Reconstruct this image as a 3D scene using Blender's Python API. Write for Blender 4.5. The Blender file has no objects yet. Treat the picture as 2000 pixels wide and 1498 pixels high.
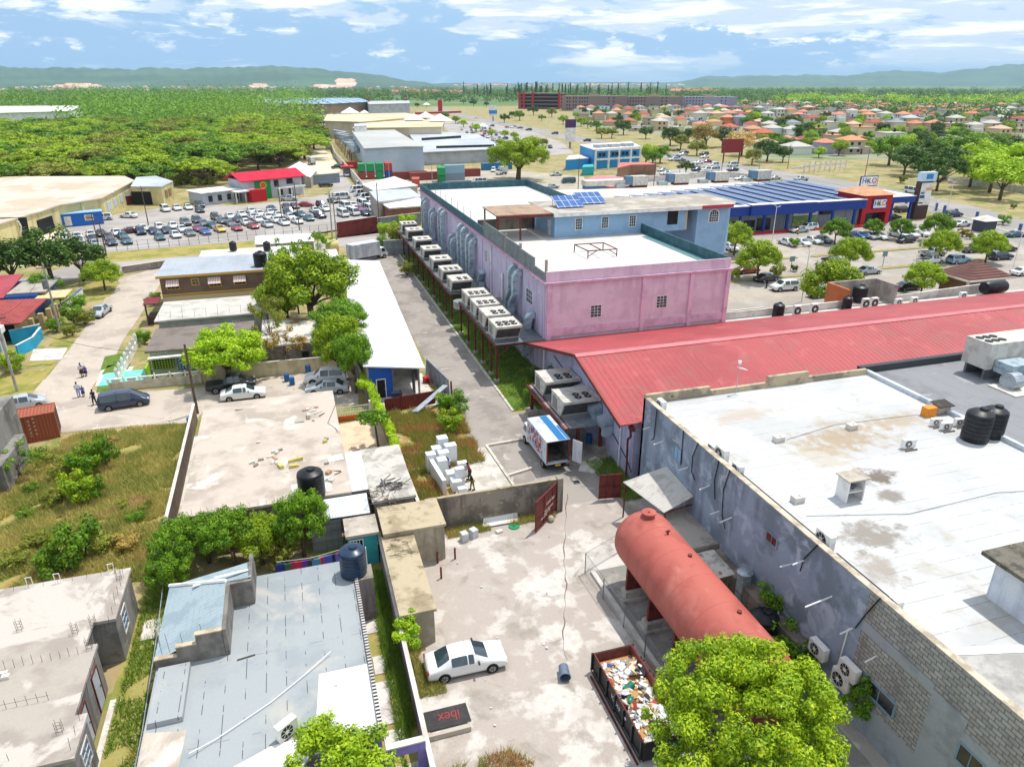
import bpy,bmesh,math,random
import numpy as np
from mathutils import Vector,Matrix,noise as mn
rad = math.radians
rnd = random.Random(11)
scene = bpy.context.scene
COL = scene.collection
# ---------------- camera, sky, sun ----------------
HAZE = .00006;CAM_H = 31.0;FPX = 1386.0;PITCH = math.atan(586/FPX);YAW = rad(17.1)
cd = bpy.data.cameras.new('camera');cam = bpy.data.objects.new('camera',cd);COL.objects.link(cam)
cam.location = (0,0,CAM_H);cam.rotation_euler = (math.pi/2-PITCH,0,-YAW)
cd.sensor_width = 36;cd.lens = 36*FPX/2000;cd.clip_start = .5;cd.clip_end = 60000
scene.camera = cam
SUN = Vector((.34,.15,1.0)).normalized()
sun_el = math.asin(SUN.z);sun_az = math.atan2(SUN.x,SUN.y)
wd = bpy.data.worlds.new('World');scene.world = wd;wd.use_nodes = True
nt = wd.node_tree;N = nt.nodes;L = nt.links;N.clear()
def nd(t,**k):
 n = N.new(t)
 for a,b in k.items():
  if a.startswith('i_'): n.inputs[int(a[2:])].default_value = b
  else: setattr(n,a,b)
 return n
sky = nd('ShaderNodeTexSky',sky_type='NISHITA',sun_disc=False,sun_elevation=sun_el,sun_rotation=sun_az,altitude=0,air_density=1.0,dust_density=.1,ozone_density=3.0)
tc = nd('ShaderNodeTexCoord')
def cloud(scl,zs,off,lo,hi,det=7,dist=.25):
 mp = nd('ShaderNodeMapping');mp.inputs['Scale'].default_value = (scl,scl,scl*zs);mp.inputs['Location'].default_value = off
 L.new(tc.outputs['Generated'],mp.inputs[0])
 nz = nd('ShaderNodeTexNoise');nz.inputs['Scale'].default_value = 1;nz.inputs['Detail'].default_value = det;nz.inputs['Roughness'].default_value = .58;nz.inputs['Distortion'].default_value = dist
 L.new(mp.outputs[0],nz.inputs['Vector']);return nz.outputs[0]
sep = nd('ShaderNodeSeparateXYZ');L.new(tc.outputs['Generated'],sep.inputs[0])
# side = dot(dir, camera right): cloud bank is thicker towards the right and higher up
sd = nd('ShaderNodeVectorMath',operation='DOT_PRODUCT');L.new(tc.outputs['Generated'],sd.inputs[0]);sd.inputs[1].default_value = (math.cos(YAW),-math.sin(YAW),0)
def mr(src,a,b,c,d,smooth=True):
 m = nd('ShaderNodeMapRange',interpolation_type='SMOOTHSTEP' if smooth else 'LINEAR');L.new(src,m.inputs[0])
 for i,v in enumerate((a,b,c,d)): m.inputs[i+1].default_value = v
 return m.outputs[0]
def mth(op,a,b=None,c=None):
 m = nd('ShaderNodeMath',operation=op)
 for i,v in enumerate((a,b,c)):
  if v is None: continue
  if isinstance(v,(int,float)): m.inputs[i].default_value = v
  else: L.new(v,m.inputs[i])
 return m.outputs[0]
c1 = cloud(6,4.5,(3.1,.7,0.2),.5,.62);c2 = cloud(17,2.6,(9.2,4.4,1.3),.5,.6,9,.1)
bias = mth('ADD',mr(sd.outputs['Value'],-.2,.35,.015,.14),mr(sep.outputs[2],.035,.11,-.05,.09))
m1 = mr(mth('ADD',c1,bias),.53,.61,0,1)
m2 = mr(mth('ADD',c2,mth('MULTIPLY',bias,.4)),.55,.64,0,.9)
dens = mth('MINIMUM',mth('ADD',m1,m2),.96)
low = mr(sep.outputs[2],.006,.03,.35,1)
dens = mth('MULTIPLY',dens,low)
shade = cloud(9,9,(1.7,6.6,2.2),0,1,5)
cr = nd('ShaderNodeMix',data_type='RGBA');L.new(mr(shade,.44,.64,0,1),cr.inputs[0])
cr.inputs[6].default_value = (5.2,6.1,7.3,1);cr.inputs[7].default_value = (9.3,9.4,9.5,1)
hz = nd('ShaderNodeMix',data_type='RGBA');L.new(mr(sep.outputs[2],0,.16,.9,0),hz.inputs[0]);L.new(sky.outputs[0],hz.inputs[6])
hcol = nd('ShaderNodeMix',data_type='RGBA');L.new(mr(sep.outputs[2],.0,.1,0,1),hcol.inputs[0]);hcol.inputs[6].default_value = (2.3,4.2,7.0,1);hcol.inputs[7].default_value = (.85,2.5,5.9,1)
L.new(hcol.outputs[2],hz.inputs[7])
tint = nd('ShaderNodeMix',data_type='RGBA',blend_type='MULTIPLY');tint.inputs[0].default_value = 1
L.new(hz.outputs[2],tint.inputs[6]);tint.inputs[7].default_value = (1,1,1,1)
mx = nd('ShaderNodeMix',data_type='RGBA');L.new(dens,mx.inputs[0]);L.new(tint.outputs[2],mx.inputs[6]);L.new(cr.outputs[2],mx.inputs[7])
bg = nd('ShaderNodeBackground');bg.inputs[1].default_value = .13;L.new(mx.outputs[2],bg.inputs[0])
wo = nd('ShaderNodeOutputWorld');L.new(bg.outputs[0],wo.inputs[0])
sl = bpy.data.lights.new('sun','SUN');sl.energy = 3.75;sl.angle = rad(.5);sl.color = (1,.96,.89)
so = bpy.data.objects.new('sun',sl);COL.objects.link(so);so.rotation_euler = SUN.to_track_quat('Z','Y').to_euler();so.location = (0,0,200)
scene.view_settings.view_transform = 'Standard';scene.view_settings.look = 'None';scene.view_settings.gamma = 1
scene.view_settings.exposure = .17;scene.view_settings.use_curve_mapping = False
scene.cycles.max_bounces = 8;scene.cycles.transparent_max_bounces = 12;scene.cycles.volume_bounces = 0
# ---------------- measuring: the point at height z that the photograph shows at (px, py) ----------------
def G(px,py,z=0.0):
 u = (px-1000)/FPX;v = (749-py)/FPX
 fw = math.cos(PITCH)+v*math.sin(PITCH);dz = -math.sin(PITCH)+v*math.cos(PITCH)
 t = (z-CAM_H)/dz;r = u*t;g = fw*t
 return (r*math.cos(YAW)+g*math.sin(YAW),-r*math.sin(YAW)+g*math.cos(YAW))
def GP(pts,z=0.0): return [G(a,b,z) for a,b in pts]
# ---------------- mesh and object helpers ----------------
WL = {}
def tag(o,label=None,cat=None,group=None,kind=None):
 if label: o['label'] = label
 if cat: o['category'] = cat
 if group: o['group'] = group
 if kind: o['kind'] = kind
 return o
def thing(name,label,cat,loc=(0,0,0),rz=0,group=None,scale=None):
 o = bpy.data.objects.new(name,None);o.empty_display_size = .2;COL.objects.link(o)
 o.location = loc;o.rotation_euler = (0,0,rz);WL[o.name] = Vector(loc)
 if scale: o.scale = scale
 return tag(o,label,cat,group)
class MB:
 def __init__(s): s.v = [];s.f = [];s.m = []
 def add(s,vs,fs,mi=0):
  n = len(s.v);s.v += [tuple(v) for v in vs];s.f += [tuple(n+i for i in f) for f in fs];s.m += [mi]*len(fs);return s
 def box(s,x0,x1,y0,y1,z0,z1,mi=0):
  v = [(x,y,z) for z in (z0,z1) for y in (y0,y1) for x in (x0,x1)]
  return s.add(v,[(0,2,3,1),(4,5,7,6),(0,1,5,4),(1,3,7,5),(3,2,6,7),(2,0,4,6)],mi)
 def rbox(s,c,sz,rot=(0,0,0),mi=0):
  from mathutils import Euler
  q = Euler(rot).to_matrix();a,b,d = sz[0]/2,sz[1]/2,sz[2]/2
  v = [Vector(c)+q@Vector((x,y,z)) for z in (-d,d) for y in (-b,b) for x in (-a,a)]
  return s.add(v,[(0,2,3,1),(4,5,7,6),(0,1,5,4),(1,3,7,5),(3,2,6,7),(2,0,4,6)],mi)
 def prism(s,p,z0,z1,mi=0,mt=None):
  a = sum(p[i][0]*p[(i+1) % len(p)][1]-p[(i+1) % len(p)][0]*p[i][1] for i in range(len(p)))
  if a < 0: p = p[::-1]
  n = len(p);zt = z1 if isinstance(z1,(list,tuple)) else [z1]*n
  s.add([(x,y,z0) for x,y in p]+[(x,y,zt[i]) for i,(x,y) in enumerate(p)],[tuple(range(n))[::-1]]+[(i,(i+1) % n,n+(i+1) % n,n+i) for i in range(n)],mi)
  b = len(s.v)-n;s.f.append(tuple(range(b,b+n)));s.m.append(mi if mt is None else mt);return s
 def poly(s,p,mi=0): return s.add(p,[tuple(range(len(p)))],mi)
 def slab(s,p,t,mi=0):  # planar polygon p (3d, seen from above counter-clockwise) thickened downwards
  n = len(p);q = [Vector(a)-Vector((0,0,t)) for a in p]
  return s.add(list(p)+q,[tuple(range(n)),tuple(range(n,2*n))[::-1]]+[(i,n+i,n+(i+1) % n,(i+1) % n) for i in range(n)],mi)
 def tube(s,a,b,r,r2=None,n=8,mi=0,cap=True):
  a = Vector(a);b = Vector(b);r2 = r if r2 is None else r2
  q = (b-a).to_track_quat('Z','Y');vs = []
  for c,rr in ((a,r),(b,r2)):
   vs += [c+q@Vector((rr*math.cos(2*math.pi*i/n),rr*math.sin(2*math.pi*i/n),0)) for i in range(n)]
  fs = [(i,(i+1) % n,n+(i+1) % n,n+i) for i in range(n)]
  if cap: fs += [tuple(range(n))[::-1],tuple(range(n,2*n))]
  return s.add(vs,fs,mi)
 def path(s,pts,r,n=6,mi=0):
  for a,b in zip(pts,pts[1:]): s.tube(a,b,r,n=n,mi=mi)
  return s
 def lathe(s,c,prof,n=24,mi=0,axis='z'):
  vs = []
  for r,z in prof:
   for i in range(n):
    x,y = r*math.cos(2*math.pi*i/n),r*math.sin(2*math.pi*i/n)
    v = (x,y,z) if axis == 'z' else ((z,x,y) if axis == 'x' else (y,z,x))
    vs.append((c[0]+v[0],c[1]+v[1],c[2]+v[2]))
  fs = [(k*n+i,k*n+(i+1) % n,(k+1)*n+(i+1) % n,(k+1)*n+i) for k in range(len(prof)-1) for i in range(n)]
  fs += [tuple(range(n))[::-1],tuple(range((len(prof)-1)*n,len(prof)*n))]
  return s.add(vs,fs,mi)
 def mesh(s,name,off=(0,0,0),smooth=False):
  me = bpy.data.meshes.new(name)
  me.from_pydata([(x-off[0],y-off[1],z-off[2]) for x,y,z in s.v],[],s.f)
  me.polygons.foreach_set('material_index',s.m)
  if smooth: me.polygons.foreach_set('use_smooth',[True]*len(s.f))
  me.update();return me
 def obj(s,name,mats,par=None,label=None,cat=None,group=None,kind=None,smooth=False,loc=None,auto=None):
  if not isinstance(mats,(list,tuple)): mats = [mats]
  if par is not None: off = WL[par.name]
  elif loc is not None: off = Vector(loc)
  else:
   xs = [v[0] for v in s.v];ys = [v[1] for v in s.v];zs = [v[2] for v in s.v]
   off = Vector(((min(xs)+max(xs))/2,(min(ys)+max(ys))/2,min(zs)))
  me = s.mesh(name,off,smooth or auto is not None)
  for m in mats: me.materials.append(m)
  o = bpy.data.objects.new(name,me);COL.objects.link(o);WL[o.name] = off
  if auto is not None: me.set_sharp_from_angle(angle=rad(auto))
  if par is not None: o.parent = par
  else: o.location = off
  return tag(o,label,cat,group,kind)
def islands(b):
 p = list(range(len(b.v)))
 def F(a):
  while p[a] != a: p[a] = p[p[a]];a = p[a]
  return a
 for f in b.f:
  for i in f[1:]: p[F(i)] = F(f[0])
 g = {}
 for fi,f in enumerate(b.f): g.setdefault(F(f[0]),[]).append(fi)
 out = []
 for fl in g.values():
  q = MB();mp = {}
  for fi in fl:
   for i in b.f[fi]:
    if i not in mp: mp[i] = len(q.v);q.v.append(b.v[i])
   q.f.append(tuple(mp[i] for i in b.f[fi]));q.m.append(b.m[fi])
  out.append(q)
 return out
def each(b,name,mats,par,**k): return [q.obj(name,mats,par,**k) for q in islands(b)]  # every loose piece a part of its own
def sheet(name,pts,z,m,th=None):
 b = MB();a = sum(pts[i][0]*pts[(i+1) % len(pts)][1]-pts[(i+1) % len(pts)][0]*pts[i][1] for i in range(len(pts)))
 if a < 0: pts = pts[::-1]
 if th: b.prism(pts,z-th,z)
 else: b.poly([(x,y,z) for x,y in pts])
 return b.obj(name,m,kind='structure',loc=(0,0,0))
def wseq(seed=0,n=0): return random.Random(seed)
# ---------------- procedural materials ----------------
def lin(h):
 if not isinstance(h,str): return tuple(h)+(1,) if len(h) == 3 else tuple(h)
 c = [int(h[i:i+2],16)/255 for i in (0,2,4)]
 return tuple((x/12.92 if x <= .04045 else ((x+.055)/1.055)**2.4) for x in c)+(1,)
MATS = {}
def mat(name,c,c2=None,s=.5,lo=.46,hi=.6,c3=None,s3=2.5,lo3=.6,hi3=.68,r=.85,me=0,bump=.2,bs=9,fine=.1,corr=None,seam=None,seam2=None,brick=None,streak=None,spec=.35,trans=0,coat=0,rand=0,blots=()):
 """weathered surface: base colour c broken up by noise into c2 / c3, fine grain, optional corrugation, seams, blockwork"""
 if name in MATS: return MATS[name]
 m = bpy.data.materials.new(name);MATS[name] = m;m.use_nodes = True
 nt = m.node_tree;n = nt.nodes;l = nt.links;n.clear()
 def A(t,**k):
  x = n.new(t)
  for a,b in k.items(): setattr(x,a,b)
  return x
 def put(inp,v):
  if isinstance(v,bpy.types.NodeSocket): l.new(v,inp)
  else: inp.default_value = v
 def M(op,a,b=None,c=None):
  x = A('ShaderNodeMath',operation=op)
  for i,v in enumerate((a,b,c)):
   if v is not None: put(x.inputs[i],v)
  return x.outputs[0]
 def MR(v,a,b,c=0,d=1):
  x = A('ShaderNodeMapRange',interpolation_type='SMOOTHSTEP');l.new(v,x.inputs[0])
  for i,q in enumerate((a,b,c,d)): x.inputs[i+1].default_value = q
  return x.outputs[0]
 def MX(f,a,b,bt='MIX'):
  x = A('ShaderNodeMix',data_type='RGBA',blend_type=bt);put(x.inputs[0],f);put(x.inputs[6],a);put(x.inputs[7],b);return x.outputs[2]
 tc = A('ShaderNodeTexCoord').outputs['Object']
 def NZ(scale,det=6,rough=.6,vec=None,dist=0):
  x = A('ShaderNodeTexNoise');l.new(vec or tc,x.inputs['Vector']);x.inputs['Scale'].default_value = scale
  x.inputs['Detail'].default_value = det;x.inputs['Roughness'].default_value = rough;x.inputs['Distortion'].default_value = dist;return x.outputs[0]
 def MP(sc):
  x = A('ShaderNodeMapping');l.new(tc,x.inputs[0]);x.inputs['Scale'].default_value = sc;return x.outputs[0]
 sp = A('ShaderNodeSeparateXYZ');l.new(tc,sp.inputs[0]);ax = {'x': sp.outputs[0],'y': sp.outputs[1],'z': sp.outputs[2]}
 base = lin(c);out = base
 if c2 is not None: out = MX(MR(NZ(s,9,.62),lo,hi),out,lin(c2))
 if c3 is not None: out = MX(MR(NZ(s3,7,.6,dist=.6),lo3,hi3),out,lin(c3))
 for bx_,by_,rx_,ry_,bc_,dn_ in blots:  # stains of their own shape, at a place in object coordinates
  mp_ = A('ShaderNodeMapping');l.new(tc,mp_.inputs[0]);mp_.inputs['Location'].default_value = (-bx_/rx_,-by_/ry_,0);mp_.inputs['Scale'].default_value = (1/rx_,1/ry_,0)
  ln = A('ShaderNodeVectorMath',operation='LENGTH');l.new(mp_.outputs[0],ln.inputs[0]);q_ = M('ADD',ln.outputs['Value'],M('MULTIPLY',M('SUBTRACT',NZ(1.1,7,.65),.5),3.2))
  out = MX(M('MULTIPLY',MR(q_,1.1,.3),dn_),out,lin(bc_))
 if streak is not None: out = MX(MR(NZ(1,5,.6,MP((streak[1],streak[1],streak[1]*.12))),.5,.68,0,.75),out,lin(streak[0]))
 hb = NZ(bs,5,.7)
 if brick is not None:  # (horizontal axis, mortar colour, block length, block height)
  cb = A('ShaderNodeCombineXYZ');l.new(ax[brick[0]],cb.inputs[0]);l.new(ax[brick[4] if len(brick) > 4 else 'z'],cb.inputs[1])
  bt = A('ShaderNodeTexBrick');l.new(cb.outputs[0],bt.inputs[0]);bt.inputs['Scale'].default_value = 1
  bt.inputs['Brick Width'].default_value = brick[2];bt.inputs['Row Height'].default_value = brick[3];bt.inputs['Mortar Size'].default_value = .022
  bt.inputs['Color1'].default_value = (1,1,1,1);bt.inputs['Color2'].default_value = (.72,.72,.74,1);bt.inputs['Mortar'].default_value = (1,1,1,1)
  out = MX(1.0,out,bt.outputs[0],'MULTIPLY');out = MX(bt.outputs[1],out,lin(brick[1]))
 for sm in (seam,seam2):
  if sm is None: continue  # (axis, period, half width, colour[, breakup])
  fr = M('FRACT',M('ADD',M('DIVIDE',ax[sm[0]],sm[1]),100.37))
  d = M('ABSOLUTE',M('SUBTRACT',fr,.5));line = M('LESS_THAN',d,sm[2]/sm[1])
  if len(sm) > 4: line = M('MULTIPLY',line,MR(NZ(1.3,3),sm[4],sm[4]+.05))
  out = MX(line,out,lin(sm[3]))
 if fine: out = MX(1.0,out,MX(hb,(1-fine*1.4,)*3+(1,),(1+fine*.9,)*3+(1,)),'MULTIPLY')
 if rand:
  oi = A('ShaderNodeObjectInfo');out = MX(1.0,out,MX(oi.outputs['Random'],(1-rand,)*3+(1,),(1+rand*.6,)*3+(1,)),'MULTIPLY')
 p = A('ShaderNodeBsdfPrincipled');put(p.inputs['Base Color'],out);p.inputs['Roughness'].default_value = r;p.inputs['Metallic'].default_value = me
 p.inputs['Specular IOR Level'].default_value = spec
 if coat: p.inputs['Coat Weight'].default_value = coat;p.inputs['Coat Roughness'].default_value = .08
 h = hb
 bp = A('ShaderNodeBump');bp.inputs['Strength'].default_value = bump;bp.inputs['Distance'].default_value = .05
 if corr is not None:  # (axis, period, depth)
  w = M('SINE',M('MULTIPLY',ax[corr[0]],2*math.pi/corr[1]));h = M('ADD',M('MULTIPLY',hb,.15),M('MULTIPLY',w,.5));bp.inputs['Strength'].default_value = 1;bp.inputs['Distance'].default_value = corr[2]
 if bump or corr: l.new(h,bp.inputs['Height']);l.new(bp.outputs[0],p.inputs['Normal'])
 o = A('ShaderNodeOutputMaterial')
 if trans:
  t = A('ShaderNodeBsdfTranslucent');put(t.inputs[0],out);ms = A('ShaderNodeMixShader');ms.inputs[0].default_value = trans
  l.new(p.outputs[0],ms.inputs[1]);l.new(t.outputs[0],ms.inputs[2]);l.new(ms.outputs[0],o.inputs[0])
 else: l.new(p.outputs[0],o.inputs[0])
 return m
def paint(name,c,r=.45,me=0,coat=0,fine=.04,rand=0): return mat(name,c,r=r,me=me,bump=0,fine=fine,coat=coat,rand=rand)
m_conc = mat('concrete','a9a196','8d877e',s=.5,c3='bdb5a8',s3=1.3,fine=.12)
m_conc_old = mat('old_concrete','b5ab9e','8f867b',s=.35,c3='d0c8bb',s3=.8,lo3=.55,fine=.14,bump=.3)
m_cwall = mat('cement_wall','93897c','6f675e',s=.5,c3='aba093',s3=2,streak=('56504a',1.1),fine=.12)
m_block = mat('blockwork','a39b8c','8a8274',s=.8,brick=('y','6b655b',.42,.22),fine=.1)
m_dark = paint('dark_void','0c0d10',r=.6)
m_glass = mat('window_glass','1d242b',r=.12,bump=0,fine=0,spec=.8)
m_white = mat('white_paint','e6e4df','cfcbc4',s=.7,r=.6,fine=.05)
m_black_pl = mat('black_plastic','14161a','23262b',s=2,r=.42,fine=.1,bump=0)
m_rust = mat('rusty_red_metal','6e2a22','54201a',s=1.5,c3='8b4a36',s3=4,r=.6,fine=.15)
m_galv = mat('galvanised_metal','b6bdc2','98a2aa',s=1.2,r=.38,me=.55,fine=.08)
m_duct = mat('duct_metal','b3c3cb','93a6b0',s=1.6,r=.42,me=.35,fine=.1,seam=('z',1.2,.02,'5d6c74'))
m_steel = mat('grey_steel','7c8286','696e72',s=2,r=.5,me=.4)
m_pole = mat('weathered_pole','a7a39b','8b867d',s=2,r=.8)
m_wood = mat('grey_wood','6e5e4f','55483c',s=3,r=.9)
m_cable = paint('black_cable','121214',r=.6)
m_trunk = mat('tree_bark','6b5a49','4e4237',s=3,r=.95,bump=.5)
m_rebar = paint('rusty_rebar','5c4436',r=.8)
# ---------------- ground, roads, yards ----------------
m_earth = mat('dry_earth','a8946c','8a8452',s=.12,c3='7c8440',s3=.35,lo3=.5,hi3=.6,fine=.2,bump=.4)
m_far = mat('distant_scrub','56723a','6d8143',s=.004,c3='3f5f33',s3=.02,fine=.15,bs=.05)
m_asph = mat('lane_asphalt','9c948c','8a827b',s=.25,c3='b3aaa0',s3=.7,fine=.13,bump=.25)
m_yard = mat('yard_paving','aba097','c9c3bb',s=.2,lo=.51,hi=.57,c3='948b80',s3=.45,lo3=.52,hi3=.7,streak=('b9b1a8',.8),fine=.13,bump=.3)
m_street = mat('street_surface','bbaea0','a89c90',s=.22,c3='ccc1b4',s3=.6,fine=.12,bump=.25)
m_lotasph = mat('car_yard_asphalt','a7a19c','979089',s=.08,fine=.1)
m_park = mat('plaza_asphalt','9d958c','aca49a',s=.1,c3='8a837c',s3=.4,fine=.1)
m_road = mat('highway_asphalt','8f8b87','9d9893',s=.05,fine=.08)
m_grass = mat('lawn_grass','5f7a22','4a661c',s=.7,c3='8c8a3c',s3=.4,lo3=.52,hi3=.66,fine=.25,bs=14,bump=.6)
m_dry = mat('dry_grass','a0924e','7f8236',s=.3,c3='b7a274',s3=.8,fine=.22,bs=12,bump=.6)
m_weeds = mat('weedy_soil','a59a5a','8b8c42',s=.35,c3='9c7a4c',s3=.28,lo3=.54,hi3=.66,fine=.28,bs=10,bump=.7)
m_sand = mat('pale_sand','d8cbb2','c3b497',s=.1,fine=.1)
m_kerb = mat('kerb_concrete','c9c2b5','aaa396',s=1)
m_conc_lt = mat('pale_concrete','d3cdc4','bdb5ab',s=.5,c3='a69f94',s3=1.1,fine=.08)
b = MB();S = 20000
b.poly([(-S,-400,0),(S,-400,0),(S,S,0),(-S,S,0)])
b.obj('ground',m_earth,kind='structure',loc=(0,0,0))
sheet('woodland_floor',[(-9000,300),(-90,300),(-60,1100),(700,1050),(900,300),(14000,300),(14000,20000),(-9000,20000)],.03,m_far)
def ribbon(name,pts,w,z,m,th=None):
 lft = [];rgt = []
 for i,p in enumerate(pts):
  a = Vector(pts[max(i-1,0)]);c = Vector(pts[min(i+1,len(pts)-1)]);d = (c-a).normalized();n = Vector((-d.y,d.x))
  ww = w[i] if isinstance(w,(list,tuple)) else w
  lft.append(tuple(Vector(p)+n*ww/2));rgt.append(tuple(Vector(p)-n*ww/2))
 k = MB();n = len(pts)
 k.add([(x,y,z) for x,y in lft]+[(x,y,z) for x,y in rgt],[(i,n+i,n+i+1,i+1) for i in range(n-1)])
 return k.obj(name,m,kind='structure',loc=(0,0,0))
# residential street and the cross street in front of the old house
sheet('street',GP([(225,548),(318,520),(330,530),(300,575),(272,620),(240,665),(217,715),(183,752),(172,775),(60,808),(0,815),(0,775),(90,740),(130,690),(180,622),(196,600)]),.03,m_street)
sheet('cross_street',GP([(172,762),(240,768),(390,757),(470,745),(640,720),(700,718),(700,792),(400,800),(380,826),(260,832),(130,845),(0,850),(0,800),(120,790)]),.036,m_street)
sheet('service_lane',[(12.2,44.8),(25.2,44.8),(25.2,62.5),(19.4,62.5),(19.4,143),(22.5,146),(21,170),(9,163),(10.4,128),(13.6,118),(13.6,74)],.02,m_asph)
sheet('paved_yard',[(3.6,18),(25.2,18),(25.2,44.9),(3.6,44.9)],.025,m_yard)
sheet('grass_strip',[(19.6,63),(25.3,62.6),(25.3,141),(19.6,141)],.04,m_grass)
k = MB().box(19.35,19.6,63,141,0,.14);k.obj('kerb',m_kerb,kind='structure')
sheet('vacant_lot_soil',GP([(0,905),(95,880),(150,850),(370,828),(340,1040),(312,1130),(0,1170)]),.03,m_weeds)
sheet('side_yard_soil',[(-12.6,20),(-9.3,20),(-9.3,46),(-12.2,52)],.03,m_weeds)
sheet('alley_soil',[(1.3,20),(3.4,20),(3.4,46),(1.3,46)],.035,m_weeds)
sheet('courtyard',[(1.9,46),(7.0,46),(6.2,66),(1.9,65)],.045,mat('courtyard_concrete','dac3a6','c6ae94',s=.6,fine=.1))
sheet('house_side_path',[(-11,46),(-9.6,46),(-10,66.5),(-11.2,66.5)],.045,m_conc_lt)
sheet('ruin_lot_soil',[(6.2,44.9),(12.2,44.9),(13.2,55),(14.5,66),(7.0,66)],.04,mat('ruin_soil','a8854f','8d8a3a',s=.5,c3='c2ae8c',s3=1.5,lo3=.52,fine=.25,bump=.7))
# car yard, verge, back road
sheet('car_yard',GP([(110,452),(190,425),(305,408),(395,400),(470,402),(560,392),(640,380),(650,370),(640,330),(665,330),(700,380),(735,405),(745,437),(640,455),(500,470),(165,497)]),.02,m_lotasph)
sheet('sand_track',GP([(555,330),(600,300),(625,292),(650,300),(665,335),(640,345),(600,335)]),.025,m_sand)
sheet('verge',GP([(150,498),(500,471),(742,438),(748,455),(640,468),(560,483),(400,497),(160,520)]),.02,m_dry)
sheet('back_road',GP([(0,560),(150,516),(250,511),(400,497),(560,482),(680,464),(740,462),(735,472),(640,486),(470,500),(330,522),(235,538),(150,545),(60,570),(0,580)]),.03,m_lotasph)
sheet('dirt_forecourt',GP([(0,470),(60,455),(190,445),(250,430),(320,445),(150,470),(130,500),(60,520),(0,520)]),.016,m_sand)
# plaza car park and its bays
sheet('plaza_car_park',[(48.6,84),(60,139),(128,139),(150,139),(172,128),(172,70),(100,84)],.02,m_park)
hw = GP([(2080,480),(1960,440),(1860,408),(1760,385),(1640,360),(1520,341),(1420,326),(1330,310),(1230,291),(1130,272),(1050,256),(980,242),(900,226),(850,212)])
ribbon('highway',hw,17,.03,m_road)
ribbon('highway_kerb',[(x-.3,y+9.2) for x,y in hw],.5,.12,m_kerb)
sheet('scheme_ground',GP([(1120,214),(1440,206),(2080,206),(2080,330),(1880,330),(1740,312),(1480,312),(1440,268),(1260,262),(1120,244)]),.035,mat('scheme_ground','8d8f78','6f8050',s=.04,c3='a8a294',s3=.09,fine=.12))
sheet('roadside_car_park',GP([(1170,345),(1330,330),(1450,330),(1480,345),(1430,362),(1300,372),(1180,385)]),.035,m_lotasph)
sheet('container_yard',GP([(690,350),(780,330),(1010,335),(1140,345),(1160,390),(1000,400),(830,400),(720,380)]),.018,mat('dusty_yard','a89f90','b9ae9b',s=.08,c3='8f8a6a',s3=.15,lo3=.54,fine=.12))
sheet('mall_car_park',GP([(900,236),(1000,243),(1100,280),(1120,300),(1010,310),(985,300),(880,262),(860,240)]),.022,m_lotasph)
sheet('mall_forecourt',GP([(620,232),(700,226),(740,232),(740,245),(640,260)]),.022,m_lotasph)
# yellow bay lines
k = MB()
for (px0,py0,px1,py1,n,ln) in ((1510,560,1640,548,0,0),):
 pass
y_l = paint('yellow_line_paint','d9a640',r=.7)
for x0,x1,yy in ((60,116,92),(60,92,106.2),(62,130,118.2)):
 x = x0
 while x < x1:
  k.add([(x,yy-2.4,.03),(x+.12,yy-2.4,.03),(x+.12,yy+2.4,.03),(x,yy+2.4,.03)],[(0,1,2,3)])
  k.add([(x,yy+2.45,.03),(x+2.6,yy+2.45,.03),(x+2.6,yy+2.55,.03),(x,yy+2.55,.03)],[(0,1,2,3)]);x += 2.6
k.obj('bay_markings',y_l,kind='structure',loc=(0,0,0))
# medians of the plaza car park
for i,(x0,x1,yy) in enumerate(((62,84,101.4),(88,130,101.4),(64,92,113.3),(96,135,113.3))):
 MB().prism([(x0,yy-.6),(x1,yy-.6),(x1+.6,yy),(x1,yy+.6),(x0,yy+.6),(x0-.6,yy)],0,.15).obj('planted_median',mat('median_soil','a08a62','7f8a3a',s=.8,fine=.2),kind='structure')
# ---------------- shared building pieces ----------------
def window(par,c,w,h,face='S',frame=None,glass=None,nx=2,ny=2,fw=.06,d=.05,label=None):
 """window centred at c (on the wall face) : frame part with its pane as sub-part"""
 x,y,z = c;fr = MB();pn = MB()
 def bx(m,a0,a1,b0,b1,o0,o1):
  if face == 'S': m.box(x+a0,x+a1,y-o1,y-o0,z+b0,z+b1)
  elif face == 'N': m.box(x+a0,x+a1,y+o0,y+o1,z+b0,z+b1)
  elif face == 'W': m.box(x-o1,x-o0,y+a0,y+a1,z+b0,z+b1)
  else: m.box(x+o0,x+o1,y+a0,y+a1,z+b0,z+b1)
 W = w/2;H = h/2
 bx(fr,-W-fw,-W,-H-fw,H+fw,-.02,d);bx(fr,W,W+fw,-H-fw,H+fw,-.02,d)
 bx(fr,-W,W,H,H+fw,-.02,d);bx(fr,-W,W,-H-fw,-H,-.02,d)
 for i in range(1,nx): a = -W+w*i/nx;bx(fr,a-.02,a+.02,-H,H,-.01,d*.8)
 for i in range(1,ny): a = -H+h*i/ny;bx(fr,-W,W,a-.018,a+.018,-.01,d*.75)
 bx(pn,-W,W,-H,H,-.02,.012)
 o = fr.obj('window',frame or m_white,par,label=label);pn.obj('pane',glass or m_glass,o);return o
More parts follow.
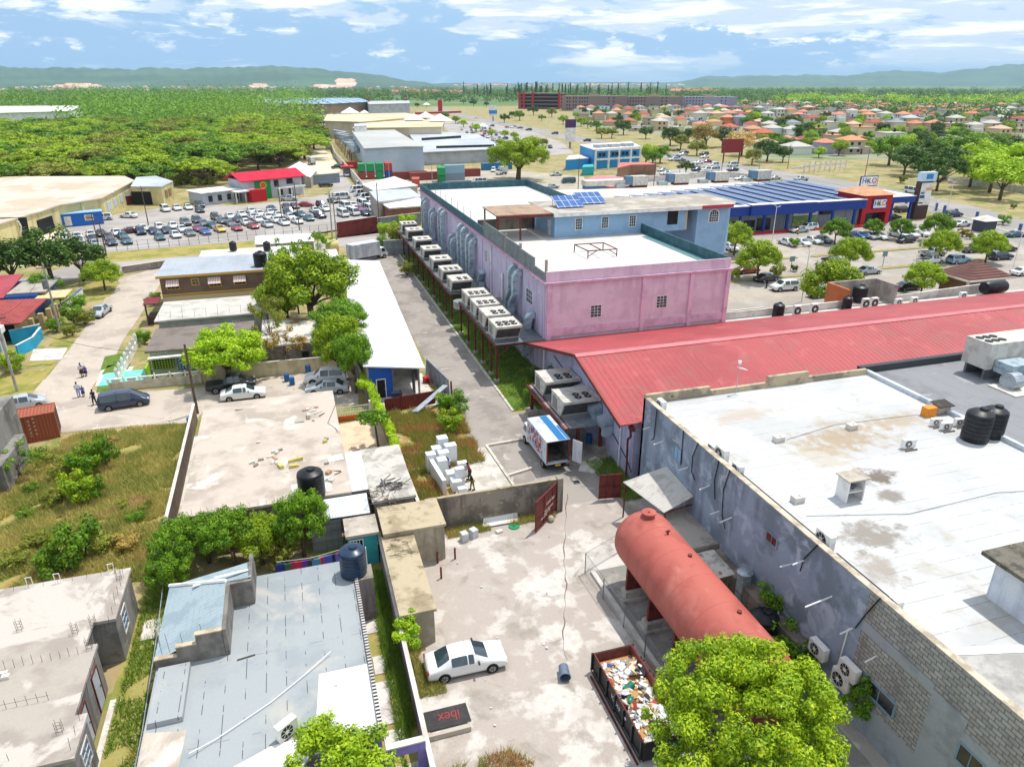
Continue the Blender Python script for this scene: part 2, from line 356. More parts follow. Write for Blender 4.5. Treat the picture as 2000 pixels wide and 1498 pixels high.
def door(par,c,w,h,face='S',m=None,frame=None,name='door'):
 x,y,z = c;b = MB();f = MB();d = .06
 def bx(m_,a0,a1,b0,b1,o0,o1):
  if face == 'S': m_.box(x+a0,x+a1,y-o1,y-o0,z+b0,z+b1)
  elif face == 'W': m_.box(x-o1,x-o0,y+a0,y+a1,z+b0,z+b1)
  else: m_.box(x+o0,x+o1,y+a0,y+a1,z+b0,z+b1)
 bx(b,-w/2,w/2,0,h,-.02,.03);bx(f,-w/2-.08,-w/2,0,h+.08,-.02,d);bx(f,w/2,w/2+.08,0,h+.08,-.02,d);bx(f,-w/2,w/2,h,h+.08,-.02,d)
 o = b.obj(name,m or m_white,par);f.obj('frame',frame or m_white,o)
 k = MB();bx(k,w*.32,w*.38,h*.45,h*.5,.03,.08);k.obj('handle',m_steel,o);return o
def parapet(par,x0,x1,y0,y1,z0,z1,t,mo,mi=None,cap=None,sides='SNWE',name='parapet'):
 b = MB()
 if 'S' in sides: b.box(x0,x1,y0,y0+t,z0,z1)
 if 'N' in sides: b.box(x0,x1,y1-t,y1,z0,z1)
 if 'W' in sides: b.box(x0,x0+t,y0+t,y1-t,z0,z1)
 if 'E' in sides: b.box(x1-t,x1,y0+t,y1-t,z0,z1)
 return b.obj(name,mo,par)
def text_obj(name,body,size,loc,rot,m,par,ext=.01,align='CENTER',sx=1.0):
 cu = bpy.data.curves.new(name,'FONT');cu.body = body;cu.size = size;cu.extrude = ext;cu.align_x = align;cu.align_y = 'CENTER'
 t = bpy.data.objects.new(name+'_tmp',cu);COL.objects.link(t)
 me = bpy.data.meshes.new_from_object(t.evaluated_get(bpy.context.evaluated_depsgraph_get()))
 bpy.data.objects.remove(t);me.name = name;me.materials.clear();me.materials.append(m)
 o = bpy.data.objects.new(name,me);COL.objects.link(o)
 off = WL[par.name];o.parent = par;o.location = Vector(loc)-off;o.rotation_euler = rot;o.scale = (sx,1,1);WL[o.name] = off
 return o
# ================= PURPLE / PINK COMMERCIAL BUILDING =================
m_pink = mat('pink_paint','d8c3cf','cdb6c4',s=.5,c3='dfcfd8',s3=.9,streak=('c6a9ba',.9),fine=.07)
m_purp = mat('lilac_paint','c6bcd2','bcb0c9',s=.5,c3='d1c9db',s3=1.2,streak=('94809f',.8),fine=.07)
m_teal = mat('dark_teal_paint','2c5560','3a6670',s=1,r=.6)
m_wroof = mat('white_roof_coating','c9c7c3','bebbb5',s=.15,c3='aca69d',s3=.8,lo3=.66,hi3=.75,fine=.05,seam=('x',9.0,.03,'a09c96',.5))
m_cblock = mat('parapet_blockwork','8f9797','7c8382',s=.8,brick=('y','6a7070',.4,.2),fine=.1)
m_blue = mat('sky_blue_paint','8fb0cc','86a7c3',s=.7,fine=.05)
m_gwin = mat('bluish_pane','49606b','2f3c44',s=3,r=.2,bump=0,fine=.05)
PX0,PX1,PY0,PY1,PZ = 25.65,48.5,70.7,146.8,11.0
pk = thing('commercial_building','long lilac and pink building with flat white roof and dark teal parapet','building',((PX0+PX1)/2,(PY0+PY1)/2,0))
MB().box(PX0+.02,PX1,PY0+.12,PY1,0,PZ-.1).obj('wall',m_purp,pk)
b = MB();b.box(PX0+.02,PX1,PY0,PY0+.12,0,PZ-.1);b.obj('front_wall',m_pink,pk)
b = MB();b.box(PX0-.35,PX1+.25,PY0-.4,PY0,PZ-.1,PZ+.12);b.box(PX0-.35,PX0,PY0,PY1,PZ-.1,PZ+.12);b.obj('cornice',mat('cornice_paint','d3a5bd','b99aa8',s=1),pk)
MB().box(PX0,PX1,PY0,PY1,PZ-.1,PZ).obj('roof',m_wroof,pk)
# parapets: pink outside in front, teal inside
b = MB();b.box(PX0,PX1,PY0,PY0+.18,PZ,PZ+1.25);b.obj('front_parapet',m_pink,pk)
b = MB();b.box(PX0+.6,PX1-.18,PY0+.18,PY0+.3,PZ,PZ+1.15);b.box(PX1-.18,PX1,PY0+.18,PY1,PZ,PZ+1.3)
b.box(PX0,PX1-.18,PY1-.2,PY1,PZ,PZ+1.3);b.box(PX0,PX0+.18,PY0+26,PY1-.2,PZ,PZ+1.3);b.obj('teal_parapet',m_teal,pk)
b = MB();b.box(PX0+.18,PX0+.9,PY0+26,PY1-.2,PZ,PZ+.05);b.box(PX1-1.4,PX1-.2,PY0+.3,PY0+20,PZ,PZ+.05);b.obj('gutter_strip',mat('teal_roof_strip','5b8286',s=1),pk)
b = MB()
for y0,y1,z in ((PY0+.2,PY0+4.3,1.0),(PY0+4.3,PY0+9.4,1.9),(PY0+9.55,PY0+15.4,2.1),(PY0+15.6,PY0+26,2.2)): b.box(PX0,PX0+.16,y0,y1,PZ+.12,PZ+z)
b.obj('block_parapet',m_cblock,pk)
b = MB()
for y in (PY0+.3,PY0+9.4,PY0+15.5,PY0+25.9): b.box(PX0-.04,PX0+.22,y-.02,y+.2,PZ+.12,PZ+2.5)
each(b,'parapet_post',m_conc,pk)
# pilasters, band, ledge
b = MB()
for x in (PX0+.1,PX0+11.5,PX0+17.6,PX1-.45): b.box(x,x+.5,PY0-.26,PY0,.2,PZ-.1)
b.box(PX0+.6,PX0+11.5,PY0-.16,PY0,4.9,5.8);b.box(PX0+12,PX0+17.6,PY0-.16,PY0,4.9,5.8);b.box(PX0+18.1,PX1-.45,PY0-.16,PY0,4.9,5.8)
each(b,'pilaster',mat('pink_trim','dbb8cc','c9a5b9',s=.8,fine=.06),pk)
b = MB()
for y in (PY0+.3,PY0+27,PY0+31,PY0+50,PY0+66): b.box(PX0-.1,PX0+.02,y,y+.4,.2,PZ-.1)
each(b,'side_pilaster',mat('lilac_trim','c9b6d0',s=1),pk)
for x,z in ((PX0+6.0,7.35),(PX0+14.2,7.75)): window(pk,(x,PY0,z),1.25,1.35,'S',m_white,m_gwin,3,4)
for y,z,w in ((PY0+5.8,8.0,2.2),(PY0+13,8.9,1.6),(PY0+25,8.6,1.0),(PY0+32,8.0,2.3),(PY0+57,8,2.2),(PY0+64,8,1.8)): window(pk,(PX0+.02,y,z),w,1.6,'W',m_white,m_gwin,3,3)
m_weather = mat('weathered_sill','a7a4ac',s=2)
MB().box(PX0+.3,PX1-.2,PY0-.05,PY0,2.0,2.8).obj('base_flashing',mat('flashing','a9b6bf','8d98a2',s=2,r=.5),pk)
# solar, rooftop house on the far half of the front roof
rh = thing('rooftop_house','pale blue one-storey house standing on the white roof of the pink building','house',(42,98,PZ))
HX0,HX1,HY0,HY1,HZ = 37.3,62.5,93.5,103.5,PZ+3.4
HX0 = 35.0
MB().box(HX0,HX1-7,HY0,HY1,PZ,HZ).obj('wall',m_blue,rh)
b = MB();b.prism([(HX1-5.2,HY0-.2),(HX1,HY0-.2),(HX1+1.8,HY0+2),(HX1+1.8,HY1),(HX1-5.2,HY1)],PZ-4,HZ);b.obj('corner_tower',m_blue,rh)
b = MB();b.box(HX1-7,HX1-6.6,HY0+.2,HY1,PZ,HZ);b.box(HX1-7,HX1-5.2,HY0+4,HY0+4.2,PZ,HZ);b.obj('porch_wall',mat('cream_inner_wall','c9b993',s=1),rh)
MB().box(HX1-10,HX1-8.3,HY0-.02,HY0+.02,PZ+.9,PZ+2.9).obj('porch_opening',m_dark,rh)
b = MB();b.box(HX0-.5,HX1-5,HY0-.9,HY1+.4,HZ,HZ+.12);b.prism([(HX1-5,HY0-.9),(HX1+.3,HY0-.9),(HX1+2.4,HY0+1.4),(HX1+2.4,HY1+.4),(HX1-5,HY1+.4)],HZ,HZ+.12)
b.obj('roof',mat('dusty_flat_roof','9c9488','b8b0a4',s=.3,c3='7d756a',s3=.8,fine=.12),rh)
b = MB();b.box(HX0-.5,HX1-5,HY0-1.0,HY0-.9,HZ-.35,HZ+.16);b.obj('white_fascia',m_white,rh)
b = MB();b.box(HX1-5,HX1+.3,HY0-1.0,HY0-.9,HZ-.3,HZ+.16);b.obj('red_fascia',paint('red_trim','b83a50'),rh)
for x in (HX0+3.6,HX0+7.6,HX0+11.9): window(rh,(x,HY0,PZ+1.75),.95,1.5,'S',m_white,m_gwin,3,4,fw=.1)
# arched tower windows
for cx,cy,face in ((HX1-2.4,HY0-.2,'S'),):
 b = MB();pn = MB();W = .75;zb = PZ+1.0;zs = PZ+2.0
 for rr,m_,o in ((W+.15,b,.03),(W-.02,pn,.06)):
  pts = [(-rr,zb-.1*(m_ is b))]+[(rr*math.cos(a),zs+rr*math.sin(a)) for a in [math.pi-i*math.pi/12 for i in range(13)]]+[(rr,zb-.1*(m_ is b))]
  m_.add([(cx+u,cy-o,w_) for u,w_ in pts]+[(cx+u,cy+.05,w_) for u,w_ in pts],[tuple(range(len(pts)))[::-1]]+[(i,i+1,len(pts)+i+1,len(pts)+i) for i in range(len(pts)-1)])
 o = b.obj('window',m_white,rh);pn.obj('pane',m_gwin,o)
 g = MB()
 for u in (-.35,0,.35): g.box(cx+u-.02,cx+u+.02,cy-.085,cy-.062,zb,zs+.6)
 for w_ in (zb+.35,zb+.7,zs): g.box(cx-.7,cx+.7,cy-.085,cy-.062,w_-.02,w_+.02)
 g.obj('glazing_bar',m_white,o)
door(rh,(HX0-.0,HY0+2.2,PZ),.9,2.1,'W',m_white)
# ledge / lower terrace at the tower
MB().box(48.5,56.5,88,93.3,6.2,6.5).obj('terrace_slab',m_conc_lt,rh)
MB().box(48.7,56.2,88.2,93.2,0,6.2).obj('terrace_wall',m_blue,rh)
# timber pergola
pg = thing('roof_canopy','rusty steel posted canopy beside the rooftop house','canopy',(30.5,96,PZ))
b = MB();b.slab([(26.6,93.5,PZ+3.5),(34.4,93.2,PZ+3.5),(34.4,101,PZ+3.6),(26.6,101,PZ+3.6)],.18);b.obj('canopy_roof',mat('rusty_canopy_sheet','a58b76','8d7563',s=.5,c3='bba796',s3=1,fine=.1),pg)
b = MB();b.slab([(26.5,93.3,PZ+3.4),(34.5,93.0,PZ+3.4),(34.5,93.2,PZ+3.4),(26.5,93.5,PZ+3.4)],.3);b.obj('edge_beam',m_rust,pg)
for x,y in ((26.8,93.8),(26.8,100.5),(30,93.6),(34.2,100.5)): MB().box(x-.1,x+.1,y-.1,y+.1,PZ,PZ+3.4).obj('post',m_rust,pg)
MB().box(26,34.8,101.5,101.7,PZ,PZ+1.6).obj('back_wall',m_cwall,pg)
# solar panels
m_solar = mat('solar_cells','2f5f9e','274f88',s=1,r=.22,seam=('x',1.03,.035,'cfd8e0'),seam2=('y',1.6,.035,'cfd8e0'),fine=.02,bump=0,spec=.6)
for i,(x,y) in enumerate(((36.4,96.2),(40.8,98.4))):
 t = thing('solar_array',['left tilted blue solar array on the flat roof of the pale blue rooftop house','right tilted blue solar array on the flat roof of the pale blue rooftop house'][i],'solar panel',(x,y,HZ+.12),0,'solar arrays on the rooftop house')
 b = MB();b.slab([(x,y,HZ+.3),(x+4.1,y,HZ+.3),(x+4.1,y+3.2,HZ+1.5),(x,y+3.2,HZ+1.5)],.05);b.obj('panel',m_solar,t)
 b = MB()
 for u in (.3,3.8): b.tube((x+u,y+3.0,HZ+.12),(x+u,y+3.0,HZ+1.38),.03);b.tube((x+u,y+.3,HZ+.12),(x+u,y+.3,HZ+.36),.03)
 each(b,'support_leg',m_steel,t)
# red steel stand on the front roof
st = thing('steel_stand','empty red steel tank stand on the front white roof of the pink building','stand',(36,82.5,PZ))
b = MB()
for x,y in ((34.4,84.5),(38.4,84.5),(34.6,80.5),(38.5,80.5)): b.tube((x,y,PZ),(x,y,PZ+.95),.07)
for a,c in (((34.4,84.5),(38.4,84.5)),((38.4,84.5),(38.5,80.5)),((38.5,80.5),(34.6,80.5)),((34.6,80.5),(34.4,84.5)),((36.4,84.5),(36.4,80.5))): b.tube((*a,PZ+.92),(*c,PZ+.92),.07)
b.tube((34.6,80.5,PZ+.2),(35.8,80.5,PZ+.9),.05);b.tube((38.5,80.5,PZ+.2),(37.4,80.5,PZ+.9),.05)
b.obj('frame',m_rust,st)
# rebar sticking up from the left parapet
b = MB();
for i in range(9):
 y = PY0+34+i*4.4
 for dx in (.05,.14): b.tube((PX0+dx,y,PZ+1.2),(PX0+dx+.05,y+.1,PZ+2.5),.02,n=4)
each(b,'rebar',m_steel,pk)
# downpipes
b = MB();b.tube((PX0-.18,PY0+22,.4),(PX0-.18,PY0+22,PZ-.2),.11,n=8);b.tube((PX0-.18,PY0+16.5,3.4),(PX0-.18,PY0+16.5,8.2),.16,n=8);each(b,'downpipe',m_white,pk)
# ================= DUCTS =================
def duct(y,zt,zb,label,w=.7,bend=0,dy=0):
 t = thing('air_duct',label,'duct',(PX0-.5,y,zb),0,'metal ducts climbing the lilac wall')
 b = MB();x0 = PX0-1.15;x1 = x0+w
 if bend:
  zm = zb+(zt-zb)*.45
  p = [(y+dy,zb),(y+dy,zm),(y,zm+1.6),(y,zt)]
  for (ya,za),(yb,zb_) in zip(p,p[1:]):
   v = [(x0,ya-.35,za),(x1,ya-.35,za),(x1,ya+.35,za),(x0,ya+.35,za),(x0,yb-.35,zb_),(x1,yb-.35,zb_),(x1,yb+.35,zb_),(x0,yb+.35,zb_)]
   b.add(v,[(0,1,5,4),(1,2,6,5),(2,3,7,6),(3,0,4,7),(0,3,2,1),(4,5,6,7)])
 else: b.box(x0,x1,y-.42,y+.42,zb,zt)
 b.obj('duct_shaft',m_duct,t)
 e = MB();n = 7;R_ = 1.1;pts = []
 for i in range(n):
  a = math.pi/2*i/(n-1);pts.append((x0+R_-R_*math.cos(a),zt+R_*math.sin(a)))
 inn = []
 for i in range(n):
  a = math.pi/2*i/(n-1);inn.append((x0+R_-(R_-w)*math.cos(a),zt+(R_-w)*math.sin(a)))
 vs = [(p[0],y-.43,p[1]) for p in pts]+[(p[0],y-.43,p[1]) for p in inn]+[(p[0],y+.43,p[1]) for p in pts]+[(p[0],y+.43,p[1]) for p in inn]
 fs = []
 for i in range(n-1): fs += [(i,i+1,n+i+1,n+i),(2*n+i,3*n+i,3*n+i+1,2*n+i+1),(i,2*n+i,2*n+i+1,i+1),(n+i,n+i+1,3*n+i+1,3*n+i)]
 e.add(vs,fs);e.obj('elbow',m_duct,t)
dd = [(140,9.4,3.5,0,0),(138,9.3,3.5,0,0),(132.5,8.6,3,0,0),(130.8,8.2,3,0,0),(124,10,2.6,0,0),(121.6,9.9,2.6,0,0),(116,7,2.6,0,0),(114.2,6.7,2.6,0,0),(109,9.9,2.6,0,0),(106.5,9.8,2.6,0,0),(103.4,9.3,2.6,0,0),(101.2,9.0,2.6,1,.5),
      (81.6,9.6,3.0,1,1.2),(79.6,9.4,3.0,1,1.6),(74.6,5.6,1.0,1,.9)]
ordn = ['first','second','third','fourth','fifth','sixth','seventh','eighth','ninth','tenth','eleventh','twelfth','thirteenth','fourteenth','fifteenth','sixteenth','seventeenth','eighteenth','nineteenth','twentieth','twenty-first','twenty-second','twenty-third','twenty-fourth','twenty-fifth','twenty-sixth']
for i,(y,zt,zb,be,dy) in enumerate(dd): duct(y,zt,zb,'galvanised duct up the lilac wall, %s from the far end' % ordn[i],bend=be,dy=dy)
for i,(y,z) in enumerate(((97.5,4.6),(75.8,4.4))):
 t = thing('duct_elbow',['short bulging duct elbow on the lilac wall half way along','short bulging duct elbow on the lilac wall nearest the red roof'][i],'duct',(PX0-.5,y,z),0,'duct elbows')
 b = MB();b.rbox((PX0-.5,y-.5,z+.8),(.8,.8,2.0),(rad(35),0,0));b.rbox((PX0-.5,y-1.0,z-1.0),(.7,.75,2.2));b.obj('duct_shaft',m_duct,t)
# ================= AC UNITS =================
m_acw = mat('ac_casing','c9c5bc','b5afa4',s=1.2,c3='a08c74',s3=.7,lo3=.66,hi3=.74,r=.6,fine=.05)
m_coil = mat('condenser_coil','5d5a56','4c4a47',s=2,r=.7,seam=('x',.12,.02,'3b3937'))
m_fan = paint('fan_grille_dark','1b1d20',r=.5)
def ac_parts(t,x,y,z,L_=2.6,W_=3.2,H_=1.7,fans=((0,0),),fr=.34):
 b = MB();b.box(x-L_/2,x+L_/2,y-W_*.18,y+W_/2,z,z+H_);
 xa,xb = x-L_/2,x+L_/2;y0 = y-W_/2;y1 = y-W_*.18
 b.add([(xa,y1,z),(xb,y1,z),(xb,y1,z+H_),(xa,y1,z+H_),(xa,y1-.05,z),(xb,y1-.05,z),(xb,y0,z+H_),(xa,y0,z+H_)],[(0,1,2,3),(0,3,7,4),(1,5,6,2),(3,2,6,7),(0,4,5,1),(4,7,6,5)])
 b.box(xa-.03,xb+.03,y0-.03,y0+.06,z+H_-.22,z+H_+.04);b.box(xa-.03,xa+.05,y0,y+W_/2,z+H_-.1,z+H_+.04);b.box(xb-.05,xb+.03,y0,y+W_/2,z+H_-.1,z+H_+.04)
 b.obj('casing',m_acw,t)
 c = MB();yb = y1-.07
 c.add([(xa+.12,yb-.0,z+.1),(xb-.12,yb,z+.1),(xb-.12,y0+.08,z+H_-.25),(xa+.12,y0+.08,z+H_-.25)],[(0,1,2,3)]);
 c.v = [(vx,vy-.03,vz) for vx,vy,vz in c.v];c.obj('coil_panel',m_coil,t)
 s = MB();s.box(xa-.015,xa+.02,y+.1,y+W_*.4,z+.3,z+H_-.35);s.obj('side_panel',mat('ac_louvre','9b978f',s=2,seam=('z',.14,.03,'6d6a64')),t)
 for fx,fy in fans:
  f = MB();f.tube((x+fx,y+fy,z+H_+.01),(x+fx,y+fy,z+H_+.06),fr,n=18);o = f.obj('fan',m_fan,t)
  f = MB();
  for k in range(3): a = k*2.094+.4;f.rbox((x+fx+math.cos(a)*fr*.45,y+fy+math.sin(a)*fr*.45,z+H_+.065),(fr*.8,fr*.4,.01),(0.2,0,a))
  f.tube((x+fx,y+fy,z+H_+.04),(x+fx,y+fy,z+H_+.09),fr*.2,n=8);f.obj('blade',mat('fan_blade','8c8b88',r=.5,bump=0),o)
F4 = [(-.15,-.95),(-.15,-.1),(.75,-.95),(.75,-.1)];F6 = [(-.8,-.9),(0,-.9),(.8,-.9),(-.8,-.05),(0,-.05),(.8,-.05)];F2 = [(-.5,-.2),(.55,-.2)]
acs = [(138.6,4.4,F6,.28),(132,4.4,F2,.34),(124,4.2,F2,.36),(116,4.2,F2,.38),(108.2,4.2,F2,.4),(101.2,4.2,F6,.28),(95.2,4.2,F4,.32),(86.0,4.6,F6,.32),(81.6,4.6,F6,.32),(77.3,4.6,F4,.36),(72.9,4.6,F6,.36)]
for i,(y,z,F,fr) in enumerate(acs):
 t = thing('air_conditioner','beige AC unit with %d fans on the gantry, %s from the far end' % (len(F),ordn[i]),'air conditioner',(21.6,y,z),0,'AC units on the gantry beside the lilac wall')
 ac_parts(t,21.6,y,z,2.9,3.6,1.75,F,fr)
# gantry
def gantry(label,x0,x1,y0,y1,z,ys,deck=m_steel):
 t = thing('steel_gantry',label,'platform',((x0+x1)/2,(y0+y1)/2,0),0,'steel gantries')
 MB().box(x0,x1,y0,y1,z-.08,z).obj('deck',deck,t)
 b = MB();b.box(x0-.06,x0+.06,y0,y1,z-.38,z-.08);b.box(x1-.3,x1-.18,y0,y1,z-.38,z-.08);b.obj('beam',m_rust,t)
 for y in ys:
  b = MB();b.box(x0+.0,x0+.2,y-.1,y+.1,.45,z-.38);o = b.obj('post',m_rust,t);MB().box(x0-.15,x0+.35,y-.25,y+.25,0,.45).obj('footing',m_conc,o)
  b = MB();b.tube((x0+.1,y,z-1.7),(x0+1.6,y,z-.4),.07,n=6);b.tube((x0+.1,y,z-1.5),(x0+.1,y+1.1,z-.4),.06,n=6);b.obj('brace',m_rust,t)
  MB().box(x0+.2,x1,y-.08,y+.08,z-.34,z-.1).obj('cross_beam',m_rust,t)
gantry('long dark red steel gantry carrying AC units along the far half of the lilac wall',19.9,25.6,93.2,141,4.2,[93.6,97.5,102,106.6,111,115.5,120,125,130,135.5,140.5])
gantry('dark red steel gantry carrying four AC units next to the red roofed hall',19.9,25.6,70.6,88.4,4.6,[70.8,73.2,76.8,80.4,84,88])
b = MB();b.lathe((20.6,90.6,3.0),[(.05,0),(1.0,0),(1.0,.95),(.05,.95)],n=20);b.obj('metal_tub',m_galv,label='round galvanised tub hanging between the two steel gantries',cat='tub')
# ================= RED ROOFED HALL =================
m_redroof = mat('red_corrugated_roof','a9484a','9d4043',s=.12,c3='b25a5a',s3=.35,lo3=.55,hi3=.68,r=.55,fine=.05,streak=('97504c',.5),corr=('x',.55,.06),seam2=('x',9.4,.05,'8a3b40',.45),bs=3)
rr = thing('red_roofed_hall','long low hall with a red corrugated gable roof behind the grey wall','building',(80,55,0))
RX0,RX1 = 23.2,190
m_lilac2 = mat('pale_lilac_wall','b3b2cc','a4a2bf',s=.5,c3='c4c3d6',s3=1.4,streak=('8f8da6',.8),fine=.07)
b = MB();RB,RF,RR = 69.6,46.0,56.0
v = [(25.0,RF+1,0),(25.0,RB-.6,0),(25.0,RB-.6,4.3),(25.0,RR,7.9),(25.0,RF+1,5.75)]
b.add(v+[(RX1,y,z) for _,y,z in v],[(0,4,3,2,1),(0,5,9,4),(1,2,7,6),(5,6,7,8,9),(2,3,8,7),(3,4,9,8)]);b.obj('wall',m_lilac2,rr)
b = MB();b.slab([(RX0,RF,5.9),(RX1,RF,5.9),(RX1,RR,8.3),(RX0,RR,8.3)],.1);b.obj('front_roof',m_redroof,rr)
b = MB();b.slab([(RX0,RR,8.3),(RX1,RR,8.3),(RX1,RB+1.0,4.5),(RX0,RB+1.0,4.5)],.1);b.obj('back_roof',m_redroof,rr)
m_redtrim = mat('red_ridge_trim','c07074','b5666a',s=.5,r=.5,fine=.04)
b = MB();b.slab([(RX0-.02,RR-.45,8.26),(RX1,RR-.45,8.26),(RX1,RR,8.38),(RX0-.02,RR,8.38)],.05);b.slab([(RX0-.02,RR+.002,8.38),(RX1,RR+.002,8.38),(RX1,RR+.45,8.25),(RX0-.02,RR+.45,8.25)],.05);b.obj('ridge_cap',m_redtrim,rr)
b = MB()
for (y0,z0),(y1,z1) in (((RF-.02,5.93),(RR,8.36)),((RR,8.36),(RB+1.02,4.53))):
 b.add([(RX0-.08,y0,z0-.3),(RX0-.003,y0,z0-.3),(RX0-.003,y0,z0),(RX0-.08,y0,z0),(RX0-.08,y1,z1-.3),(RX0-.003,y1,z1-.3),(RX0-.003,y1,z1),(RX0-.08,y1,z1)],[(0,3,2,1),(4,5,6,7),(0,1,5,4),(1,2,6,5),(2,3,7,6),(3,0,4,7)])
b.obj('barge_board',m_rust,rr)
b = MB();b.path([(24.9,69,4.7),(24.6,68.6,4.55),(24.75,68.5,4.4),(24.75,68.5,.2)],.09);each(MB().tube((24.85,49.2,.1),(24.85,49.2,5.2),.07),'downpipe',m_white,rr);b.obj('gutter_pipe',m_white,rr)
b = MB();b.box(24.2,24.5,45.9,46.6,5.2,5.6);b.path([(24.3,46.4,5.2),(24.5,46.6,4.4),(24.6,47.3,3.8),(24.75,47.4,.3)],.1);b.obj('corner_gutter',m_rust,rr)
# parapet strip at the right between hall and gravel roof
MB().box(46.6,80,46.6,47.1,0,7.9).obj('eave_wall',mat('dark_flashing','42484d',s=2),rr)
# its two AC units on a deck
for i,(x,y) in enumerate(((23.1,60.0),(23.1,55.2))):
 t = thing('air_conditioner',['beige AC unit with four fans on the deck below the red gable, farther of two','beige AC unit with four fans on the deck above the open truck, nearer of two'][i],'air conditioner',(x,y,3.0),0,'AC units below the red gable')
 ac_parts(t,x,y,3.0,3.5,3.3,1.8,[(-.1+a,-.9+c) for a in (0,.95) for c in (.1,.75)],.33)
g2 = thing('steel_gantry','rusty steel deck under two AC units below the red gable','platform',(22,56,0),0,'steel gantries')
b = MB();b.box(20.9,25,52.2,62.4,2.86,2.98);b.obj('deck',m_galv,g2)
b = MB();b.box(20.78,21.0,52,62.6,2.6,2.99);b.box(21.25,21.4,52,62.6,2.99,3.05);b.obj('beam',m_rust,g2)
for x,y in ((22.3,52.4),(21.1,61.8),(24.5,52.4),(24.5,61.8)):
 o = MB().box(x-.14,x+.14,y-.14,y+.14,.6,2.86).obj('post',m_rust,g2);MB().box(x-.5,x+.5,y-.5,y+.5,0,.6).obj('footing',m_conc,o)
for i,(y,z) in enumerate(((59.7,3.9),(57.4,3.6),(55.6,3.5),(53.8,3.4),(51.4,3.2))):
 t = thing('duct_box','blue grey duct box beside the lilac gable, %s from the far end' % ordn[i],'duct',(24.2,y,z),0,'duct boxes at the lilac gable')
 b = MB();b.rbox((24.4,y,z+.4),(1.1,1.0,.9),(0,rad(-12),0));b.rbox((24.5,y-.3,z-.4),(.9,.5,1.0));b.obj('duct_shaft',m_duct,t)
MB().path([(24.95,66,4.4),(24.9,60,3.6),(24.9,52,3.0),(24.95,48,1.6),(24.95,46.9,.8)],.04).obj('cable',m_cable,label='black cable sagging along the lilac gable wall',cat='cable')
# ================= GREY WALLED WAREHOUSE =================
GX0,GX1,GY0,GY1,GZ = 25.2,47.0,4.0,46.2,7.5
m_gwall = mat('blue_grey_render','929fb2','76828f',s=.35,lo=.44,hi=.58,c3='adb7c6',s3=.8,lo3=.5,hi3=.66,streak=('656c7c',.5),fine=.12,bump=.3)
m_gwall2 = mat('bare_grey_render','a3a9ae','90969b',s=.5,c3='a09f98',s3=1.2,fine=.12)
m_mem = mat('white_membrane','bfc0c0','b3b3b2',s=.12,c3='a9a294',s3=.3,lo3=.56,hi3=.72,blots=((.1,11.5,4.2,2.2,'9c8564',.75),(5.5,12.6,3.5,1.3,'a08a68',.6),(-3,10,3,2.2,'a8987c',.5),(-1.9,6.4,1.6,1.1,'5c4c3a',.85),(-2.6,4.0,1.2,.9,'62533f',.7),(-6.8,1.2,2.6,1.5,'6f604e',.7),(-4.5,16.8,4,1.2,'b0977c',.45),(-8.8,-1.5,1.4,1.6,'8a7a68',.6),(-4,-6,4,2,'a89c8c',.5)),fine=.06,seam=('y',1.05,.014,'85837f',.44),seam2=('x',11,.015,'a09e9a',.5),bump=.1)
gw = thing('grey_walled_warehouse','tall warehouse with blue grey stained wall and white membrane flat roof','building',((GX0+GX1)/2,25,0))
b = MB();b.box(GX0,GX0+.3,21.8,GY1,0,8.0);b.box(GX0+.3,GX1,4,GY1-.3,0,GZ-.2);b.obj('wall',m_gwall,gw)
b = MB();b.box(GX0,GX0+.3,4,21.8,0,8.0);b.obj('block_wall',mat('stained_blockwork','b0b0ad','98999a',s=.5,c3='c4c2bc',s3=1.6,brick=('y','6f6a60',.46,.23),streak=('827b70',.6),fine=.1),gw)
b = MB();b.prism([(GX0-.03,15.6),(GX0-.001,15.6),(GX0-.001,17.4),(GX0-.03,17.4)],0,5.9);b.box(GX0-.03,GX0-.001,4,15.6,0,5.3);b.box(GX0-.03,GX0-.001,17.4,21.8,0,1.9);b.box(GX0-.03,GX0-.001,17.4,21.8,5.6,6.2);b.obj('render_patch',m_gwall2,gw)
MB().box(GX0+.3,GX1,4,GY1-.3,GZ-.2,GZ).obj('roof',m_mem,gw)
b = MB();b.box(GX0-.03,GX0+.36,4,GY1,8.0,8.07);b.obj('coping',mat('pale_coping','c3b8a6','a19583',s=1),gw)
b = MB()
for x0,x1,z in ((GX0,31,8.3),(31,36.5,7.95),(36.5,40.5,8.5),(40.5,46.6,8.0)): b.box(x0,x1,GY1-.3,GY1,0,z)
b.obj('back_parapet',mat('stained_parapet','b8a98c','8c8270',s=.7,c3='635c50',s3=1.1,fine=.15),gw)
MB().box(GX1-.35,GX1,4,GY1,GZ-.2,GZ+.35).obj('side_parapet',mat('silver_parapet','c4cad0','a5acb3',s=1,r=.5),gw)
b = MB();b.box(GX0+.32,GX0+.75,26,34.6,GZ+.002,GZ+.32);b.box(GX0+.32,GX0+.75,21.2,25,GZ+.002,GZ+.32);each(b,'roof_gutter',mat('black_gutter','17181a',r=.5),gw)
# gravel roof beyond
g3 = thing('low_grey_roof_building','flat grey roofed wing between the white roof and the red roof','building',(63,25,0))
b = MB();b.box(GX1+.02,80,4,46.5,0,7.1);b.obj('wall',m_gwall2,g3)
MB().box(GX1+.02,80,4,46.5,7.1,7.3).obj('roof',mat('grey_roof_felt','86878a','78797c',s=.2,c3='98989a',s3=.5,seam=('x',1.6,.02,'6c6d70',.4),fine=.1),g3)
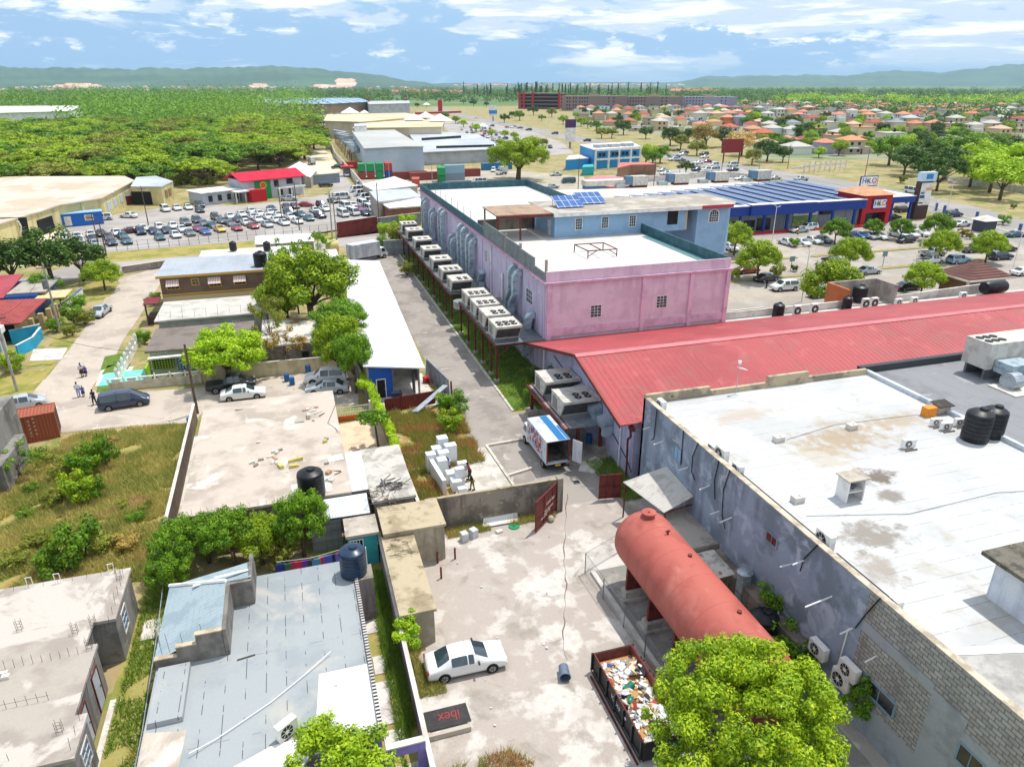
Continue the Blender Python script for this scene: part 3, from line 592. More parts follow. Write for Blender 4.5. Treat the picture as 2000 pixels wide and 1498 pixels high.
# small wall openings, pipes
for y,z,w,h,m_ in ((40.4,5.9,.9,1.0,m_blue),(29.2,6.0,.9,.55,m_rust),(15.0,4.2,1.1,.9,m_glass),(19.9,3.0,1.9,.8,m_glass)):
 window(gw,(GX0-.03,y,z),w,h,'W',mat('bluish_frame','7e96a6',s=2) if m_ is not m_rust else m_gwall,m_,2,1,fw=.09)
m_pipe = paint('white_pipe','e8e8e6',r=.4)
b = MB()
for y,z,l,sl in ((42.6,5.9,.9,.1),(38.9,5.6,.8,0),(36.0,5.8,.9,.1),(34.6,4.6,.8,0),(33.2,5.0,1.0,.1),(44.8,6.0,.7,0),(26.4,6.5,.9,0),(27.3,5.6,.9,-.1),(24.0,5.9,1.8,.15),(20.6,4.9,.8,0),(22.3,5.2,.9,0)):
 b.tube((GX0-.02,y,z),(GX0-l,y-.15,z-sl),.045,n=6)
each(b,'drain_pipe',m_pipe,gw)
MB().path([(GX0-.05,22.3,5.2),(GX0-.07,22.5,5.0),(GX0-.07,22.6,2.4)],.04).obj('drop_pipe',m_pipe,gw)
for i,p in enumerate((((43.9,8),(44,5.4),(44.4,5.1)),((39.9,8.1),(39.8,5.4)),((37.9,8.1),(38.4,6.8),(38.3,5.6),(37.8,5.2)),((35.3,8.1),(35.5,6.5),(35.2,5.2)),((34.0,8.1),(34.4,6.4),(34.2,4.6),(33.7,3.8)),((25.6,8.1),(26.4,6.6),(26.5,5.7)),((21.1,8.1),(21.7,6.6),(22.1,5.4)),((13.2,4.2),(13.5,2.4)),((11.4,5.4),(11.0,3.6),(9.8,3.2)))):
 MB().path([(GX0-.07,y,z) for y,z in p],.035,n=5).obj('wall_cable',m_cable,gw)
# split AC units standing behind the parapet
def split_unit(t,x,y,z,rz=0,L_=.85,W_=.34,H_=.62):
 c,s_ = math.cos(rz),math.sin(rz)
 def P(a,b_,d): return (x+a*c-b_*s_,y+a*s_+b_*c,z+d)
 b = MB();b.rbox(P(0,0,.05+H_/2),(L_,W_,H_),(0,0,rz));b.rbox(P(-L_*.35,0,.02),(.05,W_,.06),(0,0,rz));b.rbox(P(L_*.35,0,.02),(.05,W_,.06),(0,0,rz));b.obj('casing',m_white,t)
 f = MB();f.tube(P(-.1,-W_/2-.002,.05+H_/2),P(-.1,-W_/2-.02,.05+H_/2),H_*.4,n=18);o = f.obj('fan_grille',m_fan,t)
 f = MB();f.tube(P(-.1,-W_/2-.02,.05+H_/2),P(-.1,-W_/2-.03,.05+H_/2),H_*.14,n=10);
 for k in range(4): f.rbox(P(-.1,-W_/2-.024,.05+H_/2),(H_*.78,.006,.02),(0,k*math.pi/4,rz))
 f.obj('grille_bar',m_white,o)
for i,(y,k) in enumerate(((44.7,1),(37.3,.8),(36.2,1.25),(34.3,.9),(26.0,1.25),(20.9,.6))):
 t = thing('split_ac_unit','white split AC unit behind the parapet of the grey wall, %s from the far corner' % ordn[i],'air conditioner',(25.95,y,GZ),0,'split AC units along the grey wall parapet')
 split_unit(t,25.95,y,GZ,rad(-90),.9*k,.4,.75*k)
for i,(px,py) in enumerate(((1826,832),(1846,840),(1872,832),(1772,876))):
 x,y = G(px,py,GZ)
 t = thing('split_ac_unit',['small split AC unit on boards by the orange box, left of the three','small split AC unit on boards, middle of the three by the black tanks','small split AC unit on boards, touching the black tank pair','lone split AC unit in the middle of the white roof'][i],'air conditioner',(x,y,GZ),0,'split AC units out on the white roof')
 split_unit(t,x,y,GZ+.08,rad(-8),.8 if i < 3 else .95,.32,.5 if i < 3 else .62)
 MB().box(x-.5,x+.5,y-.4,y-.3,GZ+.002,GZ+.08).obj('timber',m_wood,t)
# roof furniture
x,y = G(1658,972,GZ)
t = thing('roof_cabinet','white open fronted masonry cabinet with shelf on the white roof','cabinet',(x,y,GZ))
b = MB();b.box(x-.65,x-.55,y-.45,y+.5,GZ,GZ+1.5);b.box(x+.55,x+.65,y-.45,y+.5,GZ,GZ+1.5);b.box(x-.55,x+.55,y+.4,y+.5,GZ,GZ+1.5);b.box(x-.55,x+.55,y-.4,y+.4,GZ+.62,GZ+.68);b.obj('carcass',m_white,t)
MB().box(x-.8,x+.8,y-.6,y+.6,GZ+1.5,GZ+1.58).obj('top',m_conc_old,t)
MB().rbox((x+.1,y,GZ+.8),(.4,.3,.2),(.2,0,.4)).obj('scrap',m_steel,t)
for i,(px,py) in enumerate(((1520,862),(1663,838),(1557,980))):
 x,y = G(px,py,GZ)
 t = MB();t.box(x-.35,x+.35,y-.25,y+.25,GZ,GZ+.42);t.tube((x+.1,y,GZ+.42),(x+.1,y,GZ+.5),.08)
 t.obj('roof_vent',m_conc_lt,label=['small grey cube vent on the white roof nearest the red roof','small grey cube vent on the white roof left of the brown stains','small grey cube vent near the parapet AC units'][i],cat='vent',group='cube vents on the white roof')
m_orange = paint('orange_panel','e08a1c',r=.5)
x,y = G(1812,812,GZ);MB().box(x-.45,x+.45,y-.3,y+.3,GZ+.01,GZ+.75).box(x-.3,x+.1,y-.32,y-.3,GZ+.2,GZ+.5).obj('generator',m_orange,label='orange generator box beside a small roofed hutch on the white roof',cat='generator')
x,y = G(1836,806,GZ);t = thing('equipment_hutch','low hutch with dark shingled lid beside the orange box','hutch',(x,y,GZ));MB().box(x-.5,x+.6,y-.3,y+.4,GZ+.01,GZ+.7).obj('box',m_conc_old,t);MB().slab([(x-.65,y-.5,GZ+.72),(x+.75,y-.5,GZ+.72),(x+.75,y+.55,GZ+.85),(x-.65,y+.55,GZ+.85)],.06).obj('lid',mat('dark_shingle','3c3833','55504a',s=2),t)
# water tanks
def water_tank(px,py,z,r,h,label,m=None,group='black water tanks',par=None,pxy=None):
 x,y = pxy or G(px,py,z);t = thing('water_tank',label,'water tank',(x,y,z),0,group);m = m or m_black_pl
 pr = [(r*.98,0)];n = 6
 for i in range(n):
  a = .02+i*(h*.78)/n;d = h*.78/n;pr += [(r,a),(r,a+d*.8),(r*.965,a+d*.86),(r*.965,a+d*.94)]
 pr += [(r,h*.8),(r*.95,h*.87),(r*.6,h*.96),(r*.3,h*.985)]
 MB().lathe((x,y,z),pr,28).obj('body',m,t,auto=35)
 o = MB().lathe((x+r*.1,y-r*.1,z+h*.97),[(r*.32,0),(r*.32,h*.06),(r*.26,h*.085),(.02,h*.09)],18).obj('lid',m,t,auto=30)
 MB().path([(x+r+.03,y,z+.15),(x+r+.03,y,z+h*.5),(x+r+.03,y-.02,z+h*.9)],.03,n=6).obj('pipe',m_pipe,t)
 return t
water_tank(1902,858,GZ,.9,2.4,'tall black water tank on the white roof, nearer of the pair')
water_tank(1932,850,GZ,.85,2.3,'tall black water tank on the white roof, farther of the pair')
# big HVAC at right
hv = thing('hvac_plant','large cream rooftop HVAC plant on the grey roof at the red roof edge','air conditioner',(55,37,7.3))
x,y = G(1935,735,7.3)
b = MB();b.box(x-1.6,x+6,y-.6,y+1.9,8.3,10.6);b.obj('casing',m_acw,hv)
for a in range(3):
 for c in range(2):
  f = MB();f.tube((x-1.1+a*.75,y+.2+c*.9,10.61),(x-1.1+a*.75,y+.2+c*.9,10.66),.33,n=16);f.obj('fan',m_fan,hv)
b = MB();b.box(x-1.4,x+3.6,y-.4,y-.2,7.3,8.3);b.box(x-1.4,x+3.6,y+1.4,y+1.6,7.3,8.3);b.obj('base_rail',m_steel,hv)
b = MB();b.box(x-.9,x+1.7,y-2.4,y-.7,8.2,9.2);b.box(x+.9,x+3.4,y-3.3,y-1.4,8.0,9.0);b.rbox((x+1.5,y-3.0,7.9),(1.3,1.4,1.1),(0,0,.1));each(b,'duct_shaft',m_duct,hv)
b = MB();b.lathe((x-.9,y-2.6,8.0),[(.1,-.5),(.75,-.5),(.75,.5),(.1,.5)],18,axis='x');b.obj('fan_housing',m_galv,hv)
MB().box(x-2.2,x+3.6,y-4.2,y-1.6,7.3,7.42).obj('plinth',m_conc_lt,hv)
# white cabin at the right edge
cb = thing('roof_cabin','white walled stair cabin with mossy flat slab at the roof edge','cabin',(40,18,GZ))
x,y = G(1925,1165,GZ);MB().box(x,x+6,y-9,y,GZ,GZ+2.3).obj('wall',mat('white_cabin_wall','d8dbe0','c6cad2',s=.6,streak=('9fa6b0',.7)),cb)
MB().box(x-.5,x+6.5,y-9.5,y+.5,GZ+2.3,GZ+2.5).obj('roof',mat('mossy_slab','6f6a5f','4c483f',s=1.2,c3='908878',s3=2.5,fine=.2),cb)
# felt strips and patches on the white roof
m_felt = mat('bare_felt','9a9894','b4b1ab',s=.6,streak=('7d7a75',.5),fine=.1)
sh = sheet('roof_felt_patch',[(25.6,4),(46.6,4),(46.6,12.5),(25.6,17.6)],GZ+.006,m_felt);sh['kind'] = '';del sh['kind'];sh.name = 'felt_patch';sh.parent = gw;sh.location = -WL[gw.name]
b = MB();b.add([(25.8,17.6,GZ+.03),(46,12.6,GZ+.03),(46,13.1,GZ+.03),(25.8,18.1,GZ+.03)],[(0,1,2,3)]);b.obj('white_seam_strip',m_white,gw)
m_stain = mat('water_stain','8f7f68','b5a78f',s=.9,c3='6b5e4c',s3=1.4,fine=.1)
# antenna on back parapet
x,y = G(1437,768,GZ)
t = thing('antenna','white aerial mast at the back parapet in front of the red roof','antenna',(x,y,GZ));MB().tube((x,y,GZ),(x,y,GZ+2.6),.03).obj('mast',m_galv,t)
b = MB();b.tube((x,y,GZ+2.6),(x,y,GZ+2.85),.14);b.tube((x-.1,y,GZ+2.3),(x+.75,y-.1,GZ+2.0),.03)
for i in range(5): b.tube((x+.15*i,y-.25,GZ+2.27-.05*i),(x+.15*i,y+.25,GZ+2.27-.05*i),.015,n=4)
b.obj('aerial',m_pipe,t)
for i,p in enumerate(([(27.5,44.9),(31,45.1),(36,44.8),(41,45.3),(46,45.2)],[(32,37.4),(37,38.4),(44,38),(46.4,37.2)],[(27,28.8),(33,27.2),(40,27.5),(46.5,26.2)])):
 MB().path([(a,c,GZ+.04) for a,c in p],.014,n=4).obj('roof_cable',m_cable if i else m_pipe,gw)
# ================= lean-to, shed, hut, small things at the foot of the grey wall =================
t = thing('lean_to','pale corrugated lean-to roof against the grey wall next to the tank','lean-to',(23,40,0))
p = [G(1217,941,3.2),G(1297,1001,3.0),G(1363,964,3.9),G(1304,906,4.2)]
MB().slab([(p[0][0],p[0][1],3.2),(p[1][0],p[1][1],3.0),(25.15,p[2][1]-.2,3.9),(25.15,p[3][1]-.3,4.2)],.06).obj('roof',mat('pale_corrugated_sheet','c3beb6','aaa49c',s=.8,corr=('y',.25,.03),fine=.08),t)
b = MB();b.tube((p[0][0]+.2,p[0][1],0),(p[0][0]+.2,p[0][1],3.1),.06);b.tube((p[1][0]+.2,p[1][1]+.2,0),(p[1][0]+.2,p[1][1]+.2,2.9),.06);b.tube((p[1][0],p[1][1]+.1,2.9),(25.15,p[1][1]+.1,3.2),.05);each(b,'post',m_rust,t)
t = thing('guard_room','low grey room with glazed door behind the red tank','room',(24,37,0))
MB().box(23.2,25.18,34.2,38.8,0,2.3).obj('wall',m_conc,t);window(t,(23.2,36.6,1.3),1.7,1.6,'W',m_white,m_glass,2,1,fw=.1)
t = thing('pump_shed','small wooden pump shed with zinc lid beside the red tank','shed',(23.8,33,0))
MB().box(22.9,24.4,31.6,33.6,0,1.9).obj('wall',mat('plywood','9c8a72','7c6c58',s=1.2,seam=('x',.4,.01,'4c4338')),t)
MB().slab([(22.7,31.3,1.95),(24.6,31.3,2.05),(24.6,33.9,2.15),(22.7,33.9,2.05)],.05).obj('roof',mat('zinc_lid','cfcac0','a39d92',s=1.2,c3='8a6a52',s3=2),t)
MB().box(24.4,25.18,24.5,34.0,0,2.0).obj('side_wall',m_cwall,t)
t = thing('vent_turbine','round capped vent on a square flue at the grey wall','vent',(24.6,30.4,0));MB().box(24.3,24.9,30.1,30.7,0,2.7).obj('flue',m_duct,t);MB().lathe((24.6,30.4,2.7),[(.3,0),(.5,.1),(.5,.2),(.3,.35),(.05,.42)],20).obj('cap',m_galv,t)
water_tank(0,0,0,.85,2.6,'black water tank with crumpled lid and plant, between red tank and wall',pxy=(23.9,27.2))
# split units hung low on the wall
for i,(y,z) in enumerate(((23.8,2.1),(21.9,1.7),(21.6,2.7))):
 t = thing('split_ac_unit',['white split AC unit hung on the grey wall by green shrubs','cream split AC unit hung low on the grey wall, biggest of a pair','white split AC unit hung above another on the grey wall'][i],'air conditioner',(24.9,y,z),0,'split AC units hung low on the grey wall')
 split_unit(t,24.85,y,z,rad(-90),1.15,.4,.8 if i != 1 else .95)
# ================= RED STORAGE TANK =================
m_tank = mat('tank_red_oxide','b05c50','a5544a',s=.25,c3='ba6e62',s3=.5,lo3=.5,hi3=.7,r=.62,fine=.06,bump=.12,streak=('9c4c42',.7),seam=('y',2.42,.014,'96473d'))
tk = thing('storage_tank','huge horizontal red oxide cylinder tank on concrete cradles','tank',(20.6,30,0))
TX,TZ,TR = 19.5,3.75,1.95
pr = [(.05,0),(.7,.06),(1.25,.24),(1.68,.56),(1.89,.92),(TR,1.3)]
L0,L1 = 20.6,35.6
prof = [(r,L0+z) for r,z in pr]+[(r,L1-z) for r,z in pr[::-1]]
b = MB();n = 56
for r,yy in prof: b.v += [(TX+r*math.cos(2*math.pi*i/n),yy,TZ+r*math.sin(2*math.pi*i/n)) for i in range(n)]
for k in range(len(prof)-1):
 for i in range(n): b.f.append((k*n+i,k*n+(i+1) % n,(k+1)*n+(i+1) % n,(k+1)*n+i)[::-1]);b.m.append(0)
b.f += [tuple(range(n)),tuple(range((len(prof)-1)*n,len(prof)*n))[::-1]];b.m += [0,0]
b.obj('shell',m_tank,tk,smooth=True)
b = MB();b.tube((TX+.05,34.0,TZ+TR-.1),(TX+.05,34.0,TZ+TR+.25),.38,n=24);b.tube((TX+.05,34.0,TZ+TR+.25),(TX+.05,34.0,TZ+TR+.31),.46,n=24);b.tube((TX+.05,34.0,TZ+TR+.31),(TX+.05,34.0,TZ+TR+.38),.08);b.obj('manhole',m_tank,tk)
b = MB();b.tube((TX+.25,31.9,TZ+TR-.1),(TX+.25,31.9,TZ+TR+.28),.06);b.tube((TX+.1,31.9,TZ+TR+.2),(TX+.4,31.9,TZ+TR+.2),.06);b.tube((TX+.45,29.6,TZ+TR-.15),(TX+.45,29.6,TZ+TR+.06),.13,n=12);b.tube((TX+.45,24.6,TZ+TR-.15),(TX+.45,24.6,TZ+TR+.06),.13,n=12);each(b,'nozzle',m_rust,tk)
for y in (33.4,30.4,27.3,24.2,21.2):
 b = MB();b.prism([(TX-1.5,y-.1),(TX+1.5,y-.1),(TX+1.5,y+.1),(TX-1.5,y+.1)],.75,TZ-1.0);b.obj('saddle',m_rust,tk)
 b = MB();b.box(TX-1.9,TX+1.9,y-.55,y+.55,0,.3);b.box(TX-1.65,TX+1.65,y-.35,y+.35,.3,.75);b.obj('cradle',mat('pale_cradle','b9b4ab','98938a',s=1),tk)
sheet('tank_bund_floor',[(17.4,18),(24.3,18),(24.3,36.6),(17.0,36.6)],.05,mat('bund_gravel','8a8680','a29d96',s=.5,c3='6d6a66',s3=1,fine=.2,bump=.5))
MB().prism([(17.2,18),(17.5,18),(17.15,36.5),(16.85,36.5)],0,.22).obj('bund_kerb',m_conc_lt,kind='structure')
# chain-link fence
cf = thing('chain_link_fence','thin sagging chain link fence beside the red tank','fence',(18,30,0))
fp = [(19.6,38.0),(16.5,36.6),(16.6,33.8),(16.75,31),(16.85,28.4),(16.95,26),(17.05,23.4),(17.1,20.5)]
for x,y in fp: MB().tube((x,y,0),(x,y,1.7),.035,n=6).obj('post',m_steel,cf)
b = MB()
for (xa,ya),(xc,yc) in zip(fp,fp[1:]):
 b.tube((xa,ya,1.68),(xc,yc,1.68),.018,n=4);b.tube((xa,ya,.1),(xc,yc,.1),.012,n=4)
 d = math.hypot(xc-xa,yc-ya);k = int(d/.16)
 for i in range(k):
  u = i/k;w = u
  for sgn in (1,-1):
   u2 = u+sgn*1.5/d
   a0,z0,a1,z1 = u,.1,u2,1.65
   if u2 > 1: z1 = .1+1.55*(1-u)/(u2-u);a1 = 1
   if u2 < 0: z1 = .1+1.55*(u-0)/(u-u2);a1 = 0
   b.tube((xa+(xc-xa)*a0,ya+(yc-ya)*a0,z0),(xa+(xc-xa)*a1,ya+(yc-ya)*a1,z1),.004,n=3,cap=False)
b.obj('mesh',m_steel,cf)
# ================= OLD HOUSE WITH THE BIG FLAT ROOF =================
m_oldroof = mat('old_roof_concrete','bfb2a5','a69a8d',s=.28,lo=.44,hi=.62,c3='d0c6ba',s3=.35,lo3=.54,hi3=.66,fine=.16,bump=.35)
def house(name,label,x0,x1,y0,y1,h,mw,mr,ov=.15,th=.2,cat='house',group=None):
 t = thing(name,label,cat,((x0+x1)/2,(y0+y1)/2,0),0,group)
 MB().box(x0,x1,y0,y1,0,h-th).obj('wall',mw,t);MB().box(x0-ov,x1+ov,y0-ov,y1+ov,h-th,h).obj('roof',mr,t);return t
oh = house('flat_roofed_house','old grey house with a wide cracked flat concrete roof strewn with rubble',-9.6,1.8,46.7,66.0,3.3,m_cwall,m_oldroof)
MB().box(-5.2,-3.9,46.64,46.7,.1,2.4).obj('doorway',mat('pale_door','a9b4bc','c0c8cd',s=1),oh);MB().box(-1.2,.9,44.6,46.5,0,2.4).obj('back_porch',m_cblock,oh)
b = MB();r_ = random.Random(5)
for i in range(14): x = -9+i*.55;b.tube((x,46.75,3.3),(x+r_.uniform(-.08,.08),46.75+r_.uniform(-.1,.1),3.3+r_.uniform(.2,.45)),.012,n=3)
b.obj('rebar',m_rebar,oh)
# rubble on the roof: blocks, foam bars, boards
m_rub = [m_conc_lt,m_conc,mat('yellow_foam','c9bd6a','b5a95c',s=3),m_wood,mat('pinkish_rubble','b9927c','a5816d',s=3)]
def rubble(label,pts,z,cat='debris',sc=1):
 t = thing('rubble_pile',label,cat,(*G(pts[0][0],pts[0][1],z),z),0,'rubble on the old flat roof')
 for i,(px,py,a,c,h,rz,mi) in enumerate(pts):
  x,y = G(px,py,z);MB().rbox((x,y,z+h/2),(a*sc,c*sc,h),(r_.uniform(-.12,.12),r_.uniform(-.12,.12),rz)).obj(['block','block','foam_bar','board','brick'][mi],m_rub[mi],t)
rubble('scattered blocks and yellow foam bars around the middle of the flat roof',[(493,905,.4,.2,.2,.2,0),(500,910,.35,.2,.18,.8,1),(510,899,.42,.2,.2,.05,1),(528,893,.5,.15,.12,.3,0),(534,884,.25,.2,.2,.5,0),(541,886,.3,.25,.25,1,0),(547,880,.4,.2,.15,.3,1),(537,895,.18,.6,.1,.4,4),(533,903,.5,.18,.1,1.2,0),(540,905,.4,.18,.12,1.9,0),(548,912,.3,.7,.22,.35,2),(505,865,.25,.25,.15,.3,0),(578,900,1.1,.28,.22,.12,2),(575,912,.7,.25,.2,.05,2)],3.3)
rubble('broken boards, bricks and a torn panel near the back edge of the flat roof',[(596,802,.5,.2,.1,.1,4),(601,800,.35,.2,.12,.5,0),(610,803,.6,.25,.08,.2,0),(618,796,.3,.3,.1,.7,4),(622,806,.9,.15,.08,.6,0),(629,810,.8,.12,.06,.9,3),(603,815,.3,.9,.35,0,0),(585,822,.8,.75,.05,0,1),(612,822,.2,.2,.1,.3,1),(467,801,.7,.06,.05,.1,3)],3.3)
rubble('blocks and bent frames lying beside the black tank on the flat roof',[(638,906,.3,.25,.2,.3,1),(642,925,.4,.35,.25,.8,4),(640,938,.5,.4,.25,.2,0),(647,940,.4,.4,.2,1.1,0),(657,920,.8,.06,.05,-.5,3),(660,925,.6,.06,.06,.5,3),(635,864,.3,.28,.25,.4,2),(638,858,.25,.3,.2,.4,1),(655,895,1.2,1.0,.04,.1,0)],3.3)
MB().path([(*G(655,790,3.4),3.36),(*G(640,825,3.4),3.34),(*G(655,835,3.4),3.35),(*G(660,845,3.3),3.33)],.02,n=4).obj('roof_wire',m_cable,oh)
MB().box(-2.3,0.6,47.0,48.8,3.3,3.34).obj('tank_slab',m_conc_lt,oh)
water_tank(610,968,3.34,.93,2.25,'ribbed black water tank on the rubble strewn flat concrete roof')
# boundary wall of the vacant lot and the yard walls
def wallthing(label,pts,h,m,t=.2,name='boundary_wall',z0=0,cap=None):
 th_ = thing(name,label,'wall',(*pts[0],0),0,None)
 for i,(a,c) in enumerate(zip(pts,pts[1:])):
  d = Vector((c[0]-a[0],c[1]-a[1])).normalized();n = Vector((-d.y,d.x))*t/2;e = d*(t/2 if i < len(pts)-2 else 0)
  q = [(a[0]+n.x,a[1]+n.y),(a[0]-n.x,a[1]-n.y),(c[0]+e.x-n.x,c[1]+e.y-n.y),(c[0]+e.x+n.x,c[1]+e.y+n.y)]
  MB().prism(q,z0,h-.06).obj('wall_run',m,th_);n *= 1.25
  q = [(a[0]+n.x,a[1]+n.y),(a[0]-n.x,a[1]-n.y),(c[0]+e.x-n.x,c[1]+e.y-n.y),(c[0]+e.x+n.x,c[1]+e.y+n.y)]
  MB().prism(q,h-.06,h).obj('coping',cap or m_conc_lt,th_)
 return th_
wallthing('bare block wall between the overgrown vacant lot and the old flat roofed house',[(-11.3,70.2),(-11.2,47.0),(-11.3,44)],1.9,mat('brown_block_wall','8b7b6c','75675b',s=.6,brick=('y','675a4e',.42,.21)))
wallthing('long plastered yard wall from the purple gateway up to the outbuildings',[(3.35,18),(3.35,42.9)],2.0,m_cwall)
wallthing('tall grey plastered wall between ruin lot and paved yard',[(7.0,44.5),(17.4,44.5)],2.9,m_cwall,cap=mat('mossy_coping','a89a83','7f7a52',s=1.5))
MB().box(17.3,17.75,44.2,44.75,0,3.0).obj('gate_pillar',m_cwall,label='grey pillar at the end of the wall holding the red gate',cat='pillar')
wallthing('ivy topped wall beside the courtyard and the ruin lot',[(6.7,45),(6.5,54),(6.2,63.5),(5.2,75),(4.8,80)],2.1,m_cwall)
# annex roof with scrap
ax_ = house('annex','low annex with a pale broken concrete roof carrying scrap metal',3.4,6.3,45.0,53.0,3.2,m_cwall,mat('pale_broken_roof','bcb7ae','9b968d',s=.8,c3='d8d4cc',s3=1.3,fine=.15),cat='building')
b = MB();r2 = random.Random(9);cx,cy = G(768,948,3.3)
for i in range(16):
 a = r2.uniform(0,3.1);l_ = r2.uniform(.5,1.6);x = cx+r2.uniform(-.8,.8);y = cy+r2.uniform(-.6,.6)
 b.rbox((x,y,3.25+r2.uniform(.05,.5)),(l_,r2.uniform(.04,.2),.05),(r2.uniform(-.3,.3),r2.uniform(-.4,.4),a))
b.obj('scrap_pile',mat('scrap_metal','4a4644','6f6a66',s=3,r=.6),label='tangle of dark scrap metal frames on the pale annex roof',cat='scrap')
b = MB();cx,cy = G(745,975,3.3)
for i in range(30):
 a = r2.uniform(0,3.1);b.rbox((cx+r2.uniform(-.8,1.0),cy+r2.uniform(-.7,1.3),3.25+r2.uniform(.02,.3)),(r2.uniform(.4,1.2),.03,.03),(r2.uniform(-.5,.5),r2.uniform(-.4,.4),a))
b.obj('brushwood',m_wood,label='heap of dry branches at the corner of the annex roof',cat='brushwood')
t = thing('zinc_walkway_roof','narrow white zinc roof strips between the old house and the annex','roof',(2.6,48,0))
MB().slab([(1.98,46.8,3.15),(3.35,46.8,3.15),(3.35,53,3.2),(1.98,53,3.2)],.05).obj('strip',mat('white_zinc','d5d8dc','bfc4c9',s=1,corr=('x',.2,.02)),t)
MB().slab([(-.3,44.4,2.7),(3.0,44.3,2.7),(3.0,46.4,3.1),(-.3,46.4,3.1)],.05).obj('sheet',MATS['white_zinc'],t)
b = MB();
for i in range(8): b.tube((-.2+i*.4,44.3,.1),(-.2+i*.4,44.3,2.6),.02,n=4)
b.tube((-.2,44.3,1.2),(2.8,44.3,1.2),.02);b.obj('grille',m_steel,t)
# turquoise shed
m_turq = mat('turquoise_paint','3aa6ac','329aa2',s=1,fine=.05)
t = house('turquoise_shed','small turquoise room with a flat slab roof and barred window',1.2,3.15,41.9,43.9,2.7,m_turq,m_conc_old,cat='shed');window(t,(1.75,41.9,1.7),.8,1.0,'S',m_white,m_dark,4,1)
# outbuildings behind the yard wall
m_obroof = mat('lichen_roof','b5a68a','9a8b70',s=.6,c3='7e7159',s3=1.1,lo3=.56,fine=.17,bump=.4)
m_obwall = mat('stained_cream_wall','b2a995','9a917e',s=.6,streak=('77705f',.8),fine=.1)
t = house('outbuilding','cream outbuilding with a square lichen stained slab roof at the wall corner',3.6,7.7,41.0,44.2,3.0,m_obwall,m_obroof,ov=.12,th=.18,cat='outbuilding')
b = MB();b.box(7.7,8.05,43.2,43.9,.1,2.1);b.obj('door',m_dark,t)
t = house('outbuilding','long narrow outbuilding with cracked lichen roof beside the white sedan',3.5,5.4,33.2,41.0,2.6,m_obwall,m_obroof,ov=.14,th=.16,cat='outbuilding')
b = MB();cx,cy = 4.4,39.6
for i in range(26): a = r2.uniform(0,3.1);b.rbox((cx+r2.uniform(-.8,.8),cy+r2.uniform(-1,1),2.65+r2.uniform(.0,.14)),(r2.uniform(.3,.9),.025,.025),(r2.uniform(-.3,.3),.1,a))
b.obj('brushwood',m_wood,label='dry twigs scattered on the narrow outbuilding roof',cat='brushwood')
for i,(px,py) in enumerate(((889,1092),(862,1130),(855,1100))):
 x,y = G(px,py);MB().tube((x,y,0),(x,y,.95),.07,n=8).obj('bollard',m_rust,label=['short rusty pipe bollard standing farthest out in the yard','short rusty pipe bollard beside the narrow outbuilding','short rusty pipe bollard at the door of the square outbuilding'][i],cat='bollard',group='rusty pipe bollards')
# ================= GREY FELT ROOFED LAVENDER HOUSE =================
m_feltroof = mat('grey_mineral_felt','9ba0a2','8d9498',s=.18,c3='aba9a3',s3=.3,lo3=.5,fine=.06,seam=('x',.98,.02,'55585a',.47),seam2=('y',5.2,.015,'6c7072',.5))
m_lav = mat('lavender_paint','8f7fc4','8273b8',s=1,fine=.05)
LX0,LX1,LY0,LY1,LZ = -9.2,1.35,24.6,38.4,3.2
lh = thing('lavender_house','house with grey felt flat roof, raised hipped corner and lavender walls','house',(-4,31,0))
MB().box(LX0,LX1-.1,LY0,LY1,0,LZ-.2).obj('wall',m_lav,lh)
MB().box(LX0-.1,LX1,LY0-.1,LY1+.1,LZ-.2,LZ).obj('roof',m_feltroof,lh)
b = MB();b.add([(-1.9,24.5,LZ+.012),(1.3,24.5,LZ+.012),(1.3,29.3,LZ+.012),(-1.3,29.3,LZ+.012),(-1.5,27.2,LZ+.012)],[(0,1,2,3,4)]);b.obj('white_patch',mat('white_primer','dcdad6','e4e2df',s=.6,c3='a9a091',s3=.5,lo3=.6,hi3=.66,fine=.05),lh)
b = MB();b.add([(-9.25,24.5,LZ+.01),(-7.6,24.5,LZ+.01),(-7.4,27.6,LZ+.01),(-9.25,28.0,LZ+.01)],[(0,1,2,3)]);b.obj('bare_patch',m_oldroof,lh)
b = MB();b.box(-9.1,-7.6,28.2,31.8,LZ,LZ+.32);b.obj('raised_slab',m_feltroof,lh)
b = MB();b.prism([(-5.2,23.6),(-2.6,23.4),(-1.9,24.6),(-2.2,25.6),(-3.6,25.5),(-5.4,24.8)],LZ-.1,LZ+.06);b.obj('porch_roof',m_white,lh)
MB().box(LX1-.18,LX1+.02,24.5,38.4,LZ,LZ+.2).obj('edge_block',mat('perforated_block','c9c6c0','b0aca5',s=1,seam=('y',.22,.055,'2a2a2c')),lh)
# hipped corner
hx0,hx1,hy0,hy1 = -9.3,-4.55,32.3,38.6
m_shing = mat('pale_shingle','9cabb1','8d9da4',s=.8,seam=('y',.3,.012,'7f8c92',.42),seam2=('x',.33,.01,'84919a',.5),fine=.07)
b = MB();mx_,my_ = -5.9,36.1
b.add([(hx0-.1,hy1,3.5),(hx0-.1,hy0,3.5),(mx_,hy0,4.95),(mx_,my_,4.95)],[(0,1,2,3)])
b.add([(hx0-.1,hy1,3.5),(mx_,my_,4.95),(hx1,my_,4.95),(hx1,hy1,4.3)],[(0,1,2,3)]);b.obj('hip_roof',m_shing,lh)
b = MB();b.box(mx_-.02,mx_+.2,hy0-.2,my_,LZ,4.9);b.box(mx_+.2,hx1,my_-.2,my_,LZ,4.85);b.box(hx1-.18,hx1+.02,my_,hy1,LZ,4.85)
st_ = [(hx0,hx0+1.1,3.75),(hx0+1.1,hx0+2.1,4.3),(hx0+2.1,mx_,4.85)]
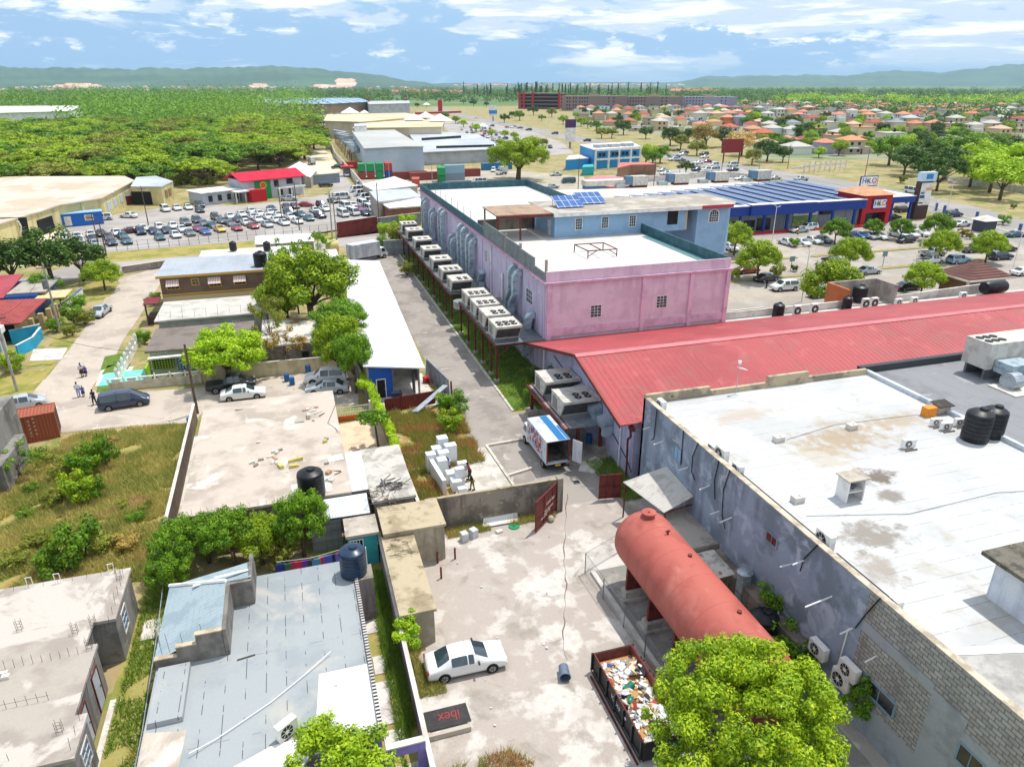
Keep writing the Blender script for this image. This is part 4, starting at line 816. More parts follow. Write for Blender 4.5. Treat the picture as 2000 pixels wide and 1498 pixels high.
for xa,xb,z in st_: b.box(xa,xb,hy0-.2,hy0,LZ,z)
b.obj('upstand_wall',mat('weathered_upstand','857f78','6e6963',s=1,streak=('57534e',1),fine=.12),lh)
b = MB()
for xa,xb,z in st_: b.box(xa-.02,xb,hy0-.24,hy0+.04,z,z+.07)
b.obj('step_coping',mat('sandy_coping','c4b197','a59479',s=2),lh)
b = MB();b.tube((hx0-.1,hy1,3.55),(mx_,my_,5.0),.11,n=6);b.obj('hip_cap',m_white,lh)
b = MB();b.add([(-8.0,37.3,4.12),(-6.9,37.3,4.32),(-6.9,37.6,4.2),(-8.0,37.6,4.0)],[(0,1,2,3)]);b.v = [(x,y,z+.16) for x,y,z in b.v]
b = MB();b.rbox((-7.3,37.15,4.36),(1.1,.28,.04),(-.25,-.1,.1));b.rbox((-5.7,37.1,4.68),(1.9,.28,.04),(-.25,-.03,.08));each(b,'white_strip',m_white,lh)
b = MB()
for x,y,l in ((-9.0,32.6,1.2),(-8.6,32.5,1.3),(-7.9,32.5,1.1),(-6.9,32.5,1.5),(-6.4,32.5,.4),(-9.2,33.4,.9)): b.tube((x,y,3.6),(x-.05,y+.03,3.7+l),.014,n=4)
each(b,'rebar',m_rebar,lh)
MB().path([(-7.1,26.0,LZ+.25),(-6.0,26.6,LZ+.12),(-3.6,28.1,LZ+.1),(-2.2,29.2,LZ+.12),(-.6,30.5,LZ+.25)],.022).obj('vent_pipe',m_pipe,lh)
MB().rbox((-4.9,31.6,LZ+.02),(.9,.1,.02),(0,0,.15)).obj('roof_crack_batten',mat('dark_batten','3c3a38'),lh)
t = thing('split_ac_unit','white split AC unit standing beside the green tree on the grey felt roof','air conditioner',(-2.9,25.9,LZ));split_unit(t,-2.9,25.9,LZ+.05,rad(35),1.0,.4,.8)
MB().box(.9,2.3,36.2,37.6,0,3.25).obj('tank_plinth',m_cwall,label='tall concrete plinth carrying the grey blue water tank',cat='plinth')
water_tank(0,0,3.25,.8,1.95,'shiny dark blue water tank on a plinth at the felt roof corner',mat('blue_black_plastic','22344a','2a3d54',s=2,r=.3,fine=.04,bump=0),None,pxy=(1.2,37.0))
# washing line
for i,(px,py,w,c) in enumerate(((548,1101,.9,'2b3a8a'),(561,1100,.5,'3c6a44'),(572,1097,.6,'b64358'),(584,1096,.7,'c2355a'),(597,1094,.6,'6a3aa0'),(607,1093,.5,'3b3f46'),(617,1091,.7,'4f93b4'),(627,1088,.5,'b83b52'),(637,1085,.9,'4d5fc0'),(650,1082,.6,'2c3350'),(660,1080,.5,'7a5fc4'),(664,1076,.5,'c04a70'))):
 x,y = G(px,py,1.7);MB().rbox((x,y,1.35),(w*.8,.05,.65),(0,0,.05)).obj('garment',paint('cloth_'+c,c,r=.9),label='garment on the washing line behind the grey felt roof, %s from the left' % ordn[i],cat='laundry',group='washing on the line')
MB().path([(*G(540,1098,1.7),1.72),(*G(606,1088,1.7),1.64),(*G(670,1072,1.7),1.72)],.015,n=4).obj('washing_line',m_pipe,label='thin washing line strung behind the grey felt roof',cat='line')
# purple gateway with opening
t = thing('gateway','lavender arched gateway wall with an open hatch between house and yard wall','wall',(2.3,24.6,0))
b = MB();b.box(1.4,1.75,24.4,24.65,0,2.3);b.box(2.85,3.24,24.4,24.65,0,2.4);b.box(1.75,2.85,24.4,24.65,0,.3);b.box(1.75,2.85,24.4,24.65,1.9,2.45);b.obj('wall',m_lav,t)
b = MB();b.box(1.38,3.24,24.36,24.7,2.45,2.53);b.obj('coping',m_conc_lt,t)
MB().box(1.4,3.3,22.5,25.4,.03,.07).obj('path',m_conc_lt,kind='structure')
for i,(x0,x1,y0,y1) in enumerate(((1.5,2.6,26,27.6),(1.5,2.5,28,31),(1.6,2.6,31.6,33),(1.5,2.5,35,36.2))): MB().box(x0,x1,y0,y1,.03,.1).obj('path',m_conc_lt,kind='structure')
# ================= UNFINISHED HOUSE =================
uh = thing('unfinished_house','unfinished grey block house with flat slab roof and rebar starters','house',(-16,33,0))
m_slab = mat('fresh_slab','a9a096','998f86',s=.25,c3='bdb5ac',s3=.22,lo3=.54,hi3=.6,fine=.1,bump=.15)
m_ublk = mat('unfinished_render','8c8984','73706b',s=.6,c3='a7a39c',s3=1.1,streak=('5a5854',.8),fine=.14,bump=.3)
foot = [(-24,27.6),(-12.35,27.6),(-12.35,33.6),(-13.3,33.6),(-12.15,41.6),(-24,41.6)]
b = MB();b.box(-24,-13.35,27.7,41.5,0,3.0);b.box(-13.35,-12.15,27.7,30.0,0,3.0);b.box(-13.35,-12.15,37.0,41.5,0,3.0);b.box(-13.35,-12.7,30.0,35.0,0,3.0);b.obj('wall',m_ublk,uh)
b = MB();b.prism([(-24,27.5),(-12.05,27.5),(-12.05,30.1),(-12.6,30.1),(-12.6,35.05),(-13.2,35.05),(-13.2,36.9),(-12.05,36.9),(-12.05,41.7),(-24,41.7)],3.0,3.2);b.obj('roof',m_slab,uh)
window(uh,(-12.15,38.6,1.8),1.0,1.3,'E',m_conc_lt,mat('blue_tinted_glass','4d7ea6',r=.15,bump=0),2,3,fw=.09)
window(uh,(-12.15,28.9,1.8),1.0,1.2,'E',m_conc_lt,MATS['blue_tinted_glass'],2,3,fw=.09)
for y in (31.2,33.7): door(uh,(-12.7,y,.15),.95,2.3,'E',mat('pale_door_leaf','c3c8cc','b2b8bd',s=1),m_rust)
b = MB();r3 = random.Random(3)
for k in range(14): b.tube((-23+k*.78,41.3,3.2),(-23+k*.78+.05,41.35,3.2+r3.uniform(.4,.7)),.012,n=3)
for k in range(16): b.tube((-12.3,28+k*.85,3.2),(-12.3+.05,28+k*.85,3.2+r3.uniform(.5,.9)),.012,n=3)
for k in range(12): b.tube((-18+k*.42,34.4,3.2),(-18+k*.42,34.45,3.2+r3.uniform(.4,.6)),.012,n=3)
for k in range(12): b.tube((-19+k*.45,31.5,3.2),(-19+k*.45,31.5,3.2+.55),.012,n=3)
b.tube((-19,31.5,3.5),(-14,31.5,3.5),.01,n=3)
for k in range(10): b.tube((-22+k*.8,28.2,3.2),(-22+k*.8,28.2,3.2+.4),.012,n=3)
each(b,'rebar',m_rebar,uh)
for cx,cy in ((-13.1,36.6),(-13.9,36.2),(-12.9,34.7),(-12.5,40.6),(-16.9,37.4),(-13,29.2),(-18.8,36.4)):
 b = MB()
 for dx in (-.13,.13):
  for dy in (-.1,.1): b.tube((cx+dx,cy+dy,3.2),(cx+dx,cy+dy,3.95),.009,n=4)
 for z in (3.35,3.55,3.75): b.path([(cx-.13,cy-.1,z),(cx+.13,cy-.1,z),(cx+.13,cy+.1,z),(cx-.13,cy+.1,z),(cx-.13,cy-.1,z)],.009,n=3)
 b.obj('column_cage',m_rebar,uh)
for i,(x,y) in enumerate(((-17.6,41.4),(-16.1,41.3),(-13.2,41.4))):
 b = MB();b.path([(x,y,3.2),(x,y,3.9),(x+.3,y,3.9),(x+.3,y,3.2)],.022,n=5);b.obj('vent_pipe',m_pipe,uh)
for i,(px,py) in enumerate(((8,1318),)):
 x,y = G(px,py,3.2);MB().box(x-.2,x+.2,y-.1,y+.1,3.2,3.4).box(x+.0,x+.35,y-.4,y-.15,3.2,3.4).obj('loose_block',m_conc_lt,uh)
# fence line between
MB().path([(-9.9,20,1.5),(-9.95,30,1.5),(-10.3,38,1.4),(-10.6,43,1.5)],.03).obj('fence_rail',m_galv,label='single galvanised fence rail running along the side yard',cat='rail')
for i,y in enumerate((22,28,34,39,43)): MB().tube((-9.95-.03*i,y,0),(-9.95-.03*i-.02,y,1.5),.03,n=6).obj('fence_post',m_galv,label='thin fence post in the side yard of the felt roofed house, %s from the front' % ordn[i],cat='post',group='fence posts in the side yard')
MB().box(-11.6,-10.4,38.4,40.2,.03,.14).obj('path',m_conc_lt,kind='structure')
MB().box(-12.4,-12.1,27.6,34,.03,.12).obj('drain_pipe',m_conc_lt,uh)
# ================= GATES, YARD THINGS =================
m_gate = mat('red_gate_sheet','6f2f2a','5d2621',s=.8,c3='7f4238',s3=2,r=.6,fine=.1,corr=None)
def sheet_gate(label,a,c,h,z0=.15,name='steel_gate',words_=None):
 t = thing(name,label,'gate',(*a,0),0,'red sheet metal gates at the yard entrance')
 d = Vector((c[0]-a[0],c[1]-a[1]));L_ = d.length;ang = math.atan2(d.y,d.x);md = (Vector(a)+Vector(c))/2
 MB().rbox((md.x,md.y,z0+h/2),(L_,.05,h),(0,0,ang)).obj('panel',m_gate,t)
 b = MB();n = Vector((-d.y,d.x)).normalized()*.05
 for u in (0.01,.33,.66,.99):
  q = Vector(a)+d*u-n;b.rbox((q.x,q.y,z0+h/2),(.06,.06,h+.04),(0,0,ang))
 for z in (.05,h*.5,h-.05): b.rbox((md.x-n.x*1.2,md.y-n.y*1.2,z0+z),(L_,.05,.06),(0,0,ang))
 b.obj('gate_frame',m_rust,t);b = MB()
 for u in (.0,.45): q = Vector(a)+d*u;b.tube((q.x,q.y,z0+h),(q.x-.25,q.y+.1,z0+h+.45),.02,n=5)
 each(b,'barb_arm',m_steel,t);return t,ang,n
ga,gc = G(1045,1042),G(1093,992)
t,ang,n = sheet_gate('open red steel gate with hand painted white writing at the wall pillar',ga,gc,2.6)
tp = paint('gate_white_paint','d8d0c6',r=.7)
for k,(body,z,s_,u) in enumerate((('Level Bar',1.75,.36,.56),('FOR DELIVERIES',1.2,.2,.5),('PLEASE USE',1.0,.2,.42),('SIDE GATE',.8,.2,.3))):
 q = Vector(ga)+(Vector(gc)-Vector(ga))*u;nn = n.normalized()
 text_obj('lettering',body,s_,(q.x-n.x*1.75,q.y-n.y*1.75,z),(math.pi/2,0,ang),tp,t,.004)
sheet_gate('open red steel gate standing at the far right of the yard entrance',(21.1,44.9),(22.9,44.6),2.2)
# abandoned sign panel lying on trough
t = thing('signboard','long black panel with faded red upside down lettering lying by the yard wall','sign',(5.2,26.4,0))
p0,p1 = G(836,1412,.5),G(917,1393,.5)
b = MB();yb = 27.0
b.add([(3.6,26.7,.35),(6.0,26.7,.35),(5.9,27.55,.8),(3.6,27.55,.8),(3.6,26.75,.27),(6.0,26.75,.27),(5.9,27.6,.72),(3.6,27.6,.72)],[(0,1,2,3),(7,6,5,4),(0,4,5,1),(1,5,6,2),(2,6,7,3),(3,7,4,0)]);b.obj('panel',mat('black_panel','242022','332c2e',s=2,r=.5),t)
text_obj('lettering','ibex',.7,(4.9,27.14,.6),(rad(28.6),0,math.pi),paint('faded_red_paint','9c3a3a',r=.7),t,.006)
for o in list(t.children):
 if o.name.startswith('lettering'): o.rotation_euler = (Matrix.Rotation(rad(28.6),4,'X') @ Matrix.Rotation(math.pi,4,'Z')).to_euler()
MB().box(3.6,5.9,26.35,26.6,0,.35).box(3.6,3.8,26.6,27.5,0,.3).obj('trough',m_conc_old,t)
# barrel, lids, boxes, pallets
x,y = G(1100,1325)
b = MB();t = thing('dustbin','grey open dustbin lying on its side in the middle of the yard','bin',(x,y,0))
c_ = Vector((x,y-.3,.34));d_ = Vector((.22,.95,0)).normalized();q = d_.to_track_quat('Z','Y')
pr = [(.30,0),(.33,.02),(.33,.1),(.30,.12),(.28,.85),(.02,.86)];n_ = 24
for r,z in [(.27,.8),(.28,.02)]+pr: b.v += [tuple(c_+q@Vector((r*math.cos(6.2832*i/n_),r*math.sin(6.2832*i/n_),z))) for i in range(n_)]
R_ = len(b.v)//n_
for k in range(R_-1):
 for i in range(n_): b.f.append((k*n_+i,k*n_+(i+1) % n_,(k+1)*n_+(i+1) % n_,(k+1)*n_+i));b.m.append(0)
b.f.append(tuple(range(n_)));b.m.append(0)
b.obj('bin_body',mat('grey_blue_plastic','667286','59657a',s=2,r=.5),t,auto=40)
m_drawer = mat('pale_cabinet','c2c5c8','aeb2b6',s=2,r=.5)
for i,(px,py) in enumerate(((907,1056),(925,1049))):
 x,y = G(px,py);t = MB().rbox((x,y,.36),(.5,.55,.72),(0,0,.2+i*.2)).rbox((x+.1,y-.29,.55),(.4,.02,.25),(0,0,.2+i*.2));t.obj('cabinet',m_drawer,label=['discarded grey metal drawer cabinet on yard grass, left one','discarded grey metal drawer cabinet on yard grass, right one'][i],cat='cabinet',group='discarded cabinets')
p = GP([(942,1030),(1012,1018),(1010,1007),(945,1018)],.15)
MB().slab([(p[0][0],p[0][1],.18),(p[1][0],p[1][1],.18),(p[2][0],p[2][1],.55),(p[3][0],p[3][1],.55)],.06).obj('light_panel',m_white,label='long discarded white panel leaning on the foot of the tall grey wall',cat='panel')
x,y = G(1004,1029);MB().tube((x,y,.02),(x,y,.1),.42,n=24).tube((x,y,.1),(x,y,.15),.1).obj('round_lid',paint('green_plastic','1f8a5a',r=.5),label='green round lid lying on the weeds by the grey wall',cat='lid')
x,y = G(975,1040);MB().rbox((x,y,.1),(.5,.3,.2),(.1,.05,.3)).obj('stone',m_conc_lt,label='pale broken slab lying beside the green lid',cat='stone')
x,y = G(1076,1018);b = MB();b.lathe((x,y,0),[(.12,0),(.25,.12),(.27,.28),(.18,.44),(.03,.5)],12);b.obj('boulder',mat('pale_boulder','a9a38c','8d8872',s=3),label='rounded pale boulder in front of the open lettered gate',cat='stone')
x,y = G(1124,940);t = thing('chair','broken chair frame lying flat on the lane before the red gate','chair',(x,y,0));b = MB()
for u in (-.25,.25): b.tube((x+u,y-.5,.05),(x+u,y+.6,.12),.025)
for v_ in (-.45,0,.55): b.tube((x-.25,y+v_,.06+.05*(v_+.5)),(x+.25,y+v_,.06+.05*(v_+.5)),.025)
b.obj('frame',m_steel,t);MB().box(x-.22,x+.22,y-.4,y-.02,.08,.11).obj('seat',m_dark,t)
MB().prism(GP([(1135,905),(1163,893),(1180,905),(1160,925),(1130,920)]),0,.12).obj('concrete_pad',m_conc_lt,kind='structure')
# dumpster
dm = thing('rubbish_skip','long open black skip heaped with paper and rubbish beside the fence','skip',(14.8,25,0))
dx0,dx1,dy0,dy1 = 13.5,15.9,22.0,28.3
b = MB();b.box(dx0,dx0+.07,dy0,dy1,.25,1.35);b.box(dx1-.07,dx1,dy0,dy1,.25,1.35);b.box(dx0+.07,dx1-.07,dy0,dy0+.07,.25,1.35);b.box(dx0+.07,dx1-.07,dy1-.07,dy1,.25,1.35);b.box(dx0,dx1,dy0,dy1,.17,.25);b.obj('hull',mat('black_skip_paint','1d1d20','2a292c',s=2,r=.5),dm)
b = MB();m_in = mat('rusty_skip_inside','7d4038','683530',s=1.2,fine=.12)
b.box(dx0+.07,dx0+.09,dy0+.07,dy1-.07,.3,1.34);b.box(dx1-.09,dx1-.07,dy0+.07,dy1-.07,.3,1.34);b.box(dx0+.09,dx1-.09,dy1-.09,dy1-.07,.3,1.34);b.box(dx0+.02,dx1-.02,dy0+.02,dy0+.05,1.35,1.38);b.box(dx0+.01,dx0+.06,dy0,dy1,1.35,1.38);b.box(dx1-.06,dx1-.01,dy0,dy1,1.35,1.38);b.obj('lining',m_in,dm)
b = MB();y = dy0+.1
while y < dy1: b.box(dx0-.1,dx0-.002,y,y+.1,.2,1.38);b.box(dx1+.002,dx1+.1,y,y+.1,.2,1.38);y += 1.02
b.box(dx0-.12,dx0-.1,dy0,dy1,.15,.3);each(b,'rib',MATS['black_skip_paint'],dm)
text_obj('lettering','ICON',.42,(dx0-.012,25.2,.8),(math.pi/2,0,-math.pi/2),paint('skip_lettering','c9c9c9',r=.6),dm,.004)
b = MB();b.path([(dx1+.15,27.8,.4),(dx1+.45,27.4,.9),(dx1+.5,26.4,1.0),(dx1+.15,26,.5)],.03);b.box(dx0-.3,dx0-.2,dy0,dy1-.4,.02,.12);b.obj('side_rail',m_rust,dm)
m_tr = [paint('trash_'+c,c,r=.8) for c in ('e2e0dc','cfd2d8','c29a66','b58a58','e8e6e2','8d9098','1f7a5c','b8443c','4b5c9c','d9c9a4','2e2e30','dfe3e8')]
r4 = random.Random(21);b = MB()
for i in range(520):
 x = r4.uniform(dx0+.2,dx1-.2);y = r4.uniform(dy0+.15,dy1-.5);hgt = .85+.28*math.sin(y*1.7)*math.cos(x*2)+r4.uniform(-.1,.16)-.25*max(0,(y-27)/1.3)
 s_ = r4.uniform(.08,.46);b.rbox((x,y,hgt),(s_,s_*r4.uniform(.4,1.2),r4.uniform(.01,.14)),(r4.uniform(-.7,.7),r4.uniform(-.7,.7),r4.uniform(0,3.1)),r4.choice([0]*6+[1]*4+[2,3]*2+[4]*5+[5,5,9,9,10,11,11]+([6,7,8] if r4.random() < .25 else [1])))
b.box(dx0+.12,dx1-.12,dy0+.12,dy1-.12,.3,.72,3)
b.obj('rubbish',m_tr,label='heap of paper, cardboard and plastic rubbish filling the black skip',cat='rubbish',kind='stuff',loc=(14.7,25,.3))
x,y = 14.2,25.6;b = MB();b.tube((x,y,1.0),(x+.55,y+.2,1.15),.2,n=14);b.obj('bucket',paint('green_bucket','17705a',r=.5),label='dark green bucket lying on the rubbish in the black skip',cat='bucket')
r4 = random.Random(8);b = MB()
for i in range(230):
 u = r4.random();x,y = (r4.uniform(3.8,17),r4.uniform(19,43.5)) if u < .12 else (r4.uniform(-30,-11.5),r4.uniform(46,72)) if u < .65 else (r4.uniform(7,14),r4.uniform(46,65)) if u < .85 else (r4.uniform(-12,-9.6),r4.uniform(24,44)) if u < .93 else (r4.uniform(-9,4),r4.uniform(69,79))
 s_ = r4.uniform(.04,.16);b.rbox((x,y,.07+s_*.15),(s_,s_*r4.uniform(.4,1),r4.uniform(.02,.1)),(r4.uniform(-.3,.3),r4.uniform(-.3,.3),r4.uniform(0,3)),r4.choice([0,0,1,4,5,9,2]))
b.obj('litter',m_tr,label='scraps of paper, stones and plastic scattered over yard and lots',cat='litter',kind='stuff',loc=(0,0,0))
cp = [G(*p) for p in ((1108,965),(1105,1000),(1104,1040),(1101,1080),(1103,1110),(1106,1140),(1103,1180),(1102,1215),(1099,1250),(1106,1290))]
k = MB()
for i in range(len(cp)-1):
 for j in range(4): u = (i*4+j)*.7;a = Vector(cp[i]).lerp(Vector(cp[i+1]),j/4);c = Vector(cp[i]).lerp(Vector(cp[i+1]),(j+1)/4);w0,w1_ = .03+.02*math.sin(u),.03+.02*math.sin(u+.7);o_ = .06*math.sin(u*2.3);o2 = .06*math.sin((u+.7)*2.3);k.add([(a.x-w0+o_,a.y,.033),(a.x+w0+o_,a.y,.033),(c.x+w1_+o2,c.y,.033),(c.x-w1_+o2,c.y,.033)],[(0,3,2,1)])
k.obj('yard_crack',mat('crack_stain','6f5f52','857668',s=2,fine=.1),kind='structure',loc=(0,0,0))
# scattered litter
# ================= VEHICLES =================
m_tyre = mat('tyre_rubber','1a1a1b',r=.85,fine=.05,bump=0);m_rim = mat('wheel_rim','9a9da0',r=.35,me=.6,fine=0,bump=0)
m_cglass = mat('car_glass','2a3a42',r=.06,fine=0,bump=0,spec=1.0);m_trim = mat('dark_trim','202124',r=.6,fine=0,bump=0)
m_hl = mat('headlamp_lens','dfe5ea',r=.1,fine=0,bump=0,spec=.9);m_tl = mat('tail_lamp_lens','8e1a1c',r=.2,fine=0,bump=0)
CP = {'white': 'dcdddb','silver': 'a9afb3','grey': '5f656b','black': '121316','navy': '1b2b4a','blue': '1c4f9a','teal': '1f5560','red': '9a1f26','maroon': '54262c','magenta': '9a2a5c','yellow': 'd9a81c','dark green': '1d3b33','pale blue': '7f9fb8'}
def cpaint(c): return mat('car_paint_'+c.replace(' ','_'),CP[c],r=.3,fine=0,bump=0,coat=.6,spec=.5)
# stations: y, bottom, belt, top, roof half width
SH = {
 'saloon': (.88,1.38,.31,[(-2.32,.34,.62,.68,.6),(-2.26,.26,.86,.92,.66),(-1.72,.22,.95,1.0,.66),(-1.0,.22,.96,1.38,.58),(-.93,.22,.96,1.41,.575),(-.02,.22,.95,1.45,.57),(.04,.22,.95,1.45,.57),(.36,.22,.94,1.42,.57),(.44,.22,.94,1.40,.575),(1.2,.22,.91,.99,.66),(2.0,.22,.8,.86,.64),(2.26,.26,.66,.71,.6),(2.32,.36,.58,.6,.55)],[(3,4,0),(2,3,0),(7,9,1)]),
 'hatchback': (.84,1.22,.3,[(-2.0,.34,.7,.76,.6),(-1.95,.24,.95,1.02,.64),(-1.6,.22,.98,1.42,.56),(-1.52,.22,.98,1.47,.56),(-.45,.22,.96,1.52,.57),(-.39,.22,.96,1.52,.57),(.4,.22,.94,1.48,.57),(.48,.22,.94,1.46,.57),(1.25,.22,.92,1.02,.64),(1.8,.22,.82,.88,.6),(2.0,.28,.64,.68,.55)],[]),
 'suv': (.93,1.38,.37,[(-2.3,.42,.8,.86,.66),(-2.26,.32,1.05,1.12,.7),(-2.02,.28,1.1,1.62,.62),(-1.92,.28,1.1,1.68,.62),(-.45,.28,1.08,1.74,.63),(-.38,.28,1.08,1.74,.63),(.5,.28,1.06,1.7,.63),(.6,.28,1.06,1.67,.63),(1.25,.28,1.05,1.14,.72),(2.1,.28,.98,1.03,.7),(2.28,.34,.8,.84,.64),(2.33,.44,.7,.72,.6)],[]),
 'minivan': (.88,1.45,.32,[(-2.4,.36,.8,.9,.68),(-2.36,.26,1.0,1.3,.66),(-2.2,.24,1.0,1.68,.62),(-2.1,.24,1.0,1.74,.62),(-.6,.24,.99,1.8,.63),(-.53,.24,.99,1.8,.63),(.7,.24,.96,1.72,.62),(.8,.24,.96,1.68,.62),(1.75,.24,.95,1.08,.66),(2.3,.26,.78,.84,.62),(2.4,.36,.62,.66,.58)],[]),
 'minibus': (.9,1.5,.34,[(-2.45,.4,.9,1.6,.72),(-2.4,.28,1.05,1.9,.72),(-2.3,.26,1.05,1.98,.72),(-1.1,.26,1.05,2.02,.72),(-1.03,.26,1.05,2.02,.72),(.5,.26,1.03,2.0,.71),(.57,.26,1.03,2.0,.71),(1.45,.26,1.0,1.94,.7),(1.55,.26,1.0,1.9,.7),(2.2,.26,.98,1.12,.7),(2.4,.3,.8,.86,.66),(2.45,.4,.6,.64,.6)],[]),
 'pickup': (.93,1.6,.38,[(-2.6,.5,.95,.99,.84),(-2.55,.42,1.02,1.04,.84),(-.75,.4,1.05,1.07,.84),(-.62,.34,1.08,1.12,.7),(-.45,.3,1.08,1.7,.62),(-.35,.3,1.08,1.74,.62),(.3,.3,1.07,1.76,.62),(.36,.3,1.07,1.76,.62),(.95,.3,1.06,1.7,.62),(1.03,.3,1.06,1.66,.62),(1.65,.3,1.04,1.12,.72),(2.45,.32,.95,1.0,.7),(2.6,.42,.76,.8,.64)],[]),
}
def cabin(st):
 idx = [i for i,s in enumerate(st) if s[3]-s[2] > .4];return idx[0],idx[-1]
def loft(kind,sub=True):
 W,wb,wr,st,_ = SH[kind];n = 11
 vs = []
 for y,zb,zs,zt,rw in st:
  half = [(W*.9,zb),(W,zb+.14),(W*1.0,(zb+zs)/2+.05),(W*.97,zs),(rw,zt-.045)]
  ring = [(0,zb)]+half+[(0,zt)]+[(-x,z) for x,z in half[::-1]]
  vs += [(x,y,z) for x,z in ring]
 n = 12;fs = [];ms = [];a,c = cabin(st)
 for k in range(len(st)-1):
  for i in range(n):
   m_ = 0;cab = k >= a-1 and k <= c
   if i in (4,7) and a <= k < c and st[k+1][0]-st[k][0] > .2: m_ = 1
   if i in (5,6) and (k == c or (k == a-1)): m_ = 1
   if kind == 'pickup' and k < 2 and i in (5,6): m_ = 2
   if i in (0,11): m_ = 2
   fs.append((k*n+i,(k+1)*n+i,(k+1)*n+(i+1) % n,k*n+(i+1) % n)[::-1]);ms.append(m_)
 fs.append(tuple(range(n))[::-1][::-1]);ms.append(0);fs.append(tuple(range((len(st)-1)*n,len(st)*n))[::-1]);ms.append(0)
 me = bpy.data.meshes.new(kind+'_cage');me.from_pydata(vs,[],fs);me.polygons.foreach_set('material_index',ms)
 bm = bmesh.new();bm.from_mesh(me);bmesh.ops.recalc_face_normals(bm,faces=bm.faces)
 cl = bm.edges.layers.float.new('crease_edge')
 for e in bm.edges:
  if len({f.material_index for f in e.link_faces}) > 1: e[cl] = 1.0
 vl = bm.verts.layers.float.new('crease_vert')
 for v in bm.verts:
  k_ = {f.material_index for f in v.link_faces}
  if 1 in k_ and len(k_) > 1: v[vl] = .7
 bm.to_mesh(me);bm.free()
 for m_ in (m_white,m_cglass,m_trim): me.materials.append(m_)
 me.polygons.foreach_set('use_smooth',[True]*len(me.polygons))
 if sub:
  o = bpy.data.objects.new('tmp',me);COL.objects.link(o);md = o.modifiers.new('s','SUBSURF');md.levels = 2 if sub == 2 else 1
  me2 = bpy.data.meshes.new_from_object(o.evaluated_get(bpy.context.evaluated_depsgraph_get()));bpy.data.objects.remove(o);me = me2
 return me
import bmesh
def split_mats(me,groups):
 out = []
 for name,ids in groups:
  bm = bmesh.new();bm.from_mesh(me);bmesh.ops.delete(bm,geom=[f for f in bm.faces if f.material_index not in ids],context='FACES')
  m2 = bpy.data.meshes.new(name);bm.to_mesh(m2);bm.free()
  for m_ in me.materials: m2.materials.append(m_)
  out.append(m2)
 return out
PROTO = {}
def car_proto(kind,det):
 if (kind,det) in PROTO: return PROTO[(kind,det)]
 W,wb,wr,st,_ = SH[kind];me = loft(kind,2 if det == 2 else (1 if det == 1 else False))
 P = []
 if det == 0:
  me.materials.append(m_tyre);bm = bmesh.new();bm.from_mesh(me)
  for sx in (-1,1):
   for y in (-wb,wb):
    r = bmesh.ops.create_cone(bm,cap_ends=True,segments=10,radius1=wr,radius2=wr,depth=.24,matrix=Matrix.Translation((sx*(W-.1),y,wr)) @ Matrix.Rotation(math.pi/2,4,'Y'))
    for v in r['verts']:
     for f in v.link_faces: f.material_index = 3
  bm.to_mesh(me);bm.free();P = [('body',me,None)]
 else:
  bd,gl = split_mats(me,(('body',(0,2)),('window_glass',(1,))));P = [('body',bd,None),('window_glass',gl,None)]
  wm = MB().tube((-.12,0,0),(.12,0,0),wr,n=20).mesh('tyre');wm.materials.append(m_tyre)
  rm = MB();rm.tube((-.135,0,0),(.135,0,0),wr*.62,n=16);rm = rm.mesh('rim');rm.materials.append(m_rim)
  sp = MB()
  for k in range(5): a = k*2*math.pi/5;sp.rbox((0,math.cos(a)*wr*.33,math.sin(a)*wr*.33),(.285,wr*.14,wr*.5),(a+math.pi/2,0,0))
  sp = sp.mesh('spoke_gap');sp.materials.append(m_trim)
  arch = MB()
  for sx in (-1,1):
   for y in (-wb,wb): arch.tube((sx*(W-.3),y,wr),(sx*(W+.004),y,wr),wr+.05,n=18)
  am = arch.mesh('wheel_arch');am.materials.append(m_trim);P.append(('wheel_arch',am,None))
  for sx in (-1,1):
   for y in (-wb,wb): P.append(('wheel',wm,(sx*(W-.09),y,wr),[('rim',rm)]+([('spoke',sp)] if det == 2 else [])))
  f = st[-2];r = st[1];h = MB().rbox((0,0,0),(.34,.14,.13),(.5,0,0)).mesh('headlight');h.materials.append(m_hl)
  q = MB().rbox((0,0,0),(.26,.1,.17)).mesh('tail_light');q.materials.append(m_tl)
  for sx in (-1,1):
   P.append(('headlight',h,(sx*(W-.25),st[-2][0]-.03,st[-2][2]-.02)));P.append(('tail_light',q,(sx*(W-.2),st[1][0]-.0,st[1][2]-.13)))
   mr_ = MB().rbox((0,0,0),(.2,.09,.13));mm = mr_.mesh('wing_mirror');mm.materials.append(m_trim)
   ci = cabin(st)[1];P.append(('wing_mirror',mm,(sx*(W+.07),st[ci][0]+.15,st[ci][2]+.06)))
  pl = MB().rbox((0,0,0),(.42,.02,.11)).mesh('number_plate');pl.materials.append(MATS.get('plate') or mat('plate','d8d4c0',fine=0,bump=0));P.append(('number_plate',pl,(0,st[0][0]-.01,.55)))
 PROTO[(kind,det)] = P;return P
CARS = []
def car(kind,color,px,py,rz,det=1,place=None,label=None,z=.55,group=None,xy=None,dz=0):
 x,y = xy or G(px,py,z);t = thing('parked_car',label,{'saloon': 'car','hatchback': 'car','suv': 'car'}.get(kind,kind),(x,y,.03+dz),rad(rz),group)
 for e in car_proto(kind,det):
  o = bpy.data.objects.new(e[0],e[1]);COL.objects.link(o);o.parent = t
  if e[2]: o.location = e[2]
  if e[0] == 'body' : o.material_slots[0].link = 'OBJECT';o.material_slots[0].material = cpaint(color)
  if len(e) > 3:
   for nm,me in e[3]: c = bpy.data.objects.new(nm,me);COL.objects.link(c);c.parent = o
 if not label: CARS.append((t,place,color,kind,px,py))
 return t
